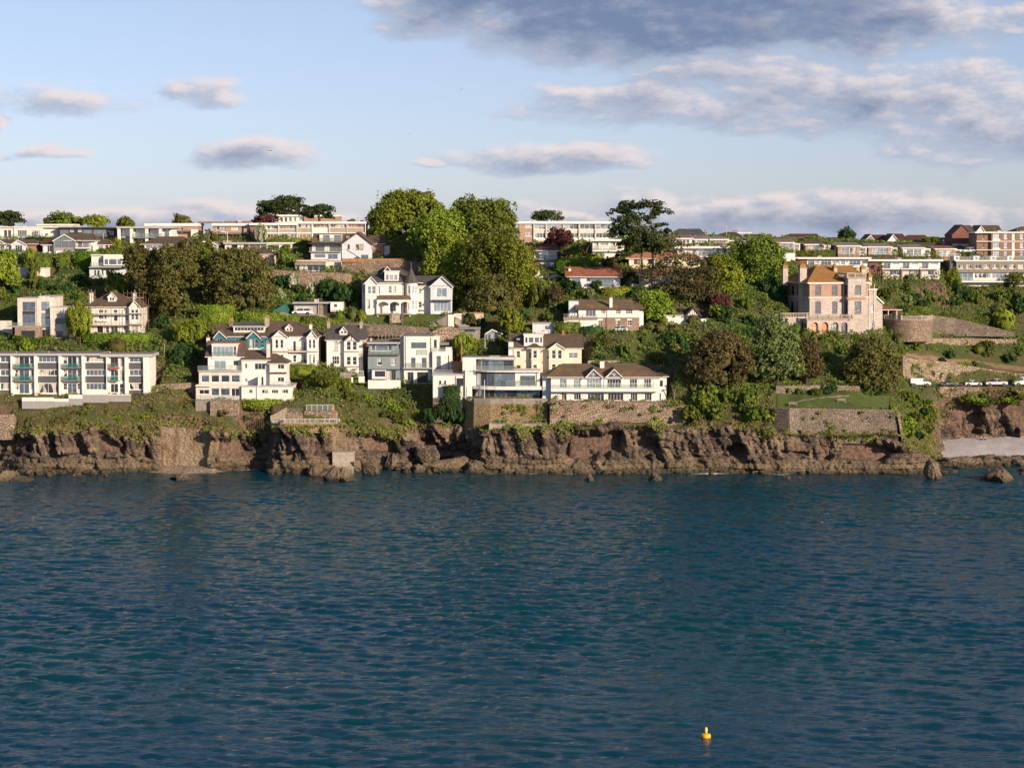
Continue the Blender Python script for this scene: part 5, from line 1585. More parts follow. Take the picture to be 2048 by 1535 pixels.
 for px in (782, 805):
  a = h.L(px, 629, -2.2)
  mb = MB(); mb.hexa([(a[0] - .18, -4.8, a[2] - 2.2), (a[0] + .18, -4.8, a[2] - 2.2), (a[0] + .18, -2.3, a[2] - 2.2), (a[0] - .18, -2.3, a[2] - 2.2), (a[0] - .18, -4.8, a[2] - .8), (a[0] + .18, -4.8, a[2] - .8), (a[0] + .18, -2.3, a[2] + .3), (a[0] - .18, -2.3, a[2] + .3)])
  mb.build('step_wall', M['rubble_d'], h.e)
turret_villa()
def gable_house():
 h = House('white_gable_house', 'white house with steep front gable, mansard and glass balconies left of the tall trees', 'house', 622, 520, px2=690)
 w = h.wall
 w(622, 682, 503, 520, -.4, 9, 'bluewhite', [(629, 508, 650, 514, 2, 1, 'gb'), (656, 508, 675, 517, 2, 1, 'gb')])
 w(624, 690, 488, 503, 1.2, 9, 'white', [(631, 490, 649, 502.5, 3, 1, 'gd'), (659, 490, 679, 502.5, 3, 1, 'gd'), (687, 489, 689.8, 497, 1, 1, 'wd')], dn=0)
 h.slab(618, 683, 503, 504.2, -1.2, 1.2, 'fascia', 0, 'balcony_floor'); h.rail(619, 682, 495, 503, -1.1, n=7)
 h.slab(616, 683, 485, 487.5, -.6, 2, 'darkclad', 0, 'eaves')
 mb = MB()
 A, B = h.L(623, 486, .4), h.L(712, 486, .4); Zt = h.L(660, 466.5, 3)[2]
 mb.hexa([(A[0], .3, A[2]), (B[0], .3, A[2]), (B[0], 9, A[2]), (A[0], 9, A[2]), (A[0] + .3, 2.2, Zt), (B[0], 2.2, Zt), (B[0], 8, Zt), (A[0] + .3, 8, Zt)])
 mb.build('roof', M['rf_brown'], h.e)
 w(639, 684, 469, 485, .7, 3, 'white', [(646, 470, 659, 484, 2, 1, 'gb'), (668, 470, 683, 484, 2, 1, 'gb')], dn=0, name='dormer')
 h.rail(640, 684, 476, 484.8, .3, n=4)
 h.boxm('rooflight', 692, 700, 472, 477, .9, 1.1, 'g_pale')
 w(684, 744, 487, 520, -.3, 9, 'bluewhite', [(711.5, 488.5, 726.5, 499, 3, 1, 'bc'), (695, 488.5, 699.5, 498, 1, 1, 'bd', 'A'), (722, 509.5, 736.5, 517.5, 2, 1, 'gb')])
 h.gable(684, 744, 487, 464.5, -.3, 11, 715.5, 'bluewhite', 'rf_moss', ov=.4, barge='browntrim')
 w(744.2, 767, 487, 513, 2, 8, 'brick', [(749, 489.5, 752.5, 496, 1, 1, 'wd')])
 h.hip(738, 768, 487, 471, 2, 9, 738, 768, 'rf_brown', .3)
 h.wall(768.2, 779, 491, 513, 3, 6, 'white', [], pad=False)
 mb = MB()
 a, b = h.L(693, 499, -.36), h.L(722, 517, -.36)
 mb.tube(tuple(a), tuple(b), .07, n=4); mb.build('stair_rail', M['black'], h.e)
gable_house()
def low_bungalow():
 h = House('flat_bungalow', 'low flat roofed bungalow on top of the long stone retaining wall', 'bungalow', 588, 543, px2=630)
 h.wall(592, 651, 530, 543, .8, 7, 'offwhite', [(614, 532, 650, 541.5, 3, 1, 'wd'), (589.5, 532, 599, 542, 1, 1, 'wd')])
 h.wall(651.2, 682, 524, 543, 0, 7, 'cream', [(658, 530, 676.5, 539, 2, 1, 'wd')])
 h.flatroof(587, 651, 520, 523, .2, 8, .3, 'pink', 'rf_brownflat'); h.flatroof(651, 682, 522, 524, .2, 7, .1, 'fascia', 'rf_brownflat')
 h.boxm('pergola_beam', 590, 651, 524, 530, .1, .75, 'woodgrey')
 for px in (590, 601, 612):
  h.boxm('pergola_post', px, px + 1, 530, 543, .1, .22, 'woodgrey')
low_bungalow()
def peach_cottage():
 h = House('peach_cottage', 'small peach coloured house with brown hipped roof half hidden by the holm oak', 'house', 519, 537, px2=533)
 h.wall(519, 546.5, 508, 537, 0, 6, 'pink', [(522, 516, 533, 524, 2, 1, 'wp')], right=[(1.5, 3, 514, 524, 1, 1, 'wd')])
 h.wall(500, 519, 506, 537, 1.5, 6, 'white', [])
 h.hip(497, 548, 508, 499.5, 0, 7, 512, 536, 'rf_brown', .4)
 h.chimney(495.5, 501, 493, 506, 4, 'concrete_l', 1)
peach_cottage()
def garage_row():
 h = House('flat_garage', 'low flat roofed garage with brick pier behind the parked white car', 'garage', 588, 628, px2=620)
 h.wall(588, 638, 607, 628, 0, 5, 'greyrend', [(592, 612, 628, 626, 2, 1, 'we')])
 h.boxm('pier', 638.5, 645.5, 607, 628, -.6, 3, 'cottage', dn=1); h.flatroof(587, 655, 604.5, 607, -1, 5, .2, 'fascia', 'rf_flat')
 h.boxm('dark_bay', 645.6, 654, 608, 628, 1, 4.8, 'darkclad')
garage_row()
def stone_cottage():
 h = House('stone_cottage', 'long cottage with white upper storey over stone ground floor and mossy tiled roof', 'house', 1155, 661, px2=1230)
 w = h.wall
 w(1195, 1278, 635, 661, .2, 8, 'cottage', [(1197, 641.5, 1204, 651.5, 2, 2, 'wd'), (1232, 641, 1239, 652, 2, 2, 'wc'), (1255, 640, 1262.5, 651, 2, 2, 'wd')])
 w(1157, 1278.5, 617.5, 635, 0, 8, 'white', [(1171.5, 619, 1191, 633, 3, 1, 'wb'), (1202, 619.5, 1211, 627, 3, 2, 'wd'), (1231.5, 619.5, 1241, 627.5, 3, 2, 'wd'), (1251, 619.5, 1264.5, 627.5, 4, 2, 'wd')], dn=0)
 h.hip(1154, 1284, 618, 599.5, 0, 9, 1154, 1284, 'rf_moss', .35, 'browntrim')
 h.chimney(1219, 1225, 594.5, 615.5, .5, 'white', 1, .8)
 w(1137.5, 1157, 602, 634, 2, 8, 'bluewhite', [], dn=0)
 h.slab(1127, 1196, 635, 638.5, -2.4, 2, 'woodgrey', 0, 'deck')
 w(1128, 1196, 638.6, 661, -2.0, 2, 'white', [])
 h.rail(1128, 1194, 628.5, 634.8, -2.3, n=9, posts='woodgrey', mat=None)
 for px in (1142, 1147, 1152, 1163):
  c = h.L(px, 635, -1.4)
  mb = MB(); mb.box(-.22, .22, -.2, .2, .38, .44); mb.box(-.22, .22, .17, .22, .44, 1.0)
  for a in (-.18, .18):
   for b in (-.16, .18): mb.box(a - .03, a + .03, b - .03, b + .03, 0, .38)
  mb.build('garden_chair', M['trim'], h.e, (c[0], c[1], c[2] + .02), (px % 5) * .3 - .5)
 w(1278.6, 1287, 622, 648, 1.5, 6, 'white', [], dn=1, pad=False)
 h.pipe(1213.5, 618, 660, -.05, 'browntrim')
 for px in (1200.5, 1235.5, 1258.7):
  h.boxm('lintel', px - 5, px + 5, 637.5, 640.5, .1, .196, 'trim')
stone_cottage()
def timber_garage():
 h = House('timbered_garage', 'white garage with brown roof and black and white timbered gable', 'garage', 1326, 648, px2=1360)
 h.wall(1326, 1372, 630, 648, 0, 6, 'white', [])
 h.wall(1372.2, 1401, 630.5, 648, -.6, 6, 'darkclad', [(1374, 633, 1387, 647, 1, 1, 'gk')])
 h.hip(1324, 1380, 630, 614.5, 0, 7, 1336, 1390, 'rf_brown', .3)
 h.gable(1372.2, 1401, 630.5, 614.5, -.6, 4, 1387, 'white', 'rf_brown', barge='browntrim')
 for i in range(6):
  px = 1376 + i * 4.2
  h.boxm('timber', px - .4, px + .4, 618 + abs(px - 1387) * .85, 630, -.66, -.603, 'browntrim')
timber_garage()
def white_annex():
 h = House('white_annex', 'small plain white flat roofed annex under the ivy hedge', 'house', 1065, 667, px2=1090)
 h.wall(1065, 1111, 647, 667, 0, 5, 'bluewhite', [(1089, 651, 1103, 659.5, 2, 1, 'wb')])
 h.slab(1064, 1112, 645.5, 647.2, -.2, 5, 'fascia', 0, 'roof')
white_annex()
def cabins():
 h = House('garden_cabin', 'grey timber garden cabin with flat dark roof above the modern houses', 'shed', 918, 680, px2=940)
 h.wall(919, 960, 658, 680, 0, 3, 'woodgrey', [(929, 659, 950, 663.5, 4, 1, 'gd')])
 h.slab(917, 961, 654.5, 658.2, -.4, 3.2, 'rf_flat', 0, 'roof'); h.rail(921, 958, 674, 680, -1.0, posts='woodgrey', mat=None)
 h = House('summer_house', 'small blue grey summer house with pitched roof beside the garden cabin', 'shed', 972, 682, px2=986)
 h.wall(973, 1002, 666, 682, 0, 3, 'bluegrey', [(976, 669, 980, 680, 1, 1, 'wd'), (984, 667, 991, 681, 2, 1, 'wb')])
 h.gable(972, 1003, 666, 658.5, 0, 3.4, 984, 'bluegrey', 'rf_slate', barge='trim')
 h = House('thatched_summer_house', 'tiny octagonal summer house with pointed shingle roof below the holm oak', 'shed', 440, 617, px2=450)
 h.wall(442, 462, 606.5, 617, 0, 2.2, 'cream', [(444, 608, 449, 615, 1, 1, 'wd')], left=[])
 a = h.L(452, 607, 1.1); z1 = h.L(448, 600, 1.1)[2]
 mb = MB(); mb.lathe([(1.75, a[2]), (1.0, a[2] + .55), (.35, z1 - .1), (.25, z1 + .05), (.05, z1 + .45)], 8, (a[0], 1.1, 0)); mb.build('roof', M['rf_moss'], h.e)
cabins()
def stair_walls():
 h = House('stairway', 'white walled outdoor stairway with railings below the turreted villa', 'stairs', 893, 652, px2=930)
 h.boxm('wall', 896, 908, 629, 652, 0, .5, 'white', dn=1); h.boxm('wall', 936, 967, 627, 650, 1.5, 2, 'pink', dn=2)
 h.boxm('coping', 925, 967.5, 624.5, 627.2, 1.4, 2.1, 'cottage')
 h.boxm('landing_wall', 908.2, 936, 627, 650, 1.6, 2.0, 'white', dn=2)
 mb = MB()
 for i in range(12):
  a = h.L(910 + i * 2.4, 634 + i * 1.5, .4); mb.box(a[0], a[0] + .27, .2, 1.5, a[2] - 1.6, a[2])
 mb.build('steps', M['concrete_l'], h.e)
 mb = MB()
 for (a, b, c, d) in ((910, 630, 921, 630), (921, 630, 940, 645)):
  mb.tube(tuple(h.L(a, b, .1)), tuple(h.L(c, d, .1)), .05, n=4)
  for k in range(6):
   f_ = k / 5
   p = h.L(a + (c - a) * f_, b + (d - b) * f_, .1); mb.tube(tuple(p), (p[0], p[1], p[2] - 1.0), .025, n=4)
 mb.build('railing', M['black'], h.e)
 h2 = House('ramp_fence', 'slatted wooden ramp fence rising to the stairway beside the lawn', 'fence', 858, 655, px2=875)
 for i in range(16):
  px = 859 + i * 2.25
  t = 648 - i * 1.15
  h2.boxm('fence_board', px, px + 1.9, t, t + 12, 0, .06, 'woodgrey', dn=.8)
 mb = MB()
 mb.tube(tuple(h2.L(858, 646, -.1)), tuple(h2.L(896, 627, -.1)), .05, n=4); mb.build('handrail', M['metal'], h2.e)
stair_walls()
def red_roof_bungalow():
 h = House('red_roof_bungalow', 'white bungalow with long red tiled roof and wide glazed front', 'bungalow', 1134, 577, px2=1190)
 h.wall(1135, 1173, 553.5, 577, .2, 8, 'bluewhite', [(1143.5, 555, 1160.5, 564.5, 1, 1, 'gp')])
 h.wall(1173.2, 1240, 553.5, 577, .8, 8, 'bluewhite', [(1173, 556, 1181, 562, 1, 1, 'gd'), (1181.5, 556, 1226.5, 572.5, 6, 1, 'gb')], right=[])
 h.hip(1133, 1242, 553.5, 534.5, .2, 10, 1133, 1242, 'rf_red', .35)
 h.hip(1134, 1174, 553, 541, -.3, 4, 1152, 1158, 'rf_red', .2)
 h.chimney(1137, 1142, 536, 546, 3, 'white', 1)
 h.slab(1168, 1242, 573.5, 576, -.8, .75, 'trim', 0, 'balcony_floor'); h.rail(1178, 1224, 565, 573.3, -.7, n=5)
red_roof_bungalow()
def balcony_house():
 h = House('balcony_house', 'brown roofed house with glazed balcony under the purple tree', 'house', 1068, 536, px2=1090)
 h.wall(1068, 1081, 519, 536, .6, 7, 'brick', [])
 h.wall(1081.2, 1114, 519, 536, .8, 7, 'bluewhite', [(1088, 522, 1092, 534, 1, 1, 'wd'), (1100, 524, 1108, 535, 2, 1, 'wb')])
 h.wall(1068, 1114, 500, 518, .8, 7, 'bluewhite', [(1070, 502, 1078, 516, 1, 1, 'wd'), (1082, 502, 1098, 516, 2, 1, 'wb'), (1100, 502, 1112, 516, 2, 1, 'wd')], dn=0)
 h.slab(1066, 1116, 517.6, 519.5, -.6, .8, 'fascia', 0, 'balcony_floor'); h.rail(1081, 1115, 511, 517.4, -.5, n=4, posts='greytrim')
 h.hip(1062, 1119, 500.5, 488, .4, 9, 1062, 1112, 'rf_dkred', .4)
 h = House('white_garden_wall', 'short white garden wall with gate pier beside the parked dark car', 'wall', 1063, 562, px2=1078)
 h.boxm('wall', 1063, 1069, 553, 562, 0, .3, 'white', dn=1); h.boxm('pier', 1069.2, 1079.5, 543, 562, -.1, .4, 'white', dn=1); h.boxm('coping', 1068.5, 1080, 541.5, 542.8, -.2, .5, 'trim'); h.boxm('wall', 1079.7, 1086, 553, 562, 0, .3, 'white', dn=1)
balcony_house()
def behind_cypress():
 h = House('terracotta_roof_house', 'cream house with terracotta hipped roof half hidden behind the tall cypress', 'house', 1257, 537, px2=1300)
 h.wall(1258, 1400, 516.5, 537, 0, 9, 'cream', [(1268, 519, 1280, 528, 2, 1, 'bm'), (1296, 519, 1306, 528, 2, 1, 'bd'), (1330, 519, 1342, 528, 2, 1, 'wd'), (1377, 519, 1396, 530, 3, 1, 'wp')])
 h.hip(1255, 1402, 516.5, 503, 0, 10, 1285, 1372, 'rf_terra', .5)
 h = House('red_brown_bungalow', 'cream bungalow with red brown roof in front of the tall cypress', 'bungalow', 1283, 580, px2=1320)
 h.wall(1286, 1400, 553.5, 575, .4, 8, 'cream', [(1302, 556, 1310, 571.5, 1, 1, 'wm'), (1311, 556, 1319, 571.5, 1, 1, 'wm'), (1321, 556, 1331, 570, 1, 1, 'wm'), (1333, 556, 1345, 570, 1, 1, 'wd')])
 h.hip(1284, 1402, 553.5, 538, .4, 10, 1284, 1396, 'rf_red', .35)
 h.boxm('plinth', 1263, 1340, 575.2, 586, .2, 2, 'brick_d', dn=1)
 h.wall(1263, 1285.8, 568, 575, 1.2, 6, 'offwhite', [], dn=2, pad=False)
 h.boxm('party_wall', 1279, 1285.6, 545, 568, 2, 8, 'bluewhite')
behind_cypress()
def mansion():
 h = House('stone_mansion', 'grand stone and red brick mansion with orange lichened roof, tower and arched terrace', 'mansion', 1619, 668, yaw=15, Y=466)
 D = 16.5
 w = h.wall
 sw = [(1.6, 2.6, 571, 590, 1, 2, 'gd'), (5.0, 6.4, 571, 590, 1, 2, 'gd'), (8.5, 10.0, 571, 588, 1, 2, 'gd')]
 w(1619, 1737, 567, 594.3, 0, D, 'brick_o', [(1630, 570, 1642, 591, 2, 2, 'gd', 'S'), (1663, 570, 1675, 591, 2, 2, 'gd', 'S')], left=[(6.2, 7.5, 571, 590, 2, 2, 'gd'), (9.2, 11.0, 571, 589, 2, 2, 'gd')], dn=0)
 w(1618.6, 1737.5, 595.2, 631, -.08, D, 'stone', [(1630, 602, 1642, 627, 3, 1, 'gd', 'S'), (1664, 602, 1675, 627, 3, 1, 'gd', 'S')], left=[(5.8, 7.2, 602, 624, 1, 1, 'gd'), (9.5, 11.2, 602, 624, 1, 1, 'gd')], dn=0)
 w(1618.4, 1738, 631.2, 668, -.14, D, 'stone', [(1731, 658, 1735.5, 666, 1, 1, 'wp')], dn=3)
 h.slab(1617.5, 1738.5, 593.8, 595.1, -.18, D + .1, 'trim', 0, 'string_course')
 # quoins and stone pilaster strip on the corner
 for px in (1619.6, 1691):
  for k in range(10):
   if px > 1650 and k > 9: continue
   y = 568 + k * 2.6
   h.boxm('quoin', px - .8 - (k % 2) * .5, px + .8 + (k % 2) * .5, y, y + 1.9, -.05, -.003, 'concrete_l')
 h.slab(1616.5, 1740, 564.5, 567.2, -.55, D + .5, 'trim', 0, 'cornice')
 h.hip(1616, 1740, 564.6, 531.5, -.3, D + .3, 1633, 1702, 'rf_orange', .25)
 for a, b, t, bt, d in ((1566, 1576, 536, 566, 11.5), (1600, 1613.5, 535, 563, 3.4), (1668, 1674.5, 535, 550, 5.0), (1723, 1731, 537, 556, 9), (1737.5, 1744, 553, 566, 6)):
  h.chimney(a, b, t, bt, d, 'stone', 0, 1.1)
  c0, c1 = h.L(a, t, d), h.L(b, t, d)
  mb = MB()
  x0, x1 = c0[0] - .1, c1[0] + .1
  mb.hexa([(x0, d - .1, c0[2]), (x1, d - .1, c0[2]), (x1, d + 1.2, c0[2]), (x0, d + 1.2, c0[2]), (x0 + .3, d + .3, c0[2] + .8), (x1 - .3, d + .3, c0[2] + .8), (x1 - .3, d + .8, c0[2] + .8), (x0 + .3, d + .8, c0[2] + .8)])
  mb.build('chimney_top', M['rf_orange'], h.e)
  mb = MB(); mb.lathe([(.16, 0), (.12, .5)], 8, ((x0 + x1) / 2, d + .55, c0[2] + .8)); mb.build('chimney_pot', M['clay'], h.e)
 # shallow stone breast on the shaded side
 x = h.L(1619, 600, 0)[0]
 mb = MB(); mb.box(x - .55, x - .002, 3.2, 5.4, h.L(1619, 640, 4)[2], h.L(1619, 566, 4)[2]); mb.build('chimney_breast', M['stone'], h.e)
 # tower
 w(1696, 1731, 556, 594, -1.8, 3.2, 'stone', [(1709.5, 569.5, 1722.5, 589.5, 2, 2, 'gd', 'S')], left=[(-1.2, .4, 570, 590, 1, 2, 'gd')], dn=0)
 h.slab(1694.5, 1732, 594.2, 598.5, -2.1, 3.2, 'brick_o', 0, 'tower_band')
 w(1696, 1731, 598.6, 636, -1.8, 3.2, 'stone', [(1709, 602, 1722.5, 628, 2, 2, 'gd')], left=[(-1.4, .4, 602, 626, 1, 2, 'gd')], dn=0)
 w(1695.5, 1731.5, 636.1, 668, -1.9, 3.2, 'stone', [], dn=3)
 h.slab(1694, 1732.5, 553.6, 556.2, -2.1, 3.5, 'concrete_l', 0, 'tower_cornice')
 a, b = h.L(1695, 553.5, -2.0), h.L(1731.5, 546.5, -2.0)
 for (x0, x1, y0, y1) in ((a[0], b[0], -2.0, -1.75), (a[0], a[0] + .25, -1.74, 3.2), (b[0] - .25, b[0], -1.74, 3.2), (a[0], b[0], 3.21, 3.4)):
  mb = MB(); mb.box(x0, x1, y0, y1, b[2] - .14, b[2] + .1); mb.build('parapet_rail', M['concrete_l'], h.e)
 for f_ in (0, .42, 1):
  x = a[0] + (b[0] - a[0]) * f_
  mb = MB(); mb.box(x - .2, x + .2, -2.02, -1.72, a[2], b[2] + .16); mb.build('parapet_pier', M['concrete_l'], h.e)
 mb = MB()
 for k in range(14):
  x = a[0] + (b[0] - a[0]) * (k + .5) / 14; mb.lathe([(.05, 0), (.11, .25), (.05, .55), (.08, .65)], 6, (x, -1.88, a[2] + .02))
 for k in range(12):
  mb.lathe([(.05, 0), (.11, .25), (.05, .55), (.08, .65)], 6, (a[0] + .12, -1.5 + k * .4, a[2] + .02))
 mb.build('parapet_balusters', M['concrete_l'], h.e)
 # arcaded terrace in front
 arch = [(1622.5, 644, 1636.5, 667.5, 2, 2, 'ws', 'A'), (1642.5, 644, 1657, 667.5, 1, 1, 'ws', 'A'), (1662.5, 644, 1677, 667.5, 3, 3, 'wd', 'A'), (1682.5, 644, 1695.2, 667.5, 1, 1, 'gd', 'A')]
 w(1614, 1695.3, 639, 668, -3.0, -.15, 'stone', arch, left=[(-2.4, -.9, 646, 664, 1, 1, 'gd')], rev=.5)
 h.slab(1613, 1706, 636.8, 639.2, -3.25, -.15, 'concrete_l', 0, 'terrace_floor')
 a, b = h.L(1613.5, 636.7, -3.1), h.L(1705, 629, -3.1)
 mb = MB()
 n = 46
 for k in range(n):
  mb.lathe([(.05, 0), (.09, .22), (.05, .5), (.07, .62)], 6, (a[0] + (b[0] - a[0]) * (k + .5) / n, -3.1, a[2] + .01))
 o = mb.build('terrace_balusters', M['concrete_l'], h.e)
 mb = MB(); mb.box(a[0] - .1, b[0], -3.22, -2.98, b[2] - .2, b[2]); mb.build('terrace_rail', M['concrete_l'], h.e)
 for f_ in (0, .25, .5, .75, 1):
  x = a[0] + (b[0] - a[0]) * f_
  mb = MB(); mb.box(x - .2, x + .2, -3.3, -2.9, a[2] - .02, b[2] + .12); mb.build('terrace_pier', M['concrete_l'], h.e)
 # side terrace on the shaded flank
 x0, x1 = h.L(1619, 650, 0)[0] - 7.5, h.L(1619, 650, 0)[0] - .1
 zf = h.L(1619, 632, 3)[2]; zg = h.L(1619, 668, 3)[2] - 3
 mb = MB(); mb.box(x0, x1, -.6, D - 2, zg, zf); mb.build('side_terrace', M['stone'], h.e)
 mb = MB(); mb.box(x0 - .1, x0 + .15, -.6, D - 2, zf + .75, zf + .95); mb.box(x0 + .16, x1, -.7, -.45, zf + .75, zf + .95)
 for k in range(36):
  mb.box(x0 - .04, x0 + .1, -.4 + k * .38, -.26 + k * .38, zf, zf + .75)
 for k in range(18):
  mb.box(x0 + .3 + k * .4, x0 + .44 + k * .4, -.65, -.51, zf, zf + .75)
 mb.build('side_balustrade', M['concrete_l'], h.e)
 for k in range(3):
  h.win(x0 + 1.2 + k * 2.0, -.66, zf - 3.0, .9, 1.8, 1, 1, 'gd', 0, False)
 # east end: lower gabled wing
 w(1738.2, 1752, 580, 668, 1.5, 12, 'stone', [(1742, 610, 1747, 624, 1, 1, 'wp'), (1743, 641, 1749.5, 660, 1, 1, 'gd', 'A')], dn=3)
 h.slab(1736, 1754, 577.5, 580.2, 1.1, 12, 'trim', 0, 'cornice'); h.hip(1736, 1753, 577.5, 570, 1.2, 11, 1736, 1742, 'rf_orange', .2)
 mb = MB()
 p = [h.L(1752, 594, 2), h.L(1765, 606, 2), h.L(1765, 668, 2), h.L(1752, 668, 2)]
 f0 = [(q[0], 2.0, q[2]) for q in p]; f1 = [(q[0], 11.0, q[2]) for q in p]
 mb.poly(f0[::-1]); mb.poly(f1)
 for i in range(4):
  j = (i + 1) % 4; mb.poly([f0[i], f0[j], f1[j], f1[i]])
 mb.build('lean_to', M['stone'], h.e)
 mb = MB(); q0, q1 = h.L(1750.5, 592.5, 1.8), h.L(1767.5, 608, 1.8)
 mb.hexa([(q0[0], 1.6, q0[2] - .02), (q1[0], 1.6, q1[2] - .02), (q1[0], 11.2, q1[2] - .02), (q0[0], 11.2, q0[2] - .02), (q0[0], 1.6, q0[2] + .3), (q1[0], 1.6, q1[2] + .3), (q1[0], 11.2, q1[2] + .3), (q0[0], 11.2, q0[2] + .3)])
 mb.build('lean_to_roof', M['trim'], h.e)
 for px, d in ((1620.5, -.15), (1686.5, -.15), (1738, -.2), (1747.5, 1.4)):
  h.pipe(px, 568, 634 if px < 1690 else 666, d, 'trim', .07)
mansion()
def bastion():
 # round stone terrace with balustrade and veranda beside the mansion
 c = P(1815, 660, 479.0)
 e = empty('bastion', c)
 tag(e, 'curved stone bastion with white balustrade right of the mansion', 'terrace')
 R_, z1 = 6.2, P(1815, 640, 473)[2] - c[2]
 n = 40
 ang = [math.pi * (1.08 + .84 * i / n) for i in range(n + 1)]
 mb = MB()
 ring = [(R_ * math.cos(t) * .95, R_ * math.sin(t)) for t in ang]
 ring = [(-R_ * .95, 4)] + ring + [(R_ * .95, 4)]
 b = [(x, y, -2.5) for x, y in ring]; t = [(x, y, z1) for x, y in ring]
 for i in range(len(ring) - 1):
  mb.poly([b[i], b[i + 1], t[i + 1], t[i]])
 mb.poly(t)
 mb.build('wall', M['rubble'], e)
 mb = MB(); m2 = MB()
 for i in range(len(ring) - 1):
  (x0, y0), (x1, y1) = ring[i], ring[i + 1]
  x0, x1, y0, y1 = x0 * .97, x1 * .97, y0 * .97, y1 * .97
  mb.tube((x0, y0, z1 + .95), (x1, y1, z1 + .95), .11, n=4); mb.tube((x0, y0, z1 + .06), (x1, y1, z1 + .06), .1, n=4)
  for f_ in (.25, .75):
   m2.tube((x0 + (x1 - x0) * f_, y0 + (y1 - y0) * f_, z1 + .05), (x0 + (x1 - x0) * f_, y0 + (y1 - y0) * f_, z1 + .92), .065, n=4)
 mb.build('balustrade_rail', M['concrete_l'], e); m2.build('balusters', M['concrete_l'], e)
 for i in (1, 14, 27, 40):
  x, y = ring[i]
  q = MB(); q.box(x * .97 - .2, x * .97 + .2, y * .97 - .2, y * .97 + .2, z1, z1 + 1.15); q.build('balustrade_pier', M['concrete_l'], e)
 v = House('veranda', 'open veranda with red tiled roof against the mansion', 'veranda', 1764, 632, Y=480)
 v.hip(1764, 1803, 619, 611.5, 0, 6, 1764, 1770, 'rf_red', .2)
 for px in (1776, 1793):
  v.boxm('post', px, px + 1.2, 619.2, 633, .1, .25, 'trim', dn=1)
 v.boxm('rear_wall', 1764, 1800, 619.5, 634, 3.5, 3.8, 'browntrim', dn=1)
bastion()
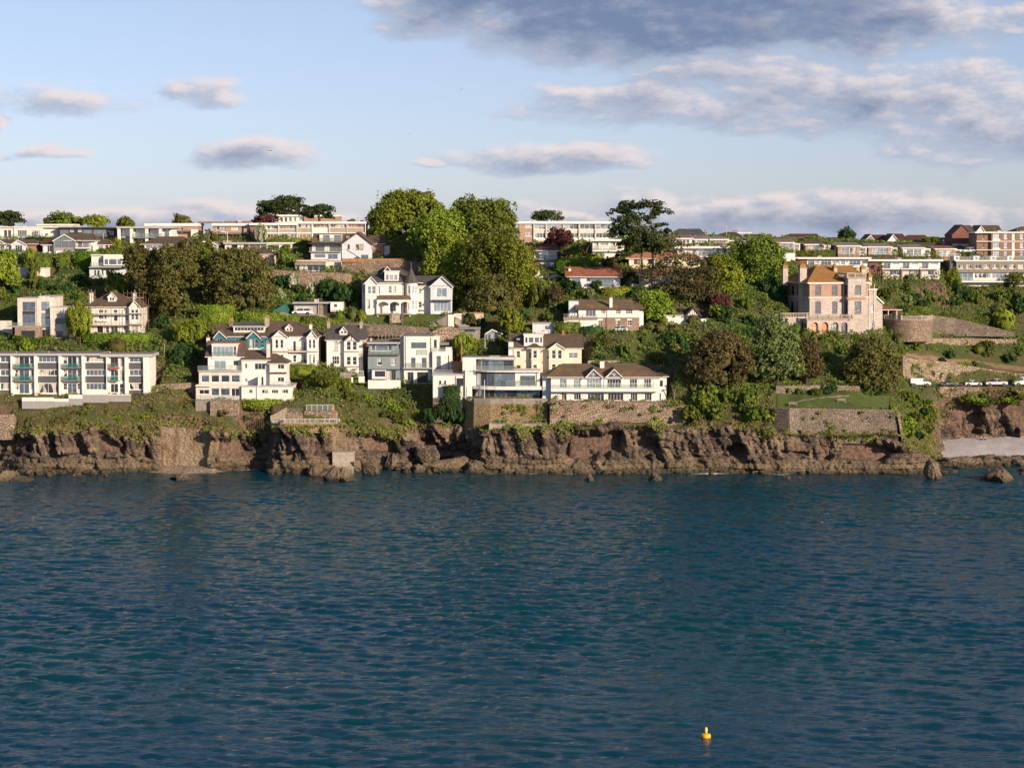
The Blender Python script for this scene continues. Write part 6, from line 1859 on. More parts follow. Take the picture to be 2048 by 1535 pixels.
# ------------------------------------------------------------------ buildings near the skyline
def skyline_west():
 h = House('flat_white_house', 'long flat roofed white house at the far left of the skyline', 'house', -30, 478, px2=60)
 h.wall(-30, 28, 455, 478, .3, 9, 'white', [(8, 460, 14, 473, 1, 1, 'gd'), (16, 460, 22, 473, 2, 1, 'gd')])
 h.wall(28.2, 86, 455, 478, 0, 9, 'white', [(35, 460, 53, 473, 5, 1, 'wd'), (62.5, 460, 80, 473, 5, 1, 'wc')])
 h.wall(86.2, 118, 455.5, 478, .8, 9, 'white', [(89, 466, 96, 471, 1, 1, 'wp')])
 h.flatroof(-31, 118, 453.2, 455.2, -.1, 9, .1, 'trim')
 h.rail(30, 86, 468, 474.5, -1.4, n=6)
 h = House('white_roofed_house', 'low white fascia of a house just behind the skyline trees', 'house', 75, 470, Y=533)
 h.wall(75, 145, 451, 470, 0, 7, 'pink', []); h.flatroof(75, 145, 448, 451, 0, 8, .2, 'trim')
 h = House('dark_modern_house', 'dark clad flat roofed house with a band of bluish windows on the skyline', 'house', 118, 480, px2=170)
 h.wall(119, 214, 457.5, 480, .2, 9, 'darkclad', [(120, 459, 138, 474, 3, 1, 'gb'), (140, 458.5, 148, 463.5, 1, 1, 'wp'), (156, 458.5, 164, 463.5, 1, 1, 'wp'), (165.5, 459, 185, 472, 4, 1, 'gb'), (187, 459, 213, 473, 4, 1, 'gb')])
 h.wall(214.2, 234, 457.5, 480, .6, 9, 'darkclad', [(217, 461, 228, 471, 2, 1, 'gd')])
 h.flatroof(118, 235, 454.5, 457.3, 0, 9, .25, 'darkclad', 'rf_flat')
 h.rail(186, 214, 466, 473, -.6, n=3)
 h = House('pillared_modern_house', 'modern house of white pillars and tall glazing with a glass balcony on the skyline', 'house', 235, 486, px2=290)
 h.wall(235, 262, 456.5, 486, .6, 9, 'offwhite', [(239.5, 457.5, 260, 473, 2, 1, 'gb'), (240, 475, 260, 483, 2, 1, 'gd')])
 h.wall(262.2, 322, 456.5, 486, .9, 9, 'offwhite', [(270.5, 458, 290, 473.5, 3, 1, 'gb'), (297, 458, 318, 473.5, 3, 1, 'gb'), (272, 477, 290, 485, 2, 1, 'gd'), (297, 477, 318, 485, 2, 1, 'gd')])
 h.wall(322.2, 345, 456.5, 486, .9, 9, 'white', [(329, 458, 338, 474, 1, 1, 'gb')])
 for px in (235, 260, 290.5, 318):
  h.boxm('pillar', px, px + 6, 456, 486, -.9, -.3, 'white', dn=1)
 h.flatroof(234, 346, 453, 456.4, -1, 9, .2, 'fascia')
 h.slab(266, 330, 474, 476, -1.3, .85, 'bluegrey', 0, 'balcony_floor'); h.rail(267, 329, 467.5, 473.8, -1.2, n=6)
 h = House('brick_white_house', 'orange brick and white flat roofed house behind the big holm oaks', 'house', 330, 480, Y=517)
 h.wall(330, 396, 452.5, 480, 0, 9, 'brick_o', [(338, 453.5, 345, 456, 1, 1, 'wd'), (352, 454, 360, 459, 2, 1, 'wd'), (362, 455, 366, 466, 1, 1, 'wd')])
 h.flatroof(290, 396, 446.5, 452, -.2, 9, .15, 'trim', 'rf_brownflat')
 h.wall(290, 329.8, 452.5, 480, .5, 9, 'offwhite', [(300, 455, 320, 462, 3, 1, 'wb')])
 h.boxm('annexe', 382, 395, 459, 480, -1.2, -.05, 'white', dn=1); h.boxm('low_roof', 330, 382, 460, 463, -1.6, -.05, 'greytrim')
 h = House('gable_glazed_house', 'house with wide glazed gable and brown tiled roof on the left slope', 'house', 106, 508, px2=150)
 h.wall(107.5, 150, 480.5, 508, -.3, 9, 'greyrend', [(109, 482, 122, 494, 2, 1, 'gb'), (123, 482, 136, 494, 2, 1, 'gb'), (137, 482, 149, 494, 2, 1, 'gb'), (112, 500.5, 127, 507.5, 1, 1, 'wt')])
 h.gable(107.5, 150, 480.5, 468, -.3, 8, 129, 'g_blue', 'rf_brown', ov=.35, barge='trim')
 h.wall(150.2, 181, 481, 508, .8, 9, 'offwhite', [(156, 481.8, 164, 494, 1, 1, 'gd'), (166, 481.8, 177, 494, 2, 1, 'gb'), (152, 500, 170, 507, 2, 1, 'wd')])
 h.wall(181.2, 192.5, 479, 508, .6, 8, 'white', [(182, 491, 185, 504, 1, 1, 'wd')])
 h.hip(129, 191, 480.5, 467.5, -.1, 8, 129, 186, 'rf_brown', .3)
 h.balcony(150, 179, 488, 495, 497, -.8, .78, 'trim', n=3)
 h.wall(86, 107, 489, 508, .6, 6, 'bluewhite', [(94, 491, 103, 504, 2, 1, 'wd')]); h.hip(84, 107, 489, 478.5, .6, 7, 88, 107, 'rf_dkred', .3)
 h.wall(193.2, 219, 489, 505, 1.5, 6, 'white', [(196, 491, 206, 500, 2, 1, 'wp')], pad=False); h.hip(192, 221, 489, 478.5, 1.5, 8, 192, 217, 'rf_brown', .3)
 h = House('pale_blue_house', 'pale blue white house with twin front gables at the left edge', 'house', -20, 507, px2=40)
 h.wall(-20, 22.8, 487, 507, 1, 8, 'bluewhite', [(0, 490, 8, 504, 2, 1, 'wd'), (-16, 490, -6, 504, 2, 1, 'wd')])
 h.wall(23, 52, 488, 509, 0, 8, 'bluewhite', [(30, 490, 44, 503.5, 3, 1, 'wd')])
 h.gable(23, 52, 488, 479.5, 0, 8, 36, 'bluewhite', 'rf_brown', ov=.35); h.gable(-20, 12, 487, 479, .9, 8, -2, 'bluewhite', 'rf_brown', ov=.35)
 h.hip(-20, 73, 487.5, 479.5, .6, 9, -20, 69, 'rf_brown', .3); h.wall(52.2, 72, 488, 507, 1.2, 8, 'brick', [])
 h = House('brown_hip_bungalow', 'white bungalow with brown hipped roof above the holm oak crowns', 'bungalow', 287, 505, px2=330)
 h.wall(289, 345, 488, 505, 0, 8, 'white', [(291, 490, 305, 497.5, 1, 1, 'wp'), (307, 490, 321, 497.5, 1, 1, 'wp'), (323, 490, 340, 498, 1, 1, 'wp')])
 h.hip(285, 384, 488, 473.5, 0, 12, 318, 366, 'rf_brown', .5); h.wall(345.2, 380, 489, 505, 1, 8, 'white', [])
 h = House('white_roofed_chalets', 'pair of little white gabled chalets beside the flagpole', 'house', 399, 500, Y=501)
 h.wall(400, 417, 488, 500, 1, 6, 'white', []); h.gable(400, 417, 488, 482, 1, 6, 408, 'white', 'rf_flat')
 h.wall(418, 434, 490, 500, 0, 5, 'white', []); h.gable(417, 435, 490, 484.5, 0, 6, 426, 'white', 'rf_flat')
 h = House('long_white_bungalow', 'long low white bungalow with dark ribbon windows above the holm oak', 'bungalow', 450, 502, px2=520)
 h.wall(450, 533, 488, 502, .4, 8, 'white', [(463, 490, 475, 497, 1, 1, 'gd'), (487, 490, 497, 498, 1, 1, 'gd'), (499, 490, 520, 499, 4, 1, 'gb'), (521, 490, 533, 499, 2, 1, 'gb')])
 h.wall(533.2, 584, 488, 502, .8, 8, 'white', [(536, 490, 558, 498, 1, 1, 'gd'), (564, 490, 570, 497, 1, 1, 'wd')])
 h.flatroof(450, 534, 484.8, 488, 0, 8, .25, 'fascia'); h.flatroof(534.5, 585, 484.8, 487.5, .5, 8, .2, 'trim')
 h.boxm('tank_house', 446, 461, 481, 488, 4, 6, 'concrete_l')
 h = House('orange_brick_house', 'flat roofed orange brick house with white fascia on the skyline', 'house', 425, 470, px2=460, Y=514)
 h.wall(426, 487, 451.5, 470, 0, 9, 'brick_o', [(441, 452.5, 451, 463, 2, 1, 'wp'), (463, 453, 477.5, 460, 3, 1, 'wc'), (433, 453, 438, 460, 1, 1, 'wd')])
 h.wall(487.2, 498, 451.5, 470, -.6, 8, 'brick_o', [(494, 453, 497.5, 458, 1, 1, 'wd')]); h.flatroof(425, 499, 446.5, 451.5, -.5, 9, .15, 'trim')
 h.slab(448, 499, 442, 446, 4, 10, 'rf_brownflat', 0, 'upper_roof'); h.slab(396, 440, 443, 446.3, 6, 12, 'rf_brownflat', 0, 'upper_roof')
 h.slab(432, 498, 465, 468, -1.5, -.05, 'greytrim', 0, 'porch_roof')
 h = House('terrace_row', 'row of white and grey two storey terrace houses below the skyline pines', 'terrace', 500, 479, px2=600)
 h.boxm('end_wall', 500, 518.5, 449, 484, .4, 9, 'rubble_d', dn=1)
 cols = ['offwhite', 'beigepanel', 'greygreen', 'beigepanel', 'white', 'beigepanel', 'beigepanel']
 ed = [518.7, 530.5, 557, 594, 624, 658.5, 694, 731]
 for i in range(7):
  a, b = ed[i], ed[i + 1]
  t = 450.5 if b < 595 else 447.5
  W = b - a
  h.wall(a + .1, b - .1, t, 479, 0 if i % 2 else .15, 9, cols[i], [(a + 2, t + 1, b - 2, t + 7.5, max(2, int(W / 7)), 1, 'wc' if i % 2 else 'wm'), (a + W * .15, 468, b - W * .15, 476.5, max(2, int(W / 8)), 1, 'wm' if i % 2 else 'wc')])
  h.boxm('white_band', a + .3, b - .3, 464.8, 467.2, -.1, -.02 if i % 2 == 0 else -.005, 'trim')
  h.boxm('party_pier', b - .6, b + .6, t, 479, -.25, -.11, 'trim', dn=1)
 h.flatroof(500, 594, 446, 450.4, -.2, 9, .2, 'trim'); h.flatroof(594.5, 731, 443, 447.4, -.25, 9, .2, 'trim')
 h = House('upper_block', 'white and orange brick flat topped block behind the terrace row', 'apartments', 545, 460, Y=538)
 h.wall(545, 608, 433, 460, .5, 8, 'white', [(552, 435, 557, 444, 1, 1, 'wb'), (561, 435, 565.5, 444, 1, 1, 'wb'), (569, 434.5, 574, 444, 1, 1, 'wb'), (578, 434, 583, 443, 1, 1, 'wb'), (588, 433.5, 592, 443, 1, 1, 'wb'), (598, 433.5, 606, 441, 2, 1, 'wb')])
 h.flatroof(544, 608, 429.5, 433, .2, 8, .1, 'trim'); h.wall(608.2, 678, 433, 460, 0, 9, 'brick_o', []); h.flatroof(608.5, 679, 429.5, 433, 0, 9, .1, 'trim')
skyline_west()
def skyline_east():
 h = House('skyline_apartments', 'three storey white and brick apartment slab on the skyline right of the big trees', 'apartments', 1026, 494, px2=1120, yaw=5, Y=512)
 ed = [1026, 1040, 1067, 1092, 1126, 1158, 1190, 1221]
 for i in range(7):
  a, b = ed[i], ed[i + 1]
  sty = 'brick_o' if i in (1,) else 'offwhite'
  W = b - a
  h.wall(a + .1, b - .1, 447.5, 494, 0 if i % 2 else .12, 10, sty, [(a + 1.5, 448.5, b - 1.5, 458.5, 3, 1, 'wp'), (a + 1.5, 466, b - 1.5, 476, 4, 1, 'wp'), (a + 1.5, 482, b - 1.5, 492, 4, 1, 'wp')] if i != 1 else [(1051, 448.5, 1064, 455, 2, 1, 'wp'), (1051, 464, 1064, 472.5, 2, 1, 'wp'), (1051, 483, 1064, 490, 2, 1, 'wp')])
  if i != 1:
   h.boxm('white_band', a + .3, b - .3, 476.5, 480, -.12, -.02, 'trim'); h.boxm('white_band', a + .3, b - .3, 458.8, 460.2, -.12, -.02, 'trim')
  h.boxm('party_pier', b - .7, b + .7, 447.5, 494, -.3, -.13, 'beigepanel', dn=1)
 h.flatroof(1025, 1222, 442.5, 447.4, -.25, 10, .2, 'trim')
 h = House('pale_terrace', 'pale two storey terrace with flat roof beside the tall cypress', 'terrace', 1190, 520, px2=1220)
 for a, b in ((1185, 1218), (1218.2, 1248)):
  h.wall(a, b, 482, 502, .8, 8, 'white', [(a + 3, 484, a + 12, 500, 2, 1, 'wc'), (a + 15, 484, b - 2, 491, 2, 1, 'wp')], dn=0)
  h.wall(a, b, 503, 520, .3, 8, 'white', [(a + 12, 505, a + 24, 514, 2, 1, 'wp')])
  h.balcony(a, b - 3, 493, 501, 503, -.7, .78, 'trim', n=2)
 h.flatroof(1183, 1250, 478.5, 482, 0, 8, .3, 'trim', 'rf_brownflat')
 h = House('balcony_terrace', 'white two storey terrace with long fascia and glass balcony right of the cypress', 'terrace', 1355, 530, px2=1410)
 h.wall(1355, 1394, 497, 514, .8, 8, 'white', [(1372, 498.5, 1393, 512, 3, 1, 'wc'), (1358, 498.5, 1369, 512, 2, 1, 'wp')], dn=0)
 h.wall(1394.2, 1457, 497, 514, 1.2, 8, 'white', [(1396, 498, 1410, 511, 2, 1, 'wp'), (1413, 498, 1434, 512, 3, 1, 'gb'), (1438, 498.5, 1454, 506, 2, 1, 'wb')], dn=0)
 h.wall(1355, 1457, 514.2, 530, .6, 8, 'white', [(1374, 517, 1392, 528, 2, 1, 'wp'), (1400, 516, 1410, 527, 1, 1, 'wd'), (1420, 517, 1440, 528, 3, 1, 'wp')])
 h.balcony(1394, 1436, 504, 512, 514, -.7, 1.18, 'trim', n=4); h.flatroof(1352, 1457, 492.5, 496.8, 0, 8, .3, 'trim', 'rf_brownflat')
 h.wall(1457.2, 1482, 499, 530, 1.5, 7, 'white', [(1463, 506, 1480, 510, 2, 1, 'wb')], pad=False); h.flatroof(1457, 1482, 497, 499, 1.2, 7, .2, 'browntrim', 'rf_red')
 # rows of mono-pitch villas
 rows = [(1345, 1384, 492, 476, 470, 'rf_brownflat', ' nearest the tall cypress'), (1389, 1416, 491, 478, 472, 'rf_flat', ' second from the tall cypress'), (1419, 1455, 491, 478, 473, 'rf_flat', ' with orange brick cheek, third from the cypress'), (1480, 1520, 491, 480, 475, 'rf_flat', ' left of the sycamore top'),
   (1556, 1587, 502, 484.5, 477, 'rf_brownflat', ' directly above the sycamore crown'), (1611, 1648, 504, 488, 482, 'rf_brown', ' left of the palm tree'), (1676, 1720, 509, 491, 485, 'rf_flat', ' right of the palm tree'), (1737, 1782, 510, 493, 487, 'rf_flat', ' above the mansion tower'),
   (1806, 1848, 512, 495, 489, 'rf_flat', ' left of the rooftop bush'), (1872, 1911, 514, 497, 491, 'rf_red', ' with red brown roof beside the silver car')]
 for i, (a, b, base, yf, ybk, rf, where) in enumerate(rows):
  h = House('mono_pitch_villa', 'white fronted glazed villa' + where, 'villa', a, base, px2=(a + b) / 2 + 0, Y=None, group='villas in a row below the skyline')
  W = b - a
  wm = 'brick_o' if i in (2, 4, 5, 6, 7, 9) else 'white'
  h.wall(a, b, yf + 2.4, base, 0, 7.5, wm, [(a + W * .16, yf + 3.4, a + W * .48, base - 1.5, 2, 1, 'wp' if i % 2 else 'wb'), (a + W * .5, yf + 3.4, b - W * .14, base - 1.5, 2, 1, 'wb' if i % 3 else 'wc')])
  h.mono(a, b, yf, ybk, 0, 8, rf, 'trim', .35)
  h.wall(b + .2, b + 13, yf + 4, base, 2.2, 7, 'white', [(b + 2, yf + 5.5, b + 11, base - 2, 2, 1, 'gb')], pad=False)
  h.slab(b, b + 13.5, yf + 2, yf + 4, 1.9, 7, 'trim', 0, 'link_roof')
  h.rail(a + 1, b + 10, base - 6, base - .3, -1.6, n=5, posts='trim')
 # white back roofs seen over the first row
 for i, (a, b, yf, yk, nm) in enumerate(((1395, 1440, 473, 470, 'first'), (1569, 1612, 479, 474, 'second'), (1638, 1690, 482, 477, 'third'), (1702, 1750, 483, 479, 'fourth'), (1330, 1372, 473.5, 470.5, 'leftmost'))):
  h = House('rear_villa', 'low white fascia and flat brown roof just behind the villa row, %s from the left' % nm if nm != 'leftmost' else 'low white fascia and brown roof at the left end behind the villa row', 'villa', a, 490, Y=533 + i)
  h.wall(a, b, yf + 2.2, 490, 0, 7, 'white', [(a + 6, yf + 3, b - 8, yf + 7, 4, 1, 'wp')]); h.mono(a, b, yf, yk, 0, 7, 'rf_brownflat', 'trim', .3)
 # lower terraces
 h = House('lower_terrace', 'long white terrace with brown flat roof and balconies directly behind the mansion chimneys', 'terrace', 1592, 552, px2=1660, Y=499)
 h.boxm('brick_end', 1590, 1614, 513, 545, .5, 9, 'brick_d', dn=2)
 for a, b in ((1614.2, 1640), (1640.2, 1680), (1680.2, 1697), (1697.2, 1740)):
  W = b - a
  h.wall(a, b, 518, 533, .7, 8, 'white', [(a + 1.5, 518.8, a + W * .55, 530, 3, 1, 'wb'), (a + W * .6, 518.8, b - 1.5, 525, 2, 1, 'wp')], dn=0)
  h.wall(a, b, 534.5, 552, .4, 8, 'offwhite', [(a + 3, 537, b - 4, 546, 3, 1, 'wy' if a > 1690 else 'wb')])
 h.flatroof(1591, 1740, 514.5, 517.8, -.1, 8, .3, 'trim', 'rf_brownflat')
 h.balcony(1616, 1680, 525.5, 532.5, 534.5, -.6, .68, 'trim', n=7, mat=None, posts='black'); h.balcony(1697.5, 1720, 527, 532.5, 534.5, -.6, .68, 'trim', n=3, mat=None, posts='black')
 h.boxm('small_white_wall', 1567, 1590, 506, 522, -.5, 5, 'white', dn=2)
 h = House('palm_terrace', 'white balconied terrace with dark brick end above the scrub and little palms', 'terrace', 1740, 558, px2=1810)
 h.boxm('brick_end', 1738, 1764, 518, 553, .5, 9, 'brick_d', dn=2)
 for a, b in ((1764.2, 1802), (1802.2, 1840), (1840.2, 1880)):
  h.wall(a, b, 522.5, 537, .7, 8, 'white', [(a + 3, 523.3, a + 17, 536, 2, 1, 'wb'), (a + 21, 523.3, b - 4, 529, 2, 1, 'wp')], dn=0)
  h.wall(a, b, 539, 558, .3, 8, 'offwhite', [(a + 15, 541, b - 2, 550, 3, 1, 'wc')])
  h.boxm('brick_cheek', a + .5, a + 3, 539, 558, -.2, .29, 'brick', dn=1)
  h.balcony(a, a + 16, 531, 536.8, 538.8, -.7, .68, 'trim', n=3); h.boxm('white_balcony_front', a + 16.2, b - 2, 529.5, 538.8, -.7, .6, 'white')
 h.flatroof(1739, 1883, 518.8, 522.3, -.1, 8, .35, 'trim', 'rf_brownflat')
 # grey clad terrace at right edge
 h = House('grey_clad_terrace', 'grey brown clad terrace with a row of square white windows at the right edge', 'terrace', 1900, 572, px2=1980)
 ww = [(1915.5 + i * 17.2, 528.5, 1927.5 + i * 17.2, 537, 2, 1, 'wc') for i in range(10)]
 lw = [(1915, 545.5, 1946, 561, 3, 1, 'wb'), (1949, 546, 1981, 556, 4, 1, 'wc'), (1984, 546, 2013, 556, 4, 1, 'wp'), (2017, 546, 2046, 556, 4, 1, 'wc'), (2050, 546, 2080, 556, 4, 1, 'wb')]
 h.wall(1912.5, 2090, 522.5, 544.5, 0, 9, 'shingle', ww, dn=0); h.wall(1912.5, 2090, 545, 572, .5, 9, 'white', lw)
 h.wall(1899, 1912.3, 521, 572, .8, 9, 'slategrey', [], pad=False); h.slab(1911, 2091, 520.2, 522.6, -.2, 9, 'trim', 0, 'coping')
 h.slab(1912, 2092, 562, 564.5, -1.4, .5, 'trim', 0, 'balcony_floor'); h.rail(1914, 2088, 556, 561.8, -1.3, n=12, posts='trim')
 for i, a in enumerate((1908, 1947, 1981, 2015, 2049)):
  h.wall(a, a + (12 if i else 11), 512, 520, 2, 7, 'white', [(a + 3, 514, a + 8, 518, 1, 1, 'wb')], dn=0, name='stair_head')
  h.rail(a + 12, a + 33, 513.5, 520, 1.2, n=3)
 # brick flats
 h = House('brick_flats', 'four storey brown brick flats with white window bays at the right skyline', 'apartments', 1952, 516, px2=2010, Y=517)
 wins = []
 for t, bt in ((467.5, 478), (485, 496), (502, 513)):
  wins += [(1986, t, 1999.5, bt, 2, 1, 'wp'), (2008, t, 2015.5, bt, 2, 1, 'wp'), (2024, t - 1, 2030.5, bt + 2, 1, 1, 'wt'), (2040, t, 2047.5, bt, 2, 1, 'wp'), (2056, t, 2068, bt, 2, 1, 'wp')]
 h.wall(1982, 2090, 466, 516, 0, 10, 'brick_b', wins)
 h.wall(1953, 1981.8, 466.5, 516, .8, 10, 'brick_b', [(1965, 470, 1968.5, 478, 1, 1, 'wd'), (1965, 487, 1968.5, 495, 1, 1, 'wd'), (1965, 503, 1968.5, 511, 1, 1, 'wd')])
 for y in (482, 499):
  h.slab(1953, 2090, y, y + 1.2, -.08, -.004, 'trim', 0, 'string_course')
 for y in (478.3, 496.3):
  h.boxm('bay_panel', 1985, 2000.5, y, y + 3.4, -.12, -.004, 'trim')
 h.flatroof(1951, 2091, 463.6, 466, -.2, 10, .15, 'trim')
 h = House('brick_gable_house', 'tall dark red brick house with steep gable and chimney on the right skyline', 'house', 1904, 492, Y=531)
 h.wall(1904, 1944, 470, 492, 0, 9, 'brick_d', []); h.gable(1904, 1944, 470, 450.5, 0, 9, 1924, 'brick_d', 'rf_dkred', ov=.2, barge=None)
 h.wall(1944.2, 1951, 472, 492, .6, 8, 'brick', [(1946, 473, 1949, 479, 1, 1, 'wd')]); h.hip(1926, 1953, 470, 451, .6, 9, 1926, 1940, 'rf_brown', .2)
 h.chimney(1942, 1945, 452, 462, 5, 'brick_d', 0, .6); h.boxm('white_base', 1905, 1950, 487.5, 492, -.2, -.01, 'white')
 h.boxm('low_garages', 1908, 1952, 492.5, 502, -3, -.3, 'bluegrey', dn=1)
 h = House('hipped_brown_house', 'white gabled house with dark brown half hipped roof behind the brick flats', 'house', 1952, 476, Y=540)
 h.wall(1953, 1972, 464, 480, 0, 9, 'bluewhite', []); h.gable(1951, 1972, 465, 451.5, 0, 9, 1962, 'bluewhite', 'rf_brown', ov=.2); h.hip(1958, 2004, 465, 451, .5, 10, 1962, 1996, 'rf_brown', .2); h.wall(1972.2, 2004, 464.5, 480, .8, 9, 'offwhite', []); h.chimney(1994, 1999, 451, 460, 5, 'brick_b', 0)
 h = House('far_right_house', 'dark roofed house peeping over the flats at the right edge', 'house', 2030, 476, Y=543)
 h.wall(2032, 2075, 464, 480, 0, 9, 'bluewhite', []); h.hip(2029, 2078, 464.5, 453.5, 0, 10, 2042, 2070, 'rf_brown', .2)
 # dark hipped roofs along the ridge
 ridge = [(1341, 1410, 471, 458, 1357, 1400, 'rf_slate', 'rf_slate', 'dark slate roofed house with two chimneys behind the villa rows'),
    (1430, 1484, 473, 464.5, 1452, 1470, 'rf_dkred', 'white', 'dark roofed house with box chimney under the twin street lamp'),
    (1484, 1530, 474, 469, 1490, 1524, 'rf_dkred', 'white', 'low dark roof right of the twin street lamp'),
    (1551, 1645, 481, 468, 1580, 1633, 'rf_dkred', 'offwhite', 'broad dark brown double hipped roof above the sycamore'),
    (1649, 1684, 481, 475, 1656, 1680, 'rf_dkred', 'offwhite', 'low dark roof behind the round bush on the skyline'),
    (1735, 1780, 483, 470, 1741, 1770, 'rf_dkred', 'bluewhite', 'chalet house with blue glazed gable and dark red roof'),
    (1776, 1813, 482, 468, 1783, 1805, 'rf_dkred', 'bluewhite', 'steep dark red roof with pale gable next to the chalet house'),
    (1800, 1862, 486, 470.5, 1815, 1850, 'rf_dkred', 'offwhite', 'widest plain dark red hipped roof on the right skyline'),
    (1860, 1906, 485, 475.5, 1866, 1902, 'rf_dkred', 'white', 'low dark roof left of the tall brick gable')]
 for i, (a, b, ye, yr, r0, r1, rf, wl, lab) in enumerate(ridge):
  h = House('ridge_house', lab, 'house', a, 492, Y=545 + (i % 3) * 2)
  h.wall(a + 1, b - 1, ye, 492, .3, 9, wl, [(a + 6, ye + 2, a + 12, ye + 6, 1, 1, 'wd'), (b - 14, ye + 2, b - 8, ye + 6, 1, 1, 'wd')])
  h.hip(a, b, ye, yr, .3, 10, r0, r1, rf, .3, 'trim' if i > 2 else 'black')
  if i == 0:
   h.chimney(1373, 1377, 457, 462, 5, 'concrete', 0, .6); h.chimney(1409, 1413, 459, 464, 5, 'concrete', 0, .6)
  if i == 1:
   h.chimney(1467, 1474, 460, 470, 5, 'bluegrey', 0, .8); h.slab(1475, 1504, 464.5, 466, 6, 9, 'trim', 0, 'flat_extension')
  if i == 3:
   h.hip(1605, 1645, 480.5, 468, -.5, 8, 1619, 1632, rf, .25)
  if i == 5:
   h.gable(1727, 1752, 484, 469.5, -.6, 8, 1741, 'g_blue', rf, ov=.2)
  if i == 6:
   h.gable(1774, 1799, 483, 468.5, -.6, 8, 1786, 'bluewhite', rf, ov=.2)
skyline_east()
# ------------------------------------------------------------------ vegetation
def leaf_quads(c, n, size, r, stretch=.62):
 """diamond leaves at points c facing n"""
 a = r.normal(size=c.shape)
 t = np.cross(n, a); t /= np.linalg.norm(t, axis=1, keepdims=True) + 1e-9
 b = np.cross(n, t)
 s_ = (size * r.uniform(.55, 1.35, len(c)))[:, None]
 v = np.stack([c - t * s_, c + b * s_ * stretch, c + t * s_, c - b * s_ * stretch], 1).reshape(-1, 3)
 return v
def ball(cx, cy, cz, rx, ry, rz, seed, nu=12, nv=7):
 u, w = np.meshgrid(np.linspace(0, 2 * np.pi, nu, endpoint=False), np.linspace(.08, np.pi - .08, nv), indexing='ij')
 k = .82 + .36 * fbm(u * 1.2 + seed, w * 2 + seed, 2, seed)
 v = np.stack([cx + rx * k * np.cos(u) * np.sin(w), cy + ry * k * np.sin(u) * np.sin(w), cz + rz * k * np.cos(w)], -1).reshape(-1, 3)
 i = np.arange(nu * nv).reshape(nu, nv); j = np.roll(i, -1, 0)
 f = np.stack([i[:, :-1], i[:, 1:], j[:, 1:], j[:, :-1]], -1).reshape(-1, 4)
 return v, f
def crown_mesh(name, lobes, nleaf, size, seed, clump=.30, core=.56, flat=1.0, rnd=.65, stretch=.62):
 r = np.random.default_rng(seed)
 lobes = np.array(lobes, float)
 area = lobes[:, 3] * lobes[:, 5] + .3 * lobes[:, 3] * lobes[:, 4]
 cnt = np.maximum(30, (nleaf * area / area.sum())).astype(int)
 V = []
 for i, (lb, k) in enumerate(zip(lobes, cnt)):
  nc = max(7, int(k / 26))
  d = r.normal(size=(nc, 3)); d /= np.linalg.norm(d, axis=1, keepdims=True)
  d[:, 2] = np.where(d[:, 2] < -.45, -d[:, 2], d[:, 2])
  cc = lb[:3] + d * lb[3:] * r.uniform(.74, 1.13, (nc, 1))
  keep = np.ones(nc, bool)
  for j, o in enumerate(lobes):
   if j != i:
    keep &= (((cc - o[:3]) / o[3:]) ** 2).sum(1) > .62
  cc, d = cc[keep], d[keep]
  if len(cc) == 0:
   continue
  rc = clump * lb[3:].mean() * r.uniform(.4, 1.45, len(cc))
  pick = r.integers(0, len(cc), k)
  q = r.normal(size=(k, 3)); q /= np.linalg.norm(q, axis=1, keepdims=True)
  fl = np.array([1, 1, flat])
  p = cc[pick] + q * fl * (rc[pick] * r.uniform(.55, 1.05, k))[:, None]
  n = q * .6 + d[pick] * .5 + r.normal(size=(k, 3)) * rnd + np.array([0, 0, .12])
  n /= np.linalg.norm(n, axis=1, keepdims=True)
  V.append(leaf_quads(p, n, size, r, stretch))
 v = np.concatenate(V)
 f = np.arange(len(v)).reshape(-1, 4)
 if core:
  vs, fs, b = [v], [f], len(v)
  for i, lb in enumerate(lobes):
   bv, bf = ball(*lb[:3], *(lb[3:] * core), seed + i)
   vs.append(bv); fs.append(bf + b); b += len(bv)
  v, f = np.concatenate(vs), np.concatenate(fs)
 return mesh_np(name, v, f, [M['lf_mid']])
def unit_lobes(n, seed, squat=1.0, spread=.52, lr=(.40, .56)):
 """lobes filling the unit half-ellipsoid x,y in [-1,1], z in [0,1]"""
 r = np.random.default_rng(seed)
 L_ = [(0, 0, .5, .62, .62, .46)]
 for i in range(n):
  a = 2.4 * i + r.uniform(-.4, .4); z = r.uniform(.22, .78)
  k = spread * math.sqrt(max(.1, 1 - ((z - .42) / .62) ** 2)) * r.uniform(.85, 1.12)
  q = r.uniform(*lr)
  L_.append((k * math.cos(a), k * math.sin(a), z, q, q, q * .52))
 return L_
PROTO = {
 'big': [crown_mesh('crown', unit_lobes(13, s), 9500, .042, s, .34) for s in (1, 2, 3)],
 'dome': [crown_mesh('crown', unit_lobes(11, s, spread=.5, lr=(.45, .6)), 8500, .040, s, .26, .58) for s in (11, 12)],
 'mid': [crown_mesh('crown', unit_lobes(8, s), 3200, .070, s, .36) for s in (21, 22, 23)],
 'small': [crown_mesh('foliage', unit_lobes(6, s), 1100, .115, s, .36) for s in (31, 32, 33)],
 'clip': [crown_mesh('foliage', [(0, 0, .5, .95, .95, .5)], 1700, .085, s, .10, .93, rnd=.45) for s in (41, 42)],
 'loose': [crown_mesh('crown', unit_lobes(12, s, spread=.62, lr=(.26, .42)), 3600, .060, s, .5, .45) for s in (51, 52)],
}
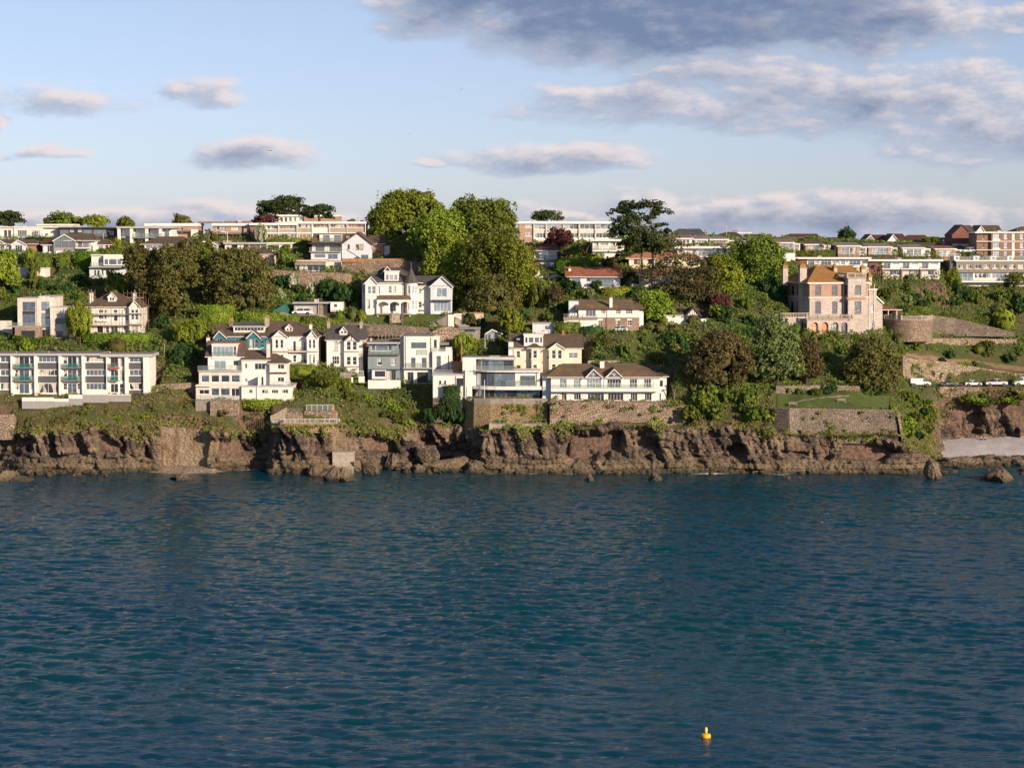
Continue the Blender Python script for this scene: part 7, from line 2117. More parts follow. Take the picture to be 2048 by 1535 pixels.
def trunk_mesh(h, r0, limbs, seed, spread=1.0, mat='bark'):
 r = random.Random(seed)
 mb = MB()
 p, rr = Vector((0, 0, -.8)), r0
 for i in range(4):
  q = Vector((r.uniform(-.12, .12) * h * .3, r.uniform(-.12, .12) * h * .3, h * (i + 1) / 4))
  mb.tube(p, q, rr, rr * .78, 7); p, rr = q, rr * .78
 for i in range(limbs):
  a = i * 2.4 + r.uniform(-.3, .3)
  z = h * r.uniform(.45, .95)
  e = Vector((math.cos(a) * spread * r.uniform(.5, .85), math.sin(a) * spread * r.uniform(.5, .85), z + h * r.uniform(.25, .6)))
  m_ = Vector((e.x * .45, e.y * .45, z + (e.z - z) * .6))
  mb.tube((0, 0, z), m_, r0 * .42, r0 * .28, 5); mb.tube(m_, e, r0 * .28, r0 * .1, 5)
 return mb.mesh('trunk', M[mat])
_pk = [0]
def place(px, py, Y=None):
 Y = hit(px, py) if Y is None else Y
 p = P(px, py, Y)
 return p, Y / FPX
def tree(name, label, px, base, top, hw, proto, mat, Y=None, clear=.18, group=None, dy=None, bark='bark', cat='tree'):
 """tree whose crown spans photo columns px-hw..px+hw, rows top..base"""
 p, s_ = place(px, base, Y)
 h, w = (base - top) * s_, hw * s_
 _pk[0] += 1
 e = empty(name, p, _pk[0] * 1.7)
 tag(e, label, cat, group)
 obj('trunk', trunk_mesh(h * .6, max(.12, h * .028), 5, _pk[0], w * .8, bark), e)
 cm = PROTO[proto][_pk[0] % len(PROTO[proto])]
 obj('crown', cm, e, (0, 0, h * clear), scale=(w, w if dy is None else dy, h * (1 - clear)), mat=M[mat])
 return e
def bush(label, px, base, top, hw, mat, proto='small', Y=None, group=None, name='bush', cat='bush', sink=.25):
 p, s_ = place(px, base, Y)
 h, w = (base - top) * s_, hw * s_
 _pk[0] += 1
 cm = PROTO[proto][_pk[0] % len(PROTO[proto])]
 o = obj(name, cm, None, (p[0], p[1], p[2] - sink), _pk[0] * 1.3, (w, w, h + sink), M[mat])
 return tag(o, label, cat, group)
def hero(name, label, px, base, lobes, mat, n, size=.33, Y=None, trunk_r=.45, dep=.85, seed=1, core=.50, clump=.30, bark='bark', flat=1.0, stems=None, rnd=.65, stretch=.62):
 """a large tree built lobe by lobe: lobes as photo px, py, half width, half height[, depth offset]"""
 p, s_ = place(px, base, Y)
 Y0 = p[1]
 L_ = []
 for lb in lobes:
  c = P(lb[0], lb[1], Y0 + (lb[4] if len(lb) > 4 else 0)) - p
  L_.append((c[0], c[1], c[2], lb[2] * s_, lb[2] * s_ * dep, lb[3] * s_))
 e = empty(name, p); tag(e, label, 'tree')
 mb = MB()
 for (x0, x1, top) in (stems or [(px, px, lobes[0][1])]):
  a, b = P(x0, base, Y0) - p, P(x1, top, Y0) - p
  m1 = (a * .55 + b * .45) + np.array([.25, 0, 0])
  mb.tube((a[0], 0, a[2] - 1), tuple(m1), trunk_r, trunk_r * .7, 8); mb.tube(tuple(m1), tuple(b), trunk_r * .7, trunk_r * .3, 8)
  for i, l in enumerate(L_):
   f_ = .45 + .45 * ((i * .37) % 1)
   q = a + (b - a) * f_
   if abs(q[0] - l[0]) < 9:
    mb.tube(tuple(q), (l[0], l[1], l[2]), trunk_r * .3, trunk_r * .1, 5)
 mb.build('trunk', M[bark], e)
 me = crown_mesh('crown', L_, n, size, seed, clump, core, flat, rnd, stretch)
 obj('crown', me, e, mat=M[mat])
 return e
def hedge(label, x0, x1, yt, yb, dep, mat='lf_hedge', Y=None, y2=None, name='hedge', size=.19, group=None, dens=13):
 """clipped hedge; y2 gives the top row at the right end when it slopes"""
 xm = (x0 + x1) / 2
 Y = hit(xm, yb) if Y is None else Y
 o = P(x0, yb, Y)
 s_ = Y / FPX
 w, h0 = (x1 - x0) * s_, (yb - yt) * s_
 h1 = h0 if y2 is None else (yb - y2) * s_
 r = np.random.default_rng(int(x0 * 7 + yb))
 nf = int(w * max(h0, h1) * dens); nt = int(w * dep * dens); ns = int(dep * h0 * dens)
 def H(x): return h0 + (h1 - h0) * x / w
 a = np.stack([r.uniform(0, w, nf), np.zeros(nf), r.uniform(-.06, 1, nf)], 1); a[:, 2] *= H(a[:, 0])
 b = np.stack([r.uniform(0, w, nt), r.uniform(0, dep, nt), np.zeros(nt)], 1); b[:, 2] = H(b[:, 0])
 c = np.stack([np.where(r.random(ns * 2) < .5, 0, w), r.uniform(0, dep, ns * 2), r.uniform(0, 1, ns * 2)], 1); c[:, 2] *= H(c[:, 0])
 p = np.concatenate([a, b, c]); n = np.concatenate([np.tile([0, -1., .25], (nf, 1)), np.tile([0, -.2, 1.], (nt, 1)), np.stack([np.sign(c[:, 0] - w / 2), c[:, 1] * 0 - .2, c[:, 0] * 0 + .2], 1)])
 wob = (fbm(p[:, 0] / 1.3 + 9, p[:, 2] / 1.1 + p[:, 1], 3, 5) - .5) * 1.0
 p = p + n * wob[:, None] + r.normal(size=p.shape) * .06
 n = n + r.normal(size=n.shape) * .5; n /= np.linalg.norm(n, axis=1, keepdims=True)
 v = leaf_quads(p, n, size, r)
 f = np.arange(len(v)).reshape(-1, 4)
 mb = MB(); g_ = .14
 mb.hexa([(g_, g_, -.6), (w - g_, g_, -.6), (w - g_, dep - g_, -.6), (g_, dep - g_, -.6), (g_, g_, h0 - g_), (w - g_, g_, h1 - g_), (w - g_, dep - g_, h1 - g_), (g_, dep - g_, h0 - g_)])
 v2, f2 = np.array(mb.v), np.array(mb.f) + len(v)
 me = mesh_np(name, np.concatenate([v, v2]), np.concatenate([f, f2]), [M[mat]])
 return tag(obj(name, me, None, tuple(o)), label, 'hedge', group)
def frond_tuft(n, ln, seed, droop=.5, w=.09):
 r = random.Random(seed); mb = MB()
 for i in range(n):
  a = 2.399 * i; up = r.uniform(-.25, 1.1)
  d = Vector((math.cos(a) * math.cos(up), math.sin(a) * math.cos(up), math.sin(up)))
  sd_ = Vector((-math.sin(a), math.cos(a), 0)) * w
  p = Vector((0, 0, 0)); L_ = ln * r.uniform(.75, 1.1); prev = None
  for k in range(4):
   f_ = k / 3
   q = d * (L_ * f_) - Vector((0, 0, droop * L_ * f_ * f_))
   ww = sd_ * (1 - .75 * f_)
   if prev: mb.poly([prev[0] - prev[1], prev[0] + prev[1], q + ww, q - ww])
   prev = (q, ww)
 return mb.mesh('fronds', M['lf_mid'])
TUFT = [frond_tuft(46, 1.0, s, .45) for s in (1, 2)]
PALMF = [frond_tuft(26, 1.0, s, .75, .16) for s in (3, 4)]
def palm(label, px, base, top, hw, mat='lf_olive', heads=1, feather=False, Y=None, group=None, name='palm_tree'):
 p, s_ = place(px, base, Y)
 h, w = (base - top) * s_, hw * s_
 _pk[0] += 1
 e = empty(name, p, _pk[0]); tag(e, label, 'palm', group)
 r = random.Random(_pk[0])
 for k in range(heads):
  a = 2.1 * k
  off = 0 if heads == 1 else w * .55
  hh = h - w * .55 - (k % 2) * w * .4
  mb = MB()
  q = Vector((math.cos(a) * off, math.sin(a) * off, hh))
  mb.tube((0, 0, -.5), (q.x * .3, q.y * .3, hh * .55), .13, .10, 6); mb.tube((q.x * .3, q.y * .3, hh * .55), q, .10, .08, 6)
  mb.build('trunk', M['barkpale'], e)
  sc_ = w if heads == 1 else w * .6
  obj('fronds', (PALMF if feather else TUFT)[k % 2], e, tuple(q), k * 1.1, (sc_, sc_, sc_), M[mat])
 return e
# ---- large trees, west to east
hero('sycamore_tree', 'leafy green tree cut by the left edge of the picture', 5, 590, [(0, 540, 30, 36), (22, 560, 17, 26), (-20, 560, 26, 34), (12, 520, 20, 18)], 'lf_bright', 7000, seed=61)
hero('holm_oak', 'olive brown holm oak crown nearest the scaffolded house', 290, 622, [(283, 540, 32, 40), (305, 575, 28, 44), (268, 515, 20, 20), (310, 520, 18, 20), (300, 607, 22, 18)], 'lf_olive', 12000, .29, seed=62, core=0, clump=.24)
hero('holm_oak', 'broad olive holm oak between the other two holm oaks', 350, 636, [(345, 530, 36, 36), (340, 580, 32, 44), (372, 510, 26, 24), (372, 560, 26, 36), (350, 615, 30, 24)], 'lf_olive', 14000, .29, seed=63, core=0, clump=.24)
hero('evergreen_tree', 'dark green tree rising between the holm oaks below the flagpole', 402, 600, [(404, 508, 24, 24), (410, 540, 26, 34), (390, 560, 20, 30)], 'lf_mid', 5000, .30, seed=64, Y=470)
hero('holm_oak', 'largest round olive holm oak above the teal villa', 478, 622, [(478, 555, 62, 50), (450, 545, 34, 42), (512, 565, 30, 42), (480, 525, 46, 26), (455, 590, 36, 30), (508, 598, 34, 24), (485, 608, 40, 16)], 'lf_olive', 24000, .29, seed=65, core=0, clump=.2)
hero('sycamore_tree', 'huge rounded green tree, westernmost of the three tall ones on the skyline', 800, 515, [(790, 440, 46, 48), (835, 422, 42, 36), (862, 440, 28, 36), (760, 460, 24, 40), (806, 405, 34, 22), (850, 470, 40, 40), (790, 490, 42, 24)], 'lf_bright', 20000, .34, seed=66, Y=514, clump=.26)
hero('sycamore_tree', 'bright green middle tree standing in front of the tall westernmost one', 875, 570, [(876, 470, 46, 42), (895, 450, 28, 30), (850, 478, 28, 28), (885, 505, 38, 34)], 'lf_bright', 12000, .32, seed=67, Y=488, clump=.28)
hero('birch_tree', 'pale yellow green loose tree behind the turreted villa', 888, 585, [(890, 510, 34, 40), (900, 545, 30, 36), (870, 540, 24, 36), (893, 480, 22, 18)], 'lf_yellow', 7000, .28, seed=68, Y=480, core=.55, clump=.4)
hero('sycamore_tree', 'tall domed tree left of the skyline apartments', 965, 560, [(935, 425, 32, 26), (985, 432, 40, 32), (960, 465, 52, 40), (1000, 470, 32, 36), (930, 470, 24, 36)], 'lf_mid', 15000, .34, seed=69, Y=492, clump=.3, core=.62)
hero('ash_tree', 'massive spreading tree in the middle of the slope right of the turreted villa', 985, 640, [(985, 510, 56, 40), (955, 555, 44, 50), (1020, 530, 46, 48), (985, 580, 46, 40), (940, 600, 30, 26), (1050, 560, 22, 42)], 'lf_mid', 19000, .32, seed=70, Y=474, clump=.3)
hero('poplar_tree', 'pale stemmed yellow green tree at the right side of the massive tree', 1040, 640, [(1040, 545, 30, 46), (1048, 590, 28, 38), (1030, 620, 26, 18), (1025, 510, 22, 26)], 'lf_yellow', 6500, .26, seed=71, Y=468, core=.4, clump=.42, bark='barkpale', stems=[(1036, 1045, 530), (1042, 1056, 555), (1034, 1022, 545)], trunk_r=.2)
hero('plum_tree', 'brownish small tree in the shade under the massive tree', 985, 640, [(990, 580, 34, 28), (965, 600, 26, 26), (1015, 605, 26, 26), (985, 615, 34, 16)], 'lf_olive', 6500, .25, seed=72, Y=464, core=.6)
hero('copper_beech', 'round purple leaved tree in front of the skyline apartments', 1118, 510, [(1118, 482, 25, 24), (1105, 492, 18, 14), (1132, 480, 14, 16)], 'lf_purple', 4000, .27, seed=73)
hero('sycamore_tree', 'dark green tree with open crown left of the mansion chimneys', 1515, 600, [(1515, 520, 44, 40), (1540, 545, 30, 44), (1490, 520, 26, 26), (1510, 560, 36, 34), (1530, 495, 24, 18)], 'lf_mid', 12000, .33, seed=74, Y=484, clump=.34, core=.6)
hero('maple_tree', 'bright green tree between the drooping conifer and the dark sycamore', 1450, 612, [(1450, 550, 26, 34), (1440, 585, 28, 26), (1465, 570, 22, 36), (1432, 530, 18, 22)], 'lf_bright', 7000, .29, seed=75, Y=474, clump=.34)
hero('round_oak', 'rounded bright green tree right of the stone cottage', 1312, 645, [(1312, 610, 30, 26), (1296, 600, 16, 16), (1330, 622, 18, 18), (1305, 630, 24, 16)], 'lf_bright', 6000, .26, seed=76)
hero('holm_oak', 'brown leaved holm oak on the slope right of the wide white house', 1440, 778, [(1440, 715, 50, 46), (1410, 740, 36, 36), (1475, 730, 34, 44), (1445, 690, 38, 26), (1440, 757, 50, 20)], 'lf_brown', 17000, .27, seed=77, clump=.2)
hero('whitebeam_tree', 'silvery green tall tree between two brown trees above the lawn', 1553, 780, [(1545, 690, 40, 44), (1560, 730, 38, 40), (1530, 740, 30, 30), (1545, 655, 28, 24), (1580, 690, 20, 30)], 'lf_silver', 12000, .30, seed=78, clump=.28)
hero('holm_oak', 'narrow brown tree right of the silvery tree', 1612, 772, [(1612, 715, 28, 36), (1600, 740, 22, 26), (1628, 740, 18, 26)], 'lf_brown', 5500, .25, seed=79, core=.6, clump=.36)
hero('holm_oak', 'dark olive holm oak below the mansion at the right end of the lawn', 1742, 782, [(1742, 725, 48, 38), (1720, 745, 34, 32), (1770, 745, 32, 36), (1745, 700, 34, 22), (1745, 765, 44, 16)], 'lf_olive', 15000, .28, seed=80, core=0, clump=.24)
# cypresses and pines
def plates(cx, cy, w, h, n, seed, lo=-.9):
 r = random.Random(seed); out = []
 for i in range(n):
  f_ = i / max(1, n - 1)
  k = (1 - abs(f_ - .4) * .9)
  sx = (-1) ** i * r.uniform(.15, .7) * w * k
  out.append((cx + sx, cy + h * (1 - 2 * f_) * .95, w * r.uniform(.24, .46), h * r.uniform(.10, .17), r.uniform(-2.5, 2.5)))
 return out
hero('cypress_tree', 'tallest dark cypress with flat layered branches on two bare trunks', 1288, 558, [(1240, 424, 24, 8, 1), (1262, 415, 24, 12), (1300, 412, 26, 10, -1), (1322, 424, 18, 9, 1), (1250, 445, 28, 12, -1), (1245, 466, 26, 14), (1275, 440, 26, 12, 1), (1268, 468, 30, 14), (1290, 480, 34, 14, -1), (1320, 452, 16, 6), (1325, 465, 18, 8), (1300, 500, 26, 12), (1256, 492, 20, 12), (1245, 510, 16, 8), (1308, 435, 16, 9)], 'lf_cyp', 9000, .30, seed=90, Y=474, core=.35, clump=.5, flat=.5, stems=[(1284, 1277, 412), (1306, 1300, 408)], trunk_r=.34, bark='barkpale')
hero('drooping_conifer', 'brownish drooping conifer with sparse branches beside the tallest cypress', 1350, 600, [(1340, 500, 34, 16), (1355, 525, 48, 18), (1335, 548, 46, 18), (1370, 560, 46, 20), (1350, 585, 50, 18), (1335, 478, 22, 12), (1385, 530, 24, 12)], 'lf_drybrown', 5200, .27, seed=91, Y=471, core=.2, clump=.45, flat=.5)
hero('drooping_conifer', 'low wind swept conifer leaning right below the drooping one', 1400, 612, [(1395, 560, 36, 20), (1410, 585, 34, 18), (1385, 590, 36, 18), (1412, 545, 22, 14)], 'lf_drybrown', 4200, .26, seed=92, Y=470, core=.25, clump=.4, flat=.55)
hero('cedar_tree', 'dark spreading cedar on the skyline above the terrace row', 562, 455, [(535, 410, 22, 8), (575, 403, 28, 9), (560, 412, 34, 10), (590, 415, 22, 9), (540, 422, 24, 8), (575, 425, 30, 9), (525, 428, 14, 6)], 'lf_cyp', 5500, .30, seed=93, Y=545, core=.55, clump=.5, flat=.5)
hero('pine_tree', 'umbrella shaped pine on the skyline in front of the brick block', 637, 447, [(632, 424, 24, 9), (645, 420, 20, 9), (615, 432, 14, 6), (655, 434, 10, 6)], 'lf_cyp', 3000, .28, seed=94, Y=520, core=.5, clump=.5, flat=.5)
hero('pine_tree', 'spreading pine at the far left of the skyline', 18, 462, [(18, 434, 26, 9), (34, 442, 16, 7), (5, 445, 20, 10), (22, 428, 14, 5)], 'lf_cyp', 3200, .28, seed=95, Y=518, core=.5, clump=.5, flat=.5)
hero('cedar_tree', 'low dark cedar peeping over the skyline apartments', 1093, 460, [(1093, 432, 26, 9), (1075, 439, 16, 5), (1112, 438, 14, 6)], 'lf_cyp', 2200, .28, seed=96, Y=545, core=.5, clump=.5, flat=.5)
tree('skyline_tree', 'broad low tree mass behind the dark modern house on the skyline', 130, 462, 428, 40, 'mid', 'lf_mid', 545, .1)
tree('skyline_tree', 'yellow green tree right of the low tree mass on the skyline', 190, 462, 431, 28, 'mid', 'lf_yellow', 543, .1)
tree('skyline_tree', 'small round dark tree on the skyline above the pillared house', 250, 462, 435, 18, 'mid', 'lf_mid', 545, .1)
tree('skyline_tree', 'small flat topped tree above the orange brick and white house', 365, 460, 431, 22, 'mid', 'lf_olive', 545, .1)
tree('purple_tree', 'purple red tree at the left end of the terrace row', 527, 456, 430, 28, 'mid', 'lf_purple', 528, .1)
tree('skyline_tree', 'tiny round tree left of the huge rounded skyline tree', 703, 455, 439, 10, 'mid', 'lf_mid', 545, .1)
tree('skyline_tree', 'spiky dark bush standing alone on the skyline above the palm', 1692, 492, 457, 20, 'loose', 'lf_dark', 543, .1)
tree('skyline_tree', 'low bush in front of the dark red roofs on the right skyline', 1858, 496, 474, 20, 'mid', 'lf_mid', 535, .1)
tree('willow_tree', 'yellow green willow between the cubist house and the scaffolded house', 160, 692, 616, 26, 'big', 'lf_yellow', None, .08)
tree('dark_pine', 'dark rounded pine beside the scaffold pole left of the big white house', 368, 748, 688, 33, 'dome', 'lf_dark', 443, .12)
tree('orchard_tree', 'yellow green tree beside the telegraph pole above the curved house', 930, 722, 668, 24, 'mid', 'lf_bright', 449, .1)
tree('orchard_tree', 'green tree standing right of the summer house', 1022, 676, 620, 24, 'mid', 'lf_bright', None, .1)
tree('spindly_tree', 'bare spindly tree with pale trunk left of the stone cottage', 1112, 628, 572, 18, 'loose', 'lf_brown', None, .3, bark='barkpale')
tree('evergreen_tree', 'dark evergreen behind the deck of the stone cottage', 1080, 632, 570, 24, 'mid', 'lf_mid', 466, .05)
tree('evergreen_tree', 'dark shrubby tree behind the white annex', 1140, 605, 560, 26, 'mid', 'lf_dark', 474, .05)
tree('evergreen_tree', 'dark tree against the shaded flank of the mansion', 1545, 640, 560, 30, 'big', 'lf_dark', 478, .05)
tree('purple_tree', 'dark purple tree in the shade below the bright maple', 1440, 640, 590, 26, 'mid', 'lf_purple', 466, .05)
tree('garden_tree', 'green tree above the grey narrow house left of the turret villa garage', 690, 610, 568, 24, 'mid', 'lf_dark', 469, .05)
tree('laurel_tree', 'tall leafy laurel left of the holm oaks above the willow', 238, 602, 548, 30, 'mid', 'lf_mid', None, .05)
tree('rounded_tree', 'bushy green tree above the parked caravan behind the villa', 655, 600, 560, 24, 'mid', 'lf_dark', 472, .05)
tree('hedge_tree', 'tall green tree left of the grey clad terrace', 1905, 580, 540, 16, 'mid', 'lf_bright', None, .05)
tree('hedge_tree', 'small spreading tree in front of the grey clad terrace', 2030, 585, 546, 22, 'loose', 'lf_mid', None, .3)
tree('garden_tree', 'green tree partly covering the small white garden building', 68, 562, 512, 13, 'mid', 'lf_mid', None, .05)
tree('umbrella_tree', 'flat topped green tree right of the peach cottage', 570, 545, 498, 20, 'mid', 'lf_mid', None, .35)
tree('fig_tree', 'bushy green tree left of the teal villa', 380, 700, 640, 36, 'big', 'lf_bright', 450, .02)
tree('leaning_tree', 'small spreading garden tree on the slope below the gabled villa', 650, 790, 748, 24, 'loose', 'lf_mid', None, .3)
# ---- hedges
hedge('bright clipped hedge in front of the scaffolded house', 166, 298, 667, 692, 2.2)
hedge('long clipped hedge left of the willow above the apartment block', 26, 108, 669, 690, 2.0, y2=678)
hedge('bright hedge block above the lawn on the left slope', 150, 196, 503, 538, 2.5)
hedge('tall dark clipped hedge on the left slope beside the round hedge', 72, 100, 508, 538, 2.5, 'lf_mid')
hedge('rounded dark clipped hedge in the middle of the left slope', 113, 140, 506, 534, 2.5, 'lf_mid')
hedge('dark hedge below the flat white house at far left', 52, 104, 473, 486, 2.0, 'lf_dark')
hedge('leafy hedge under the pillared modern house', 196, 285, 497, 508, 2.0, 'lf_mid')
hedge('big loose hedge above the teal villa left of the parked car', 397, 466, 611, 652, 3.0, 'lf_bright')
hedge('long leafy hedge behind the teal villa roof', 468, 600, 624, 646, 2.5, 'lf_bright', y2=632)
hedge('long leafy hedge in front of the parked white car', 600, 690, 632, 652, 2.2, 'lf_mid', y2=640)
hedge('dark hedge in front of the white half of the teal villa', 574, 634, 730, 752, 1.8, 'lf_mid')
hedge('tall flat topped hedge above the red roof bungalow', 1112, 1178, 518, 548, 2.5, 'lf_hedge')
hedge('bright green hedge stepping up beside the tall flat topped hedge', 1176, 1205, 508, 532, 2.5, 'lf_bright')
hedge('ivy hedge in front of the stone cottage deck', 1108, 1162, 643, 672, 2.0, 'lf_mid')
hedge('dark ivy hedge below the stone cottage car', 1165, 1205, 652, 676, 2.0, 'lf_dark')
hedge('leafy hedge below the terrace row', 534, 625, 476, 486, 1.8, 'lf_mid')
hedge('hedge on the garden terrace under the turreted villa lawn', 738, 792, 650, 668, 1.6, 'lf_bright')
hedge('dark hedge along the curved drive right of the mansion bastion', 1806, 1862, 612, 624, 2.0, 'lf_mid')
hedge('hedge along the bank under the stone terrace wall', 1872, 1990, 626, 645, 1.6, 'lf_mid', y2=634)
hedge('clipped hedge below the villa row beside the palm', 1592, 1670, 500, 512, 1.6, 'lf_mid')
hedge('dark cypress hedge below the bright maple', 1205, 1262, 574, 592, 2.0, 'lf_yellow')
hedge('dark hedge under the red brown bungalow', 1262, 1330, 580, 600, 2.2, 'lf_dark')
hedge('ivy covered garden wall of the curved house', 886, 921, 770, 812, 1.2, 'lf_dark', Y=430.5)
# ---- clipped balls and single bushes
for lab, px, b, t, hw, mat in [
 ('dark round topiary ball left of the turreted villa lawn', 678, 642, 622, 10, 'lf_hedge'), ('pale variegated round bush beside the turreted villa', 705, 640, 614, 11, 'lf_silver'),
 ('green round topiary ball on the villa lawn edge', 724, 645, 621, 10, 'lf_yellow'), ('tall clipped dome nearest the mansion arcade', 1591, 672, 647, 10, 'lf_hedge'),
 ('clipped dome below the mansion terrace corner', 1610, 680, 656, 10, 'lf_hedge'), ('small clipped dome in front of the first mansion arch', 1627, 682, 662, 6, 'lf_hedge'),
 ('bright round bush left of the timbered garage', 1326, 648, 630, 9, 'lf_bright'), ('clipped olive dome, left of the row under the timbered garage', 1300, 662, 645, 12, 'lf_olive'),
 ('clipped olive dome, middle of the row under the timbered garage', 1320, 664, 647, 12, 'lf_olive'), ('clipped olive dome, right of the row under the timbered garage', 1350, 665, 648, 13, 'lf_olive'),
 ('round yellow green bush high on the right bank', 2008, 662, 616, 24, 'lf_yellow'), ('dark clipped ball right of the mansion, lower one', 1797, 690, 665, 10, 'lf_olive'),
 ('dark clipped ball right of the mansion, upper one', 1815, 684, 657, 8, 'lf_olive'), ('dark clipped ball right of the mansion, leftmost one', 1781, 670, 657, 7, 'lf_olive'),
 ('round green bush under the stone terrace on the right', 1957, 708, 688, 12, 'lf_mid'), ('round bush at the right end of the sea wall lawn', 1786, 832, 808, 10, 'lf_bright'),
 ('bright round bush on the left slope above the garden room', 62, 530, 497, 14, 'lf_bright'), ('bright yellow green bush under the pillared house', 236, 505, 486, 9, 'lf_yellow'),
 ('purple bush below the gable glazed house', 218, 502, 487, 10, 'lf_purple'), ('olive round bush in front of the hedge of the scaffolded house', 234, 707, 676, 20, 'lf_olive'),
 ('bright bush under the long left hedge', 52, 706, 680, 15, 'lf_bright'), ('bright dome bush in the garden of the teal villa', 608, 752, 734, 16, 'lf_yellow'),
 ('white flowering bush on the end wall of the terrace row', 523, 486, 452, 11, 'lf_blossom'), ('white blossoming bush below the long stone wall', 588, 578, 548, 16, 'lf_blossom'),
 ('pale flowering shrub left of the fir on the terrace slope', 628, 590, 562, 14, 'lf_blossom'), ('silver green bush below the red roof bungalow', 1176, 600, 578, 14, 'lf_silver'),
 ('olive bush right of the timbered garage', 1385, 652, 632, 14, 'lf_olive'), ('yellow bush beside the summer house', 950, 690, 678, 8, 'lf_yellow'),
 ('dense olive bush right of the flat topped hedge', 1215, 545, 518, 14, 'lf_olive'), ('dome of ivy on the flat roof beside the copper beech', 1196, 480, 467, 15, 'lf_mid'),
 ('bushy shrub in front of the brick gable house garages', 1936, 515, 503, 16, 'lf_mid')]:
 bush(lab, px, b, t, hw, mat, 'clip' if ('ball' in lab or 'dome' in lab or 'round' in lab) else 'small', name='shrub', cat='shrub')
palm('cordyline palm in front of the gabled white villa', 665, 745, 722, 14, 'lf_silver')
palm('pair of cordyline heads at the right end of the wide white house', 1348, 800, 762, 12, 'lf_olive', 3)
palm('tall palm between the villas of the middle row', 1655, 512, 480, 10, 'lf_olive', 1, True)
palm('small palm left of the balconied terrace', 1760, 555, 520, 12, 'lf_mid', 2, True)
palm('small palm in front of the balconied terrace', 1855, 562, 536, 9, 'lf_mid', 1, True)
palm('dark palm beside the red brown bungalow', 1262, 582, 548, 12, 'lf_dark', 1, True)
palm('cordyline cluster right of the copper beech', 1172, 515, 478, 18, 'lf_olive', 4)
palm('grey headed palm in the shade under the conifers', 1381, 615, 586, 9, 'lf_silver')
palm('palm with pale trunk right of the peach cottage', 566, 535, 503, 9, 'lf_olive', 2)
palm('dark palm in front of the brick wing of the gable house', 757, 522, 498, 8, 'lf_dark', 1, True)
palm('cordyline behind the brick and white house on the left skyline', 417, 488, 455, 10, 'lf_olive', 3)
palm('small palm on the front terrace of the wide white house', 1126, 806, 783, 9, 'lf_mid')
# ---- masses of scrub: each bush an individual, alike ones share a label
HUE = {'lf_dark': 'dark green', 'lf_mid': 'mid green', 'lf_silver': 'silvery', 'lf_scrub': 'dull green', 'lf_olive': 'olive brown', 'lf_bright': 'bright green', 'lf_hedge': 'fresh green', 'lf_blossom': 'white flowering', 'lf_yellow': 'yellow green'}
def scrub(label, group, boxes, n, mats, hw=(7, 15), seed=0, squash=.8):
 r = random.Random(seed + len(label))
 n = round(n * .5); hw = (hw[0] * 1.3, hw[1] * 1.32)
 tot = sum((b[1] - b[0]) * (b[3] - b[2]) for b in boxes)
 for (x0, x1, y0, y1) in boxes:
  k = max(1, round(n * (x1 - x0) * (y1 - y0) / tot))
  for i in range(k):
   px, py = r.uniform(x0, x1), y0 + (y1 - y0) * ((i + r.random()) / k)
   w = r.uniform(*hw)
   mt = r.choice(mats)
   bush(HUE[mt] + ' ' + label, px, py, py - w * squash * r.uniform(1.1, 1.7), w, mt, group=group, sink=.5)
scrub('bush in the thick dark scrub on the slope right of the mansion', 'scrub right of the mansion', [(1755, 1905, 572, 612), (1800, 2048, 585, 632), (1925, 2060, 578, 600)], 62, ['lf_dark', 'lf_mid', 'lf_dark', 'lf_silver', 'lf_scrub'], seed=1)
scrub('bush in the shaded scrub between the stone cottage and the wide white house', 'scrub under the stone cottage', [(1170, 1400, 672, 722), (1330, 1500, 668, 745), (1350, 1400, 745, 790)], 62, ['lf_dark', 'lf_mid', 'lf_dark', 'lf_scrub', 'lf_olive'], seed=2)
scrub('bush in the thicket on the cliff top right of the rubble wall', 'cliff top thicket', [(1375, 1540, 795, 846)], 24, ['lf_mid', 'lf_scrub', 'lf_mid', 'lf_bright'], (12, 22), 3)
scrub('bush on the overgrown bank beside the cove', 'bushes by the cove', [(1800, 1880, 795, 880)], 34, ['lf_mid', 'lf_scrub', 'lf_bright', 'lf_dark'], (8, 16), 4)
scrub('bush in the terraced gardens below the mansion', 'mansion garden bushes', [(1630, 1780, 672, 690), (1800, 1900, 690, 715), (1880, 2055, 700, 738), (1560, 1690, 684, 735)], 52, ['lf_bright', 'lf_mid', 'lf_hedge', 'lf_scrub', 'lf_dark'], (6, 12), 5)
scrub('bush on the overgrown rock face behind the scaffolded house', 'bushes behind the scaffolded house', [(0, 60, 560, 640), (60, 250, 556, 600), (300, 345, 600, 660), (95, 180, 585, 612)], 52, ['lf_dark', 'lf_mid', 'lf_scrub', 'lf_dark'], (7, 14), 6)
scrub('garden bush on the bank below the gabled and grey houses', 'bushes on the garden bank', [(580, 700, 758, 800), (640, 730, 755, 775)], 26, ['lf_mid', 'lf_bright', 'lf_olive', 'lf_scrub'], (7, 13), 7)
scrub('bush on the ivy bank between the holm oak and the turreted villa', 'bushes left of the turreted villa', [(548, 715, 572, 602)], 24, ['lf_dark', 'lf_mid', 'lf_dark', 'lf_blossom'], (7, 13), 8)
scrub('garden bush between the houses of the upper slope', 'upper slope garden bushes', [(400, 450, 478, 500), (560, 620, 488, 512), (770, 870, 500, 530), (1120, 1250, 505, 530), (1060, 1130, 560, 600), (200, 290, 486, 502), (1240, 1290, 520, 560), (0, 60, 508, 540)], 70, ['lf_mid', 'lf_olive', 'lf_bright', 'lf_yellow', 'lf_dark'], (5, 10), 9)
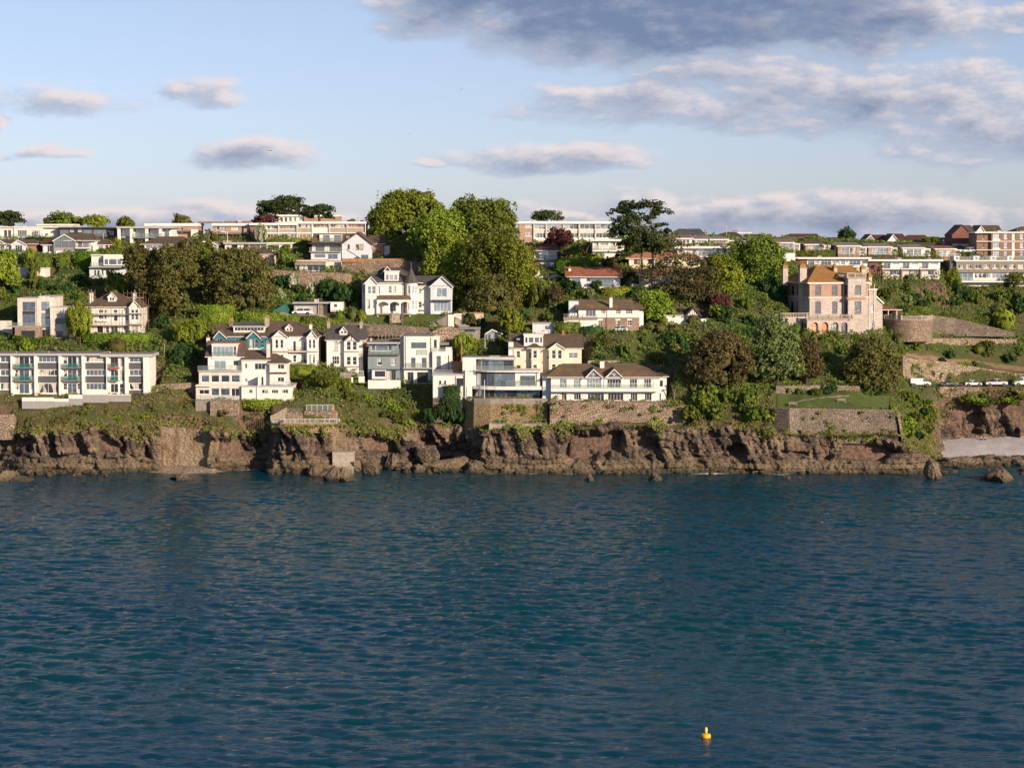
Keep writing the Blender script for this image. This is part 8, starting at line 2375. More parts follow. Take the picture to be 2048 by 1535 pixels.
scrub('shrub in the shade under the trees of the middle slope', 'shade shrubs in the middle', [(905, 1100, 625, 660), (1060, 1140, 590, 640), (1340, 1560, 605, 650), (1180, 1300, 578, 600), (1000, 1080, 680, 700)], 58, ['lf_dark', 'lf_mid', 'lf_dark', 'lf_olive'], (7, 13), 10)
scrub('low bush on the grassy cliff top at the left', 'left cliff top bushes', [(40, 390, 812, 848), (420, 540, 805, 840)], 46, ['lf_bright', 'lf_scrub', 'lf_mid', 'lf_olive'], (6, 12), 11, .45)
scrub('bush hanging on the steep bank below the grey narrow house', 'bushes on the steep bank', [(690, 800, 785, 850), (800, 930, 790, 850)], 44, ['lf_bright', 'lf_scrub', 'lf_mid', 'lf_yellow'], (7, 13), 12, .55)
scrub('low bush along the brow of the cove cliff', 'bushes on the cove brow', [(1880, 2060, 792, 808)], 26, ['lf_bright', 'lf_mid', 'lf_scrub'], (7, 13), 13, .3)
scrub('bush in the row under the big stepped white house', 'bushes under the stepped white house', [(480, 562, 806, 824)], 16, ['lf_bright', 'lf_mid', 'lf_hedge'], (7, 12), 14, .6)
scrub('bush on the bare bank left of the grey clad terrace', 'bushes left of the grey clad terrace', [(1875, 1955, 580, 612)], 20, ['lf_dark', 'lf_mid', 'lf_scrub'], (8, 14), 15)
scrub('dark bush behind the sea wall lawn', 'bushes behind the lawn', [(1552, 1775, 780, 790)], 26, ['lf_dark', 'lf_mid', 'lf_scrub'], (7, 12), 16, .5)
hedge('loose bright hedge at the foot of the big stepped white house', 484, 566, 799, 814, 1.3, 'lf_bright', Y=428.4)
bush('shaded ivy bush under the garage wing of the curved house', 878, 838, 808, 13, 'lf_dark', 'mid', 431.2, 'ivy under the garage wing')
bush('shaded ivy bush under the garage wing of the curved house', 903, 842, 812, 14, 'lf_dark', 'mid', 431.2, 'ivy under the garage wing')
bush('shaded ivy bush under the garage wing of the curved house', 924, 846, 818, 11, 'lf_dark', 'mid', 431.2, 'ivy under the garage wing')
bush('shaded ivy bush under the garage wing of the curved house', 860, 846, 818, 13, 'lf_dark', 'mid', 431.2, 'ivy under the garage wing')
# ------------------------------------------------------------------ walls, shore, vehicles and small things
def strip_pad(px0, px1, y0, y1, py):
 xa, xb = P(px0, py, y1)[0], P(px1, py, y1)[0]
 PADS.append(((xa + xb) / 2, (y0 + y1) / 2, (xb - xa) / 2, (y1 - y0) / 2, 0, P((px0 + px1) / 2, py, y1)[2]))
def polywall(name, label, pts, ybot, th, mat, cat='wall', cope=None, batter=0.0, B_=1.2, back=-.4):
 """wall along plan points (photo px, depth, top row), foot at photo row ybot of the first point"""
 y0_ = pts[0][2]
 w = [P(px, yt, Y or hit(px, ybot - 2 if back > 1 else yt + ybot - y0_) + back) for px, Y, yt in pts]
 o = np.array([w[0][0], w[0][1], P(pts[0][0], ybot, w[0][1])[2]])
 e = empty(name, o); tag(e, label, cat, kind='thing')
 mb, cb = MB(), MB()
 for i in range(len(w) - 1):
  a, b = w[i] - o, w[i + 1] - o
  d = np.array([b[0] - a[0], b[1] - a[1]]); d /= np.linalg.norm(d); n = np.array([d[1], -d[0]])
  k = -n * th; f_ = n * batter
  k2 = 0.0008 * (i % 2)
  mb.hexa([(a[0] + f_[0], a[1] + f_[1], -B_), (b[0] + f_[0], b[1] + f_[1], -B_), (b[0] + k[0], b[1] + k[1], -B_), (a[0] + k[0], a[1] + k[1], -B_),
     (a[0], a[1], a[2] - k2), (b[0], b[1], b[2] - k2), (b[0] + k[0], b[1] + k[1], b[2] - k2), (a[0] + k[0], a[1] + k[1], a[2] - k2)])
  if cope:
   n1 = n * .06; k1 = -n * (th + .06)
   cb.hexa([(a[0] + n1[0], a[1] + n1[1], a[2] + .003), (b[0] + n1[0], b[1] + n1[1], b[2] + .003), (b[0] + k1[0], b[1] + k1[1], b[2] + .003), (a[0] + k1[0], a[1] + k1[1], a[2] + .003),
      (a[0] + n1[0], a[1] + n1[1], a[2] + .16), (b[0] + n1[0], b[1] + n1[1], b[2] + .16), (b[0] + k1[0], b[1] + k1[1], b[2] + .16), (a[0] + k1[0], a[1] + k1[1], a[2] + .16)])
 mb.build('masonry', M[mat], e)
 if cope: cb.build('coping', M[cope], e)
 return e
def rail_line(parent, pts, h, mat, step=1.2, bars=True):
 """posts, rails and bars along local points"""
 pb, bb = MB(), MB()
 for a, b in zip(pts[:-1], pts[1:]):
  a, b = Vector(a), Vector(b); n = max(1, round((b - a).length / step)); up = Vector((0, 0, h))
  for i in range(n + 1):
   q = a.lerp(b, i / n); pb.tube(q, q + up, .04, n=4)
  pb.tube(a + up, b + up, .04, n=4); bb.tube(a + up * .12, b + up * .12, .025, n=4)
  if bars:
   for i in range(n * 8):
    q = a.lerp(b, (i + .5) / (n * 8)); bb.tube(q + up * .12, q + up, .018, n=3, cap=False)
 pb.build('railing', M[mat], parent); bb.build('railing_bars', M[mat], parent)
strip_pad(1100, 1375, 417, 424.0, 853); strip_pad(968, 1096, 417, 425.8, 858); strip_pad(1560, 1800, 415, 420.0, 869); strip_pad(548, 680, 416, 424, 850)
polywall('rubble_sea_wall', 'long rubble stone retaining wall under the wide white house', [(1100, 424.8, 802), (1180, 424.6, 804), (1260, 424.6, 804), (1340, 424.6, 804), (1378, 425.2, 814), (1384, 427, 818)], 852, .9, 'rubble', cope='rubble_d', batter=.5)
e = polywall('curved_sea_wall', 'lichened stone sea wall with concrete top below the curved glass house', [(920, 433.5, 792), (932, 430.5, 798), (948, 427.8, 808), (980, 426.6, 808), (1040, 426.4, 808), (1094, 426.6, 808)], 856, .9, 'rubble_y', batter=.4, B_=2.2)
o = e.location
for k, (a, b, mt) in enumerate((((948, 427.8), (980, 426.6), 'concrete'), ((980, 426.6), (1040, 426.4), 'concrete'), ((1040, 426.4), (1094.5, 426.6), 'concrete'))):
 p, q = P(a[0], 808, a[1]) - np.array(o), P(b[0], 796.5, b[1]) - np.array(o)
 mb = MB(); mb.hexa([(p[0], p[1] - .08, p[2] + .01), (q[0], q[1] - .08, p[2] + .01), (q[0], q[1] + .5, p[2] + .01), (p[0], p[1] + .5, p[2] + .01), (p[0], p[1] - .08, q[2]), (q[0], q[1] - .08, q[2]), (q[0], q[1] + .5, q[2]), (p[0], p[1] + .5, q[2])]); mb.build('concrete_parapet', M[mt], e)
h = House('concrete_ledge', 'concrete walkway ledge with thin railing at the foot of the lichened sea wall', 'ledge', 980, 860, Y=422.8)
h.boxm('slab', 980, 1093, 848, 860, 0, 3.6, 'concrete_l', dn=.3); h.boxm('buttress', 978, 983, 846, 882, -.2, 1.2, 'concrete_l'); h.boxm('buttress', 1011, 1017, 860, 880, .3, 1.2, 'concrete')
rail_line(h.e, [tuple(h.L(981, 848, .15)), tuple(h.L(1092, 848, .15))], 1.0, 'metal', 2.0, False)
for px in (1074, 1084):
 h.boxm('ladder_rail', px, px + .6, 800, 848, 3.3, 3.4, 'black')
for i in range(12):
 h.boxm('ladder_rung', 1074.6, 1084, 803 + i * 3.8, 803.5 + i * 3.8, 3.32, 3.38, 'black')
polywall('stone_sea_wall', 'tall stone sea wall with angled buttress below the lawn', [(1531, 424, 818), (1549, 421.5, 818), (1577, 419.4, 818), (1579, 419.3, 818), (1599, 420.4, 818), (1680, 420.6, 819), (1794, 420.8, 821), (1801, 424, 830)], 872, .8, 'rubble_d', cope='rubble', batter=.35)
h = House('sloping_buttress', 'sloping stone buttress at the right end of the tall sea wall', 'buttress', 1793, 884, Y=420.2)
p = [h.L(a, b, 0) for a, b in ((1793, 822), (1797, 822), (1811, 882), (1804, 882))]
mb = MB(); mb.poly([(q[0], 0, q[2]) for q in p][::-1]); mb.poly([(q[0], 2.5, q[2]) for q in p])
for i in range(4):
 j = (i + 1) % 4; mb.poly([(p[i][0], 0, p[i][2]), (p[j][0], 0, p[j][2]), (p[j][0], 2.5, p[j][2]), (p[i][0], 2.5, p[i][2])])
mb.build('masonry', M['rubble'], h.e)
ctp = [(543, 426, 847), (547, 421.5, 847), (560, 420.0, 847), (600, 419.3, 847), (640, 419.5, 847), (668, 420.8, 847), (678, 423.5, 847), (680, 426, 847)]
e = polywall('cliff_terrace', 'rounded pale terrace wall with white railing on the cliff edge below the gardens', ctp, 855, .5, 'rubble_y', 'terrace', 'concrete_l', .1, .5)
rail_line(e, [tuple(P(a, c, b + .25) - np.array(e.location)) for a, b, c in ctp[1:]], 1.0, 'trim')
h = House('board_fence', 'weathered sloping board fence at the left end of the cliff terrace', 'fence', 541, 846, Y=422.5)
for i in range(14):
 px = 541 + i * 2.4; t = 831 - i * 1.25
 h.boxm('fence_board', px, px + 2.05, t, t + 14, i * .18, i * .18 + .06, 'concrete_l', dn=.6)
h = House('garden_retaining_wall', 'low rubble wall with dark bays and glass screens behind the cliff terrace', 'wall', 566, 840, Y=424.6)
h.boxm('masonry', 566, 605, 825, 840, 0, .6, 'rubble', dn=1.5); h.boxm('masonry', 608, 676, 822, 838, 1.2, 1.8, 'rubble', dn=1.5); h.boxm('masonry', 574, 600, 816, 825, 1.6, 2.4, 'rubble_d', dn=1.5)
h.rail(613, 666, 809.5, 821.5, 1.5, n=5, posts='trim', mat='clear'); h.boxm('post', 667, 669.5, 810, 825, 1.4, 1.7, 'woodorange')
polywall('left_sea_wall', 'rough stone wall at the cliff brow at the left edge', [(-60, 424, 828), (8, 424, 829), (28, 424.6, 828), (33, 427, 836)], 868, .7, 'rubble')
for nm, lab, pts, yb, mat in [
 ('stone_wall', 'long sunlit stone retaining wall under the flat bungalow', [(545, 478.5, 539), (590, 478, 543), (640, 477.5, 544), (690, 477.5, 546), (703, 479, 548)], 566, 'rubble'),
 ('stone_wall', 'stone retaining wall with brown fence beneath the white gable house', [(684, 486, 522), (720, 485.5, 521), (790, 485, 521), (855, 484.5, 523)], 548, 'rubble'),
 ('stone_wall', 'rock faced wall on the wooded slope above the cubist house', [(82, 482, 557), (110, 481, 556), (135, 481, 558)], 579, 'rubble_d'),
 ('stone_wall', 'stone wall on the bank right of the mansion bastion', [(1858, None, 630), (1910, None, 636), (1980, None, 652), (2030, None, 665)], 664, 'rubble_d'),
 ('stone_wall', 'sunlit curved terrace wall right of the mansion', [(1840, None, 674), (1865, None, 660), (1890, None, 657), (1960, None, 658), (1990, None, 665)], 680, 'pebblewall'),
 ('stone_wall', 'lower sunlit terrace wall right of the mansion', [(1836, None, 686), (1848, None, 677), (1880, None, 676), (1960, None, 677), (2034, None, 678)], 695, 'pebblewall'),
 ('stone_wall', 'long rubble wall above the coast road with the parked vehicles', [(1806, None, 712), (1830, None, 718), (1900, None, 724), (1960, None, 735), (2030, None, 746), (2100, None, 752)], 769, 'pebblewall'),
 ('stone_wall', 'low stone wall along the edge of the coast road', [(1868, None, 773), (1900, None, 773), (1965, None, 774)], 786, 'rubble'),
 ('stone_wall', 'dark stone wall behind the lawn under the holm oak', [(1552, None, 772), (1640, None, 770), (1720, None, 772)], 784, 'rubble_d'),
 ('stone_wall', 'low garden wall at the edge of the turreted villa lawn', [(690, 455.5, 644), (740, 454.5, 648), (800, 454.2, 651), (858, 454.5, 655)], 662, 'rubble_d'),
 ('stone_wall', 'brown stone wall in the gardens behind the modern houses', [(856, 452, 667), (880, 452, 655), (905, 452.5, 652), (935, 453, 668)], 692, 'rubble'),
 ('stone_wall', 'grey wall in front of the willow above the apartment block', [(108, 447, 694), (160, 447, 696)], 708, 'concrete_l'),
 ('stone_wall', 'rubble wall under the hedge of the scaffolded house', [(158, 449, 690), (230, 448.5, 692), (296, 448.5, 692)], 710, 'rubble'),
 ('stone_wall', 'brick coloured wall at the left edge below the cubist house', [(-40, 452, 668), (0, 451.6, 672), (30, 451, 690)], 706, 'cottage'),
 ('stone_wall', 'tan garden wall right of the apartment block', [(302, 433, 772), (330, 433, 768), (392, 433.5, 764)], 792, 'rubble')]:
 polywall(nm, lab, pts, yb, .6, mat, back=3.2 if 'above the coast road' in lab else -.4, B_=3 if 'above the coast road' in lab else 1.2)
h = House('board_fence', 'brown board fence running along the wall below the white gable house', 'fence', 684, 522, Y=485.2)
for i in range(8):
 h.boxm('fence_panel', 685 + i * 15.5, 685 + i * 15.5 + 14.9, 517, 522.5, .2, .28, 'woodorange', dn=.2); h.boxm('fence_post', 684.2 + i * 15.5, 684.9 + i * 15.5, 516, 522.5, .15, .33, 'wood', dn=.2)
h = House('board_fence', 'brown board fence beside the white van below the timbered garage', 'fence', 1398, 660, Y=462)
for i in range(9):
 h.boxm('fence_panel', 1398 + i * 7, 1404.6 + i * 7, 651, 659, 0, .07, 'wood', dn=.4); h.boxm('fence_post', 1404.65 + i * 7, 1404.95 + i * 7, 650, 659, -.05, .1, 'woodgrey', dn=.4)
# ---- beach, rocks and reef
def build_beach():
 xs = np.arange(86, 190, .8); ys = np.arange(434, 470, .8)
 X, Y = np.meshgrid(xs, ys, indexing='ij')
 Z = np.interp(Y, [434, 442, 449, 452, 458, 465, 470], [-2.2, -1.0, .05, .7, 1.7, 2.5, 2.8]) + (fbm(X / 3, Y / 3, 3, 44) - .5) * .25 - np.clip(92 - X, 0, 9) * .25
 n, m_ = X.shape; i = np.arange(n * m_).reshape(n, m_)
 f = np.stack([i[:-1, :-1], i[1:, :-1], i[1:, 1:], i[:-1, 1:]], -1).reshape(-1, 4)
 tag(obj('beach', mesh_np('beach', np.stack([X, Y, Z], -1).reshape(-1, 3), f, [M['pebbles']], True)), kind='structure')
 xs = np.arange(-80, -58, .5); ys = np.arange(413, 425, .5)
 X, Y = np.meshgrid(xs, ys, indexing='ij')
 Z = np.interp(Y, [413, 416.5, 421, 425], [-.9, -.1, .8, 1.0]) + (fbm(X, Y, 3, 45) - .5) * .5 - 1.4 * sstep(5, 10.5, np.abs(X + 69 + 2 * (fbm(Y / 2, X / 4, 2, 46) - .5)))
 n, m_ = X.shape; i = np.arange(n * m_).reshape(n, m_)
 f = np.stack([i[:-1, :-1], i[1:, :-1], i[1:, 1:], i[:-1, 1:]], -1).reshape(-1, 4)
 tag(obj('shingle_beach', mesh_np('shingle_beach', np.stack([X, Y, Z], -1).reshape(-1, 3), f, [M['pebblewall']], True)), kind='structure')
build_beach()
def build_reef():
 xs = np.arange(80, 150, .4); ys = np.arange(417, 452, .4)
 X, Y = np.meshgrid(xs, ys, indexing='ij')
 v1, j1 = blocks(X + .4 * Y, Y, 3.2, 2.4, 141); v2, j2 = blocks(X - .3 * Y, Y, 1.1, .9, 143)
 mid = 436 + 5 * (vnoise(X / 9, X * 0, 145) - .5) - np.clip(X - 112, 0, 30) * .12
 w = sstep(12, 2, np.abs(Y - mid)) * sstep(80, 90, X)
 Z = -1.3 + 2.3 * w + ((v1 - .5) * 1.3 + (v2 - .5) * .5 - .35 * (1 - sstep(0, .3, j1))) * w + (fbm(X, Y, 3, 147) - .5) * .5
 n, m_ = X.shape; i = np.arange(n * m_).reshape(n, m_)
 f = np.stack([i[:-1, :-1], i[1:, :-1], i[1:, 1:], i[:-1, 1:]], -1).reshape(-1, 4)
 tag(obj('rock_reef', mesh_np('rock_reef', np.stack([X, Y, Z], -1).reshape(-1, 3), f, [M['cliff']])), kind='structure')
build_reef()
import bmesh
def rock_mesh(seed):
 """angular block: hull of scattered corners, edges broken once"""
 r = np.random.default_rng(seed)
 bm = bmesh.new()
 p = r.normal(size=(22, 3)); p /= np.linalg.norm(p, axis=1, keepdims=True); p *= r.uniform(.7, 1.15, (22, 1))
 for q in p: bm.verts.new(q)
 res = bmesh.ops.convex_hull(bm, input=bm.verts)
 bmesh.ops.delete(bm, geom=[v for v in bm.verts if not v.link_faces], context='VERTS')
 bmesh.ops.subdivide_edges(bm, edges=bm.edges, cuts=3, use_grid_fill=True)
 for v in bm.verts:
  n = fbm(np.array(v.co.x * 3.4 + seed + v.co.z), np.array(v.co.y * 3.4 + v.co.z * 2.3), 3, seed)
  v.co *= .70 + .6 * float(n)
 me = bpy.data.meshes.new('boulder'); bm.to_mesh(me); bm.free()
 me.materials.append(M['cliff'])
 return me
ROCK = [rock_mesh(s) for s in (3, 5, 8, 13, 21)]
_rk = [0]
def rock(label, px, base, top, hw, Y=None, group=None, dep=None):
 _rk[0] += 1; k = _rk[0]
 if Y is None:                                     # foot at sea level
  d = ray(px, base); Y = CAMZ / -d[2] * d[1]
  Y = max(Y, 405)
 p = P(px, base, Y); s_ = Y / FPX
 h_ = (base - top) * s_
 o = obj('boulder', ROCK[k % 5], None, (p[0], p[1], p[2] + h_ * .28), k * 2.1, (hw * s_ * 1.25, (dep or hw * s_), h_ * .85 + .15))
 o.rotation_euler = (0, 0, (k * .35) % .5 - .25) if hw > 20 else (.1 * (k % 5) - .2, .1 * (k % 3) - .1, k * 2.1)
 return tag(o, label, 'rock', group)
for lab, px, b, t, hw in [('large double boulder in the water left of the concrete block', 664, 962, 932, 20), ('dark upright boulder beside the large double boulder', 692, 960, 934, 17), ('big rough boulder left of the low rock ledges', 738, 948, 914, 18),
   ('square dark rock at the left edge in the water', 40, 966, 952, 24), ('rock hump at the far left corner of the shore', 8, 962, 938, 20), ('lone wedge rock in the sea under the wide white house', 1183, 962, 946, 9),
   ('low twin rock in the sea right of the wedge rock', 1311, 962, 948, 13), ('tiny yellowish rock in the sea below the stone sea wall', 1576, 958, 953, 6), ('smallest single rock in the sea right of the tiny yellowish one', 1599, 958, 953, 3),
   ('tall upright rock at the tip of the headland', 1862, 956, 912, 17), ('rough brown islet at the right edge of the shore', 2010, 962, 932, 34), ('smooth boulder at the foot of the cliff terrace', 630, 950, 930, 12),
   ('leaning slab boulder in the dark gully', 786, 938, 905, 14), ('pale square block among the ledges', 815, 942, 924, 12), ('round pale boulder at the gully mouth', 838, 944, 926, 10), ('flat low rock off the ochre quarry face', 372, 958, 948, 22)]:
 rock(lab, px, b, t, hw)
for lab, px, b, t, hw, Y, dp in [('long pale rock ledge in the gully, lower one', 905, 936, 916, 45, 421, 2.5), ('upper yellowish rock ledge in the dark gully', 850, 912, 890, 26, 425, 2.2), ('upright pale rock pillar at the right side of the gully', 922, 932, 902, 15, 426, 2), ('dark ledge under the curved sea wall', 955, 945, 918, 22, 419, 2.2)]:
 rock(lab, px, b, t, hw, Y, None, dp)
r_ = random.Random(5)
for i in range(30):
 px = r_.uniform(1845, 2060); b = 914 + r_.random() ** .8 * 34 - max(0, 1870 - px) * .2; hw = r_.uniform(3, 9)
 rock('brown rock of the low reef between the headland and the islet', px, b + 2, b - hw * .6, hw, None, 'reef rocks by the cove')
for i in range(34):
 px = r_.uniform(0, 215); b = r_.uniform(938, 952); hw = r_.uniform(3, 8)
 rock('small brown boulder in the rubble at the foot of the left cliff', px, b, b - hw * 1.1, hw, None, 'rubble below the left cliff')
for i in range(40):
 px = r_.choice([r_.uniform(690, 960), r_.uniform(545, 650), r_.uniform(960, 1500), r_.uniform(1520, 1860)]); b = r_.uniform(942, 949); hw = r_.uniform(3, 7)
 rock('small boulder at the waterline under the cliffs', px, b, b - hw * 1.2, hw, None, 'waterline boulders')
h = House('concrete_block', 'smooth concrete block built against the foot of the cliff', 'block', 665, 938, Y=417.3)
h.boxm('block', 665, 706.5, 904, 940, 0, 4, 'concrete_l', dn=1); h.boxm('footing', 663, 708, 932, 941, -.3, -.005, 'concrete', dn=1)
# ---- lawns, drives, road
sheet('lawn', [690, 740, 880], [629, 629, 630], [640, 646, 645], M['lawn'], .08)
sheet('lawn', [92, 180], [541, 541], [553, 554], M['lawn_d'], .08)
sheet('lawn', [1556, 1780], [787, 787], [817, 818], M['lawn'], .08, 10)
sheet('footpath', [1595, 1620, 1660, 1700], [803, 800, 794, 791], [804.5, 801.5, 795.5, 792.3], M['path'], .14, 3)
sheet('driveway', [560, 690], [628, 629], [636, 638], M['path'], .07)
sheet('lawn', [1785, 1880], [664, 658], [690, 676], M['lawn'], .08)
sheet('lawn', [1880, 2060], [694, 696], [702, 706], M['lawn_d'], .08)
sheet('garden_bank', [720, 860], [655, 658], [682, 690], M['earth'], .07)
sheet('garden_bank', [1806, 2060], [708, 738], [716, 746], M['earth'], .07)
sheet('coast_road', [1825, 2090], [767.5, 768], [774, 774], M['asphalt'], .07)
sheet('driveway', [1325, 1420], [648, 650], [656, 662], M['asphalt'], .07)
# ---- vehicles
def wheel_mesh():
 t = MB(); t.lathe([(.20, -.10), (.31, -.10), (.335, -.05), (.335, .05), (.31, .10), (.20, .10)], 14)
 r = MB(); r.lathe([(.04, -.105), (.2, -.09), (.2, .09), (.04, .105)], 10)
 return t.mesh('tyre', M['black']), r.mesh('rim', M['metal'])
WH = wheel_mesh()
def paint(name, c):
 m_, t, b = new_mat(name); b.inputs['Base Color'].default_value = (*c, 1); b.inputs['Roughness'].default_value = .25; b.inputs['Coat Weight'].default_value = .6
 t.link(t.mix(t.m('MULTIPLY', t.noise(geopos(t), 3, 3, .6), .3), c, tuple(x * .8 for x in c)), b.inputs['Base Color'])
 return m_
PT = {'white': paint('white_car_paint', (.78, .78, .78)), 'dark': paint('dark_car_paint', (.02, .02, .025)), 'mint': paint('mint_car_paint', (.52, .68, .64)), 'silver': paint('silver_car_paint', (.55, .58, .6)), 'grey': paint('grey_car_paint', (.16, .18, .2))}
SHAPE = {  # side profile of body and of the glazed cabin, x along the car (nose at -x), z up
 'suv': (4.5, 1.85, [(-2.25, .45), (-2.2, .85), (-1.2, 1.02), (2.1, 1.05), (2.25, .9), (2.25, .45)], [(-1.25, 1.02), (-.55, 1.55), (1.5, 1.58), (2.1, 1.05)]),
 'car': (4.0, 1.7, [(-2.0, .4), (-1.95, .75), (-1.05, .92), (1.75, .95), (1.98, .8), (2.0, .4)], [(-1.15, .92), (-.4, 1.38), (.95, 1.40), (1.65, .95)]),
 'van': (5.0, 1.95, [(-2.5, .45), (-2.45, 1.0), (-1.75, 1.2), (-1.0, 1.95), (2.45, 2.0), (2.5, .45)], [(-1.72, 1.22), (-1.08, 1.85), (-.55, 1.86), (-.55, 1.22)]),
 'pickup': (5.2, 1.85, [(-2.6, .5), (-2.55, 1.0), (-1.4, 1.12), (2.6, 1.15), (2.6, .5)], [(-1.4, 1.12), (-.7, 1.72), (.75, 1.74), (.95, 1.15)])}
def vehicle(name, label, cat, px, base, kind, col_, rz=0.0, Y=None, scale=1.0):
 Y = hit(px, base) if Y is None else Y
 p = P(px, base, Y)
 e = empty(name, p, rz); tag(e, label, cat); e.scale = (scale,) * 3
 PADS.append((p[0], p[1], 2.4, 1.4, 0, p[2] - .02))
 ln, wd, body, cab = SHAPE[kind]
 def extr(prof, w0, w1, mat, nm, par):
  zs = [q[1] for q in prof]; z0, z1 = min(zs), max(zs)
  mb = MB()
  W = [(w0 + (w1 - w0) * (q[1] - z0) / (z1 - z0)) / 2 for q in prof]
  L_ = [(q[0], -w, q[1]) for q, w in zip(prof, W)]; R_ = [(q[0], w, q[1]) for q, w in zip(prof, W)]
  mb.poly(L_[::-1]); mb.poly(R_)
  for i in range(len(prof)):
   j = (i + 1) % len(prof); mb.poly([L_[i], L_[j], R_[j], R_[i]])
  return mb.build(nm, mat, par)
 b = extr(body, wd, wd * .94, PT[col_], 'body', e)
 if kind == 'van':
  c = extr(cab, wd * .99, wd * .95, M['g_dark'], 'cab_window', e)
 else:
  extr(cab, wd * .93, wd * .74, M['g_dark'], 'cabin_glass', e)
  t = [q for q in cab if q[1] > cab[0][1] + .2]
  mb = MB(); mb.hexa([(t[0][0] - .03, -wd * .38, t[0][1] - .03), (t[-1][0] + .08, -wd * .38, t[-1][1] - .03), (t[-1][0] + .08, wd * .38, t[-1][1] - .03), (t[0][0] - .03, wd * .38, t[0][1] - .03), (t[0][0] + .1, -wd * .34, t[0][1] + .06), (t[-1][0] - .02, -wd * .34, t[-1][1] + .06), (t[-1][0] - .02, wd * .34, t[-1][1] + .06), (t[0][0] + .1, wd * .34, t[0][1] + .06)])
  mb.build('roof', PT[col_], e)
  for x in ((t[0][0] + t[-1][0]) / 2,):
   for sg in (-1, 1):
    mb = MB(); a, c2 = cab[0][1], t[0][1]
    mb.hexa([(x - .05, sg * wd * .465 - .02, a), (x + .05, sg * wd * .465 - .02, a), (x + .05, sg * wd * .465 + .02, a), (x - .05, sg * wd * .465 + .02, a), (x - .05, sg * wd * .375 - .02, c2), (x + .05, sg * wd * .375 - .02, c2), (x + .05, sg * wd * .375 + .02, c2), (x - .05, sg * wd * .375 + .02, c2)]); mb.build('door_pillar', PT[col_], e)
 for x in (-ln * .32, ln * .31):
  for sg in (-1, 1):
   w = obj('wheel', WH[0], e, (x, sg * wd * .46, .335)); w.rotation_euler = (math.pi / 2, 0, 0); obj('rim', WH[1], w)
   mb = MB(); mb.tube((x, sg * (wd * .5 - .14), .42), (x, sg * (wd * .5 + .003), .42), .40, n=14); mb.build('wheel_arch', M['black'], e)
 for sg in (-1, 1):
  mb = MB(); mb.box(-ln / 2 - .012, -ln / 2 + .2, sg * wd * .36 - .16, sg * wd * .36 + .16, .66, .8); mb.build('headlight', M['g_pale'], e)
  mb = MB(); mb.box(ln / 2 - .12, ln / 2 + .012, sg * wd * .40 - .09, sg * wd * .40 + .09, .7, .95); mb.build('tail_light', M['red'], e)
 return e
vehicle('suv', 'white sport utility car parked in front of the flat garage', 'car', 604, 630, 'suv', 'white')
vehicle('parked_car', 'dark car parked by the white garden wall', 'car', 1108, 560, 'car', 'dark')
vehicle('parked_car', 'pale mint green car in front of the stone cottage', 'car', 1238, 664, 'car', 'mint', Y=452.5)
vehicle('parked_van', 'white van beside the board fence near the timbered garage', 'van', 1422, 654, 'van', 'white', math.pi, Y=464)
vehicle('parked_van', 'white van at the left end of the coast road', 'van', 1840, 772, 'van', 'white', math.pi, scale=.95)
vehicle('parked_car', 'dark grey car on the coast road next to the left van', 'car', 1898, 772, 'car', 'grey')
vehicle('parked_car', 'white hatchback in the middle of the coast road', 'car', 1946, 772, 'car', 'white', math.pi)
vehicle('pickup_truck', 'silver pickup truck on the coast road', 'pickup', 1992, 772, 'pickup', 'silver')
vehicle('parked_van', 'tall white van cut by the right edge of the picture', 'van', 2050, 772, 'van', 'white', scale=1.15)
vehicle('parked_car', 'silver car parked between the villa row and the brick flats', 'car', 1935, 507, 'suv', 'silver', Y=519)
h = House('caravan', 'white touring caravan parked left of the turreted villa', 'caravan', 661, 626, px2=673)
h.wall(661, 685, 604, 623, 0, 5.5, 'trim', [(668, 608, 674, 613, 1, 1, 'gd')], dn=0); h.boxm('chassis', 662, 684, 623.1, 625, .2, 5, 'black'); h.boxm('tail_panel', 663, 683, 619, 622, -.06, -.004, 'fascia')
for x in (.5, 2.3):
 w = obj('wheel', WH[0], h.e, (x, 2.6, .3)); w.rotation_euler = (0, math.pi / 2, 0)
h = House('tarpaulin', 'green tarpaulin shelter left of the white sport utility car', 'tarpaulin', 546, 628, px2=565)
M['tarp'] = m_plain('green_tarpaulin', (.03, .16, .12), rough=.5)
h.gable(546, 577, 622, 608, 0, 3, 572, 'tarp', 'tarp', ov=.1, barge=None); h.boxm('sheet_side', 547, 576, 622, 629, .05, 2.9, 'tarp')
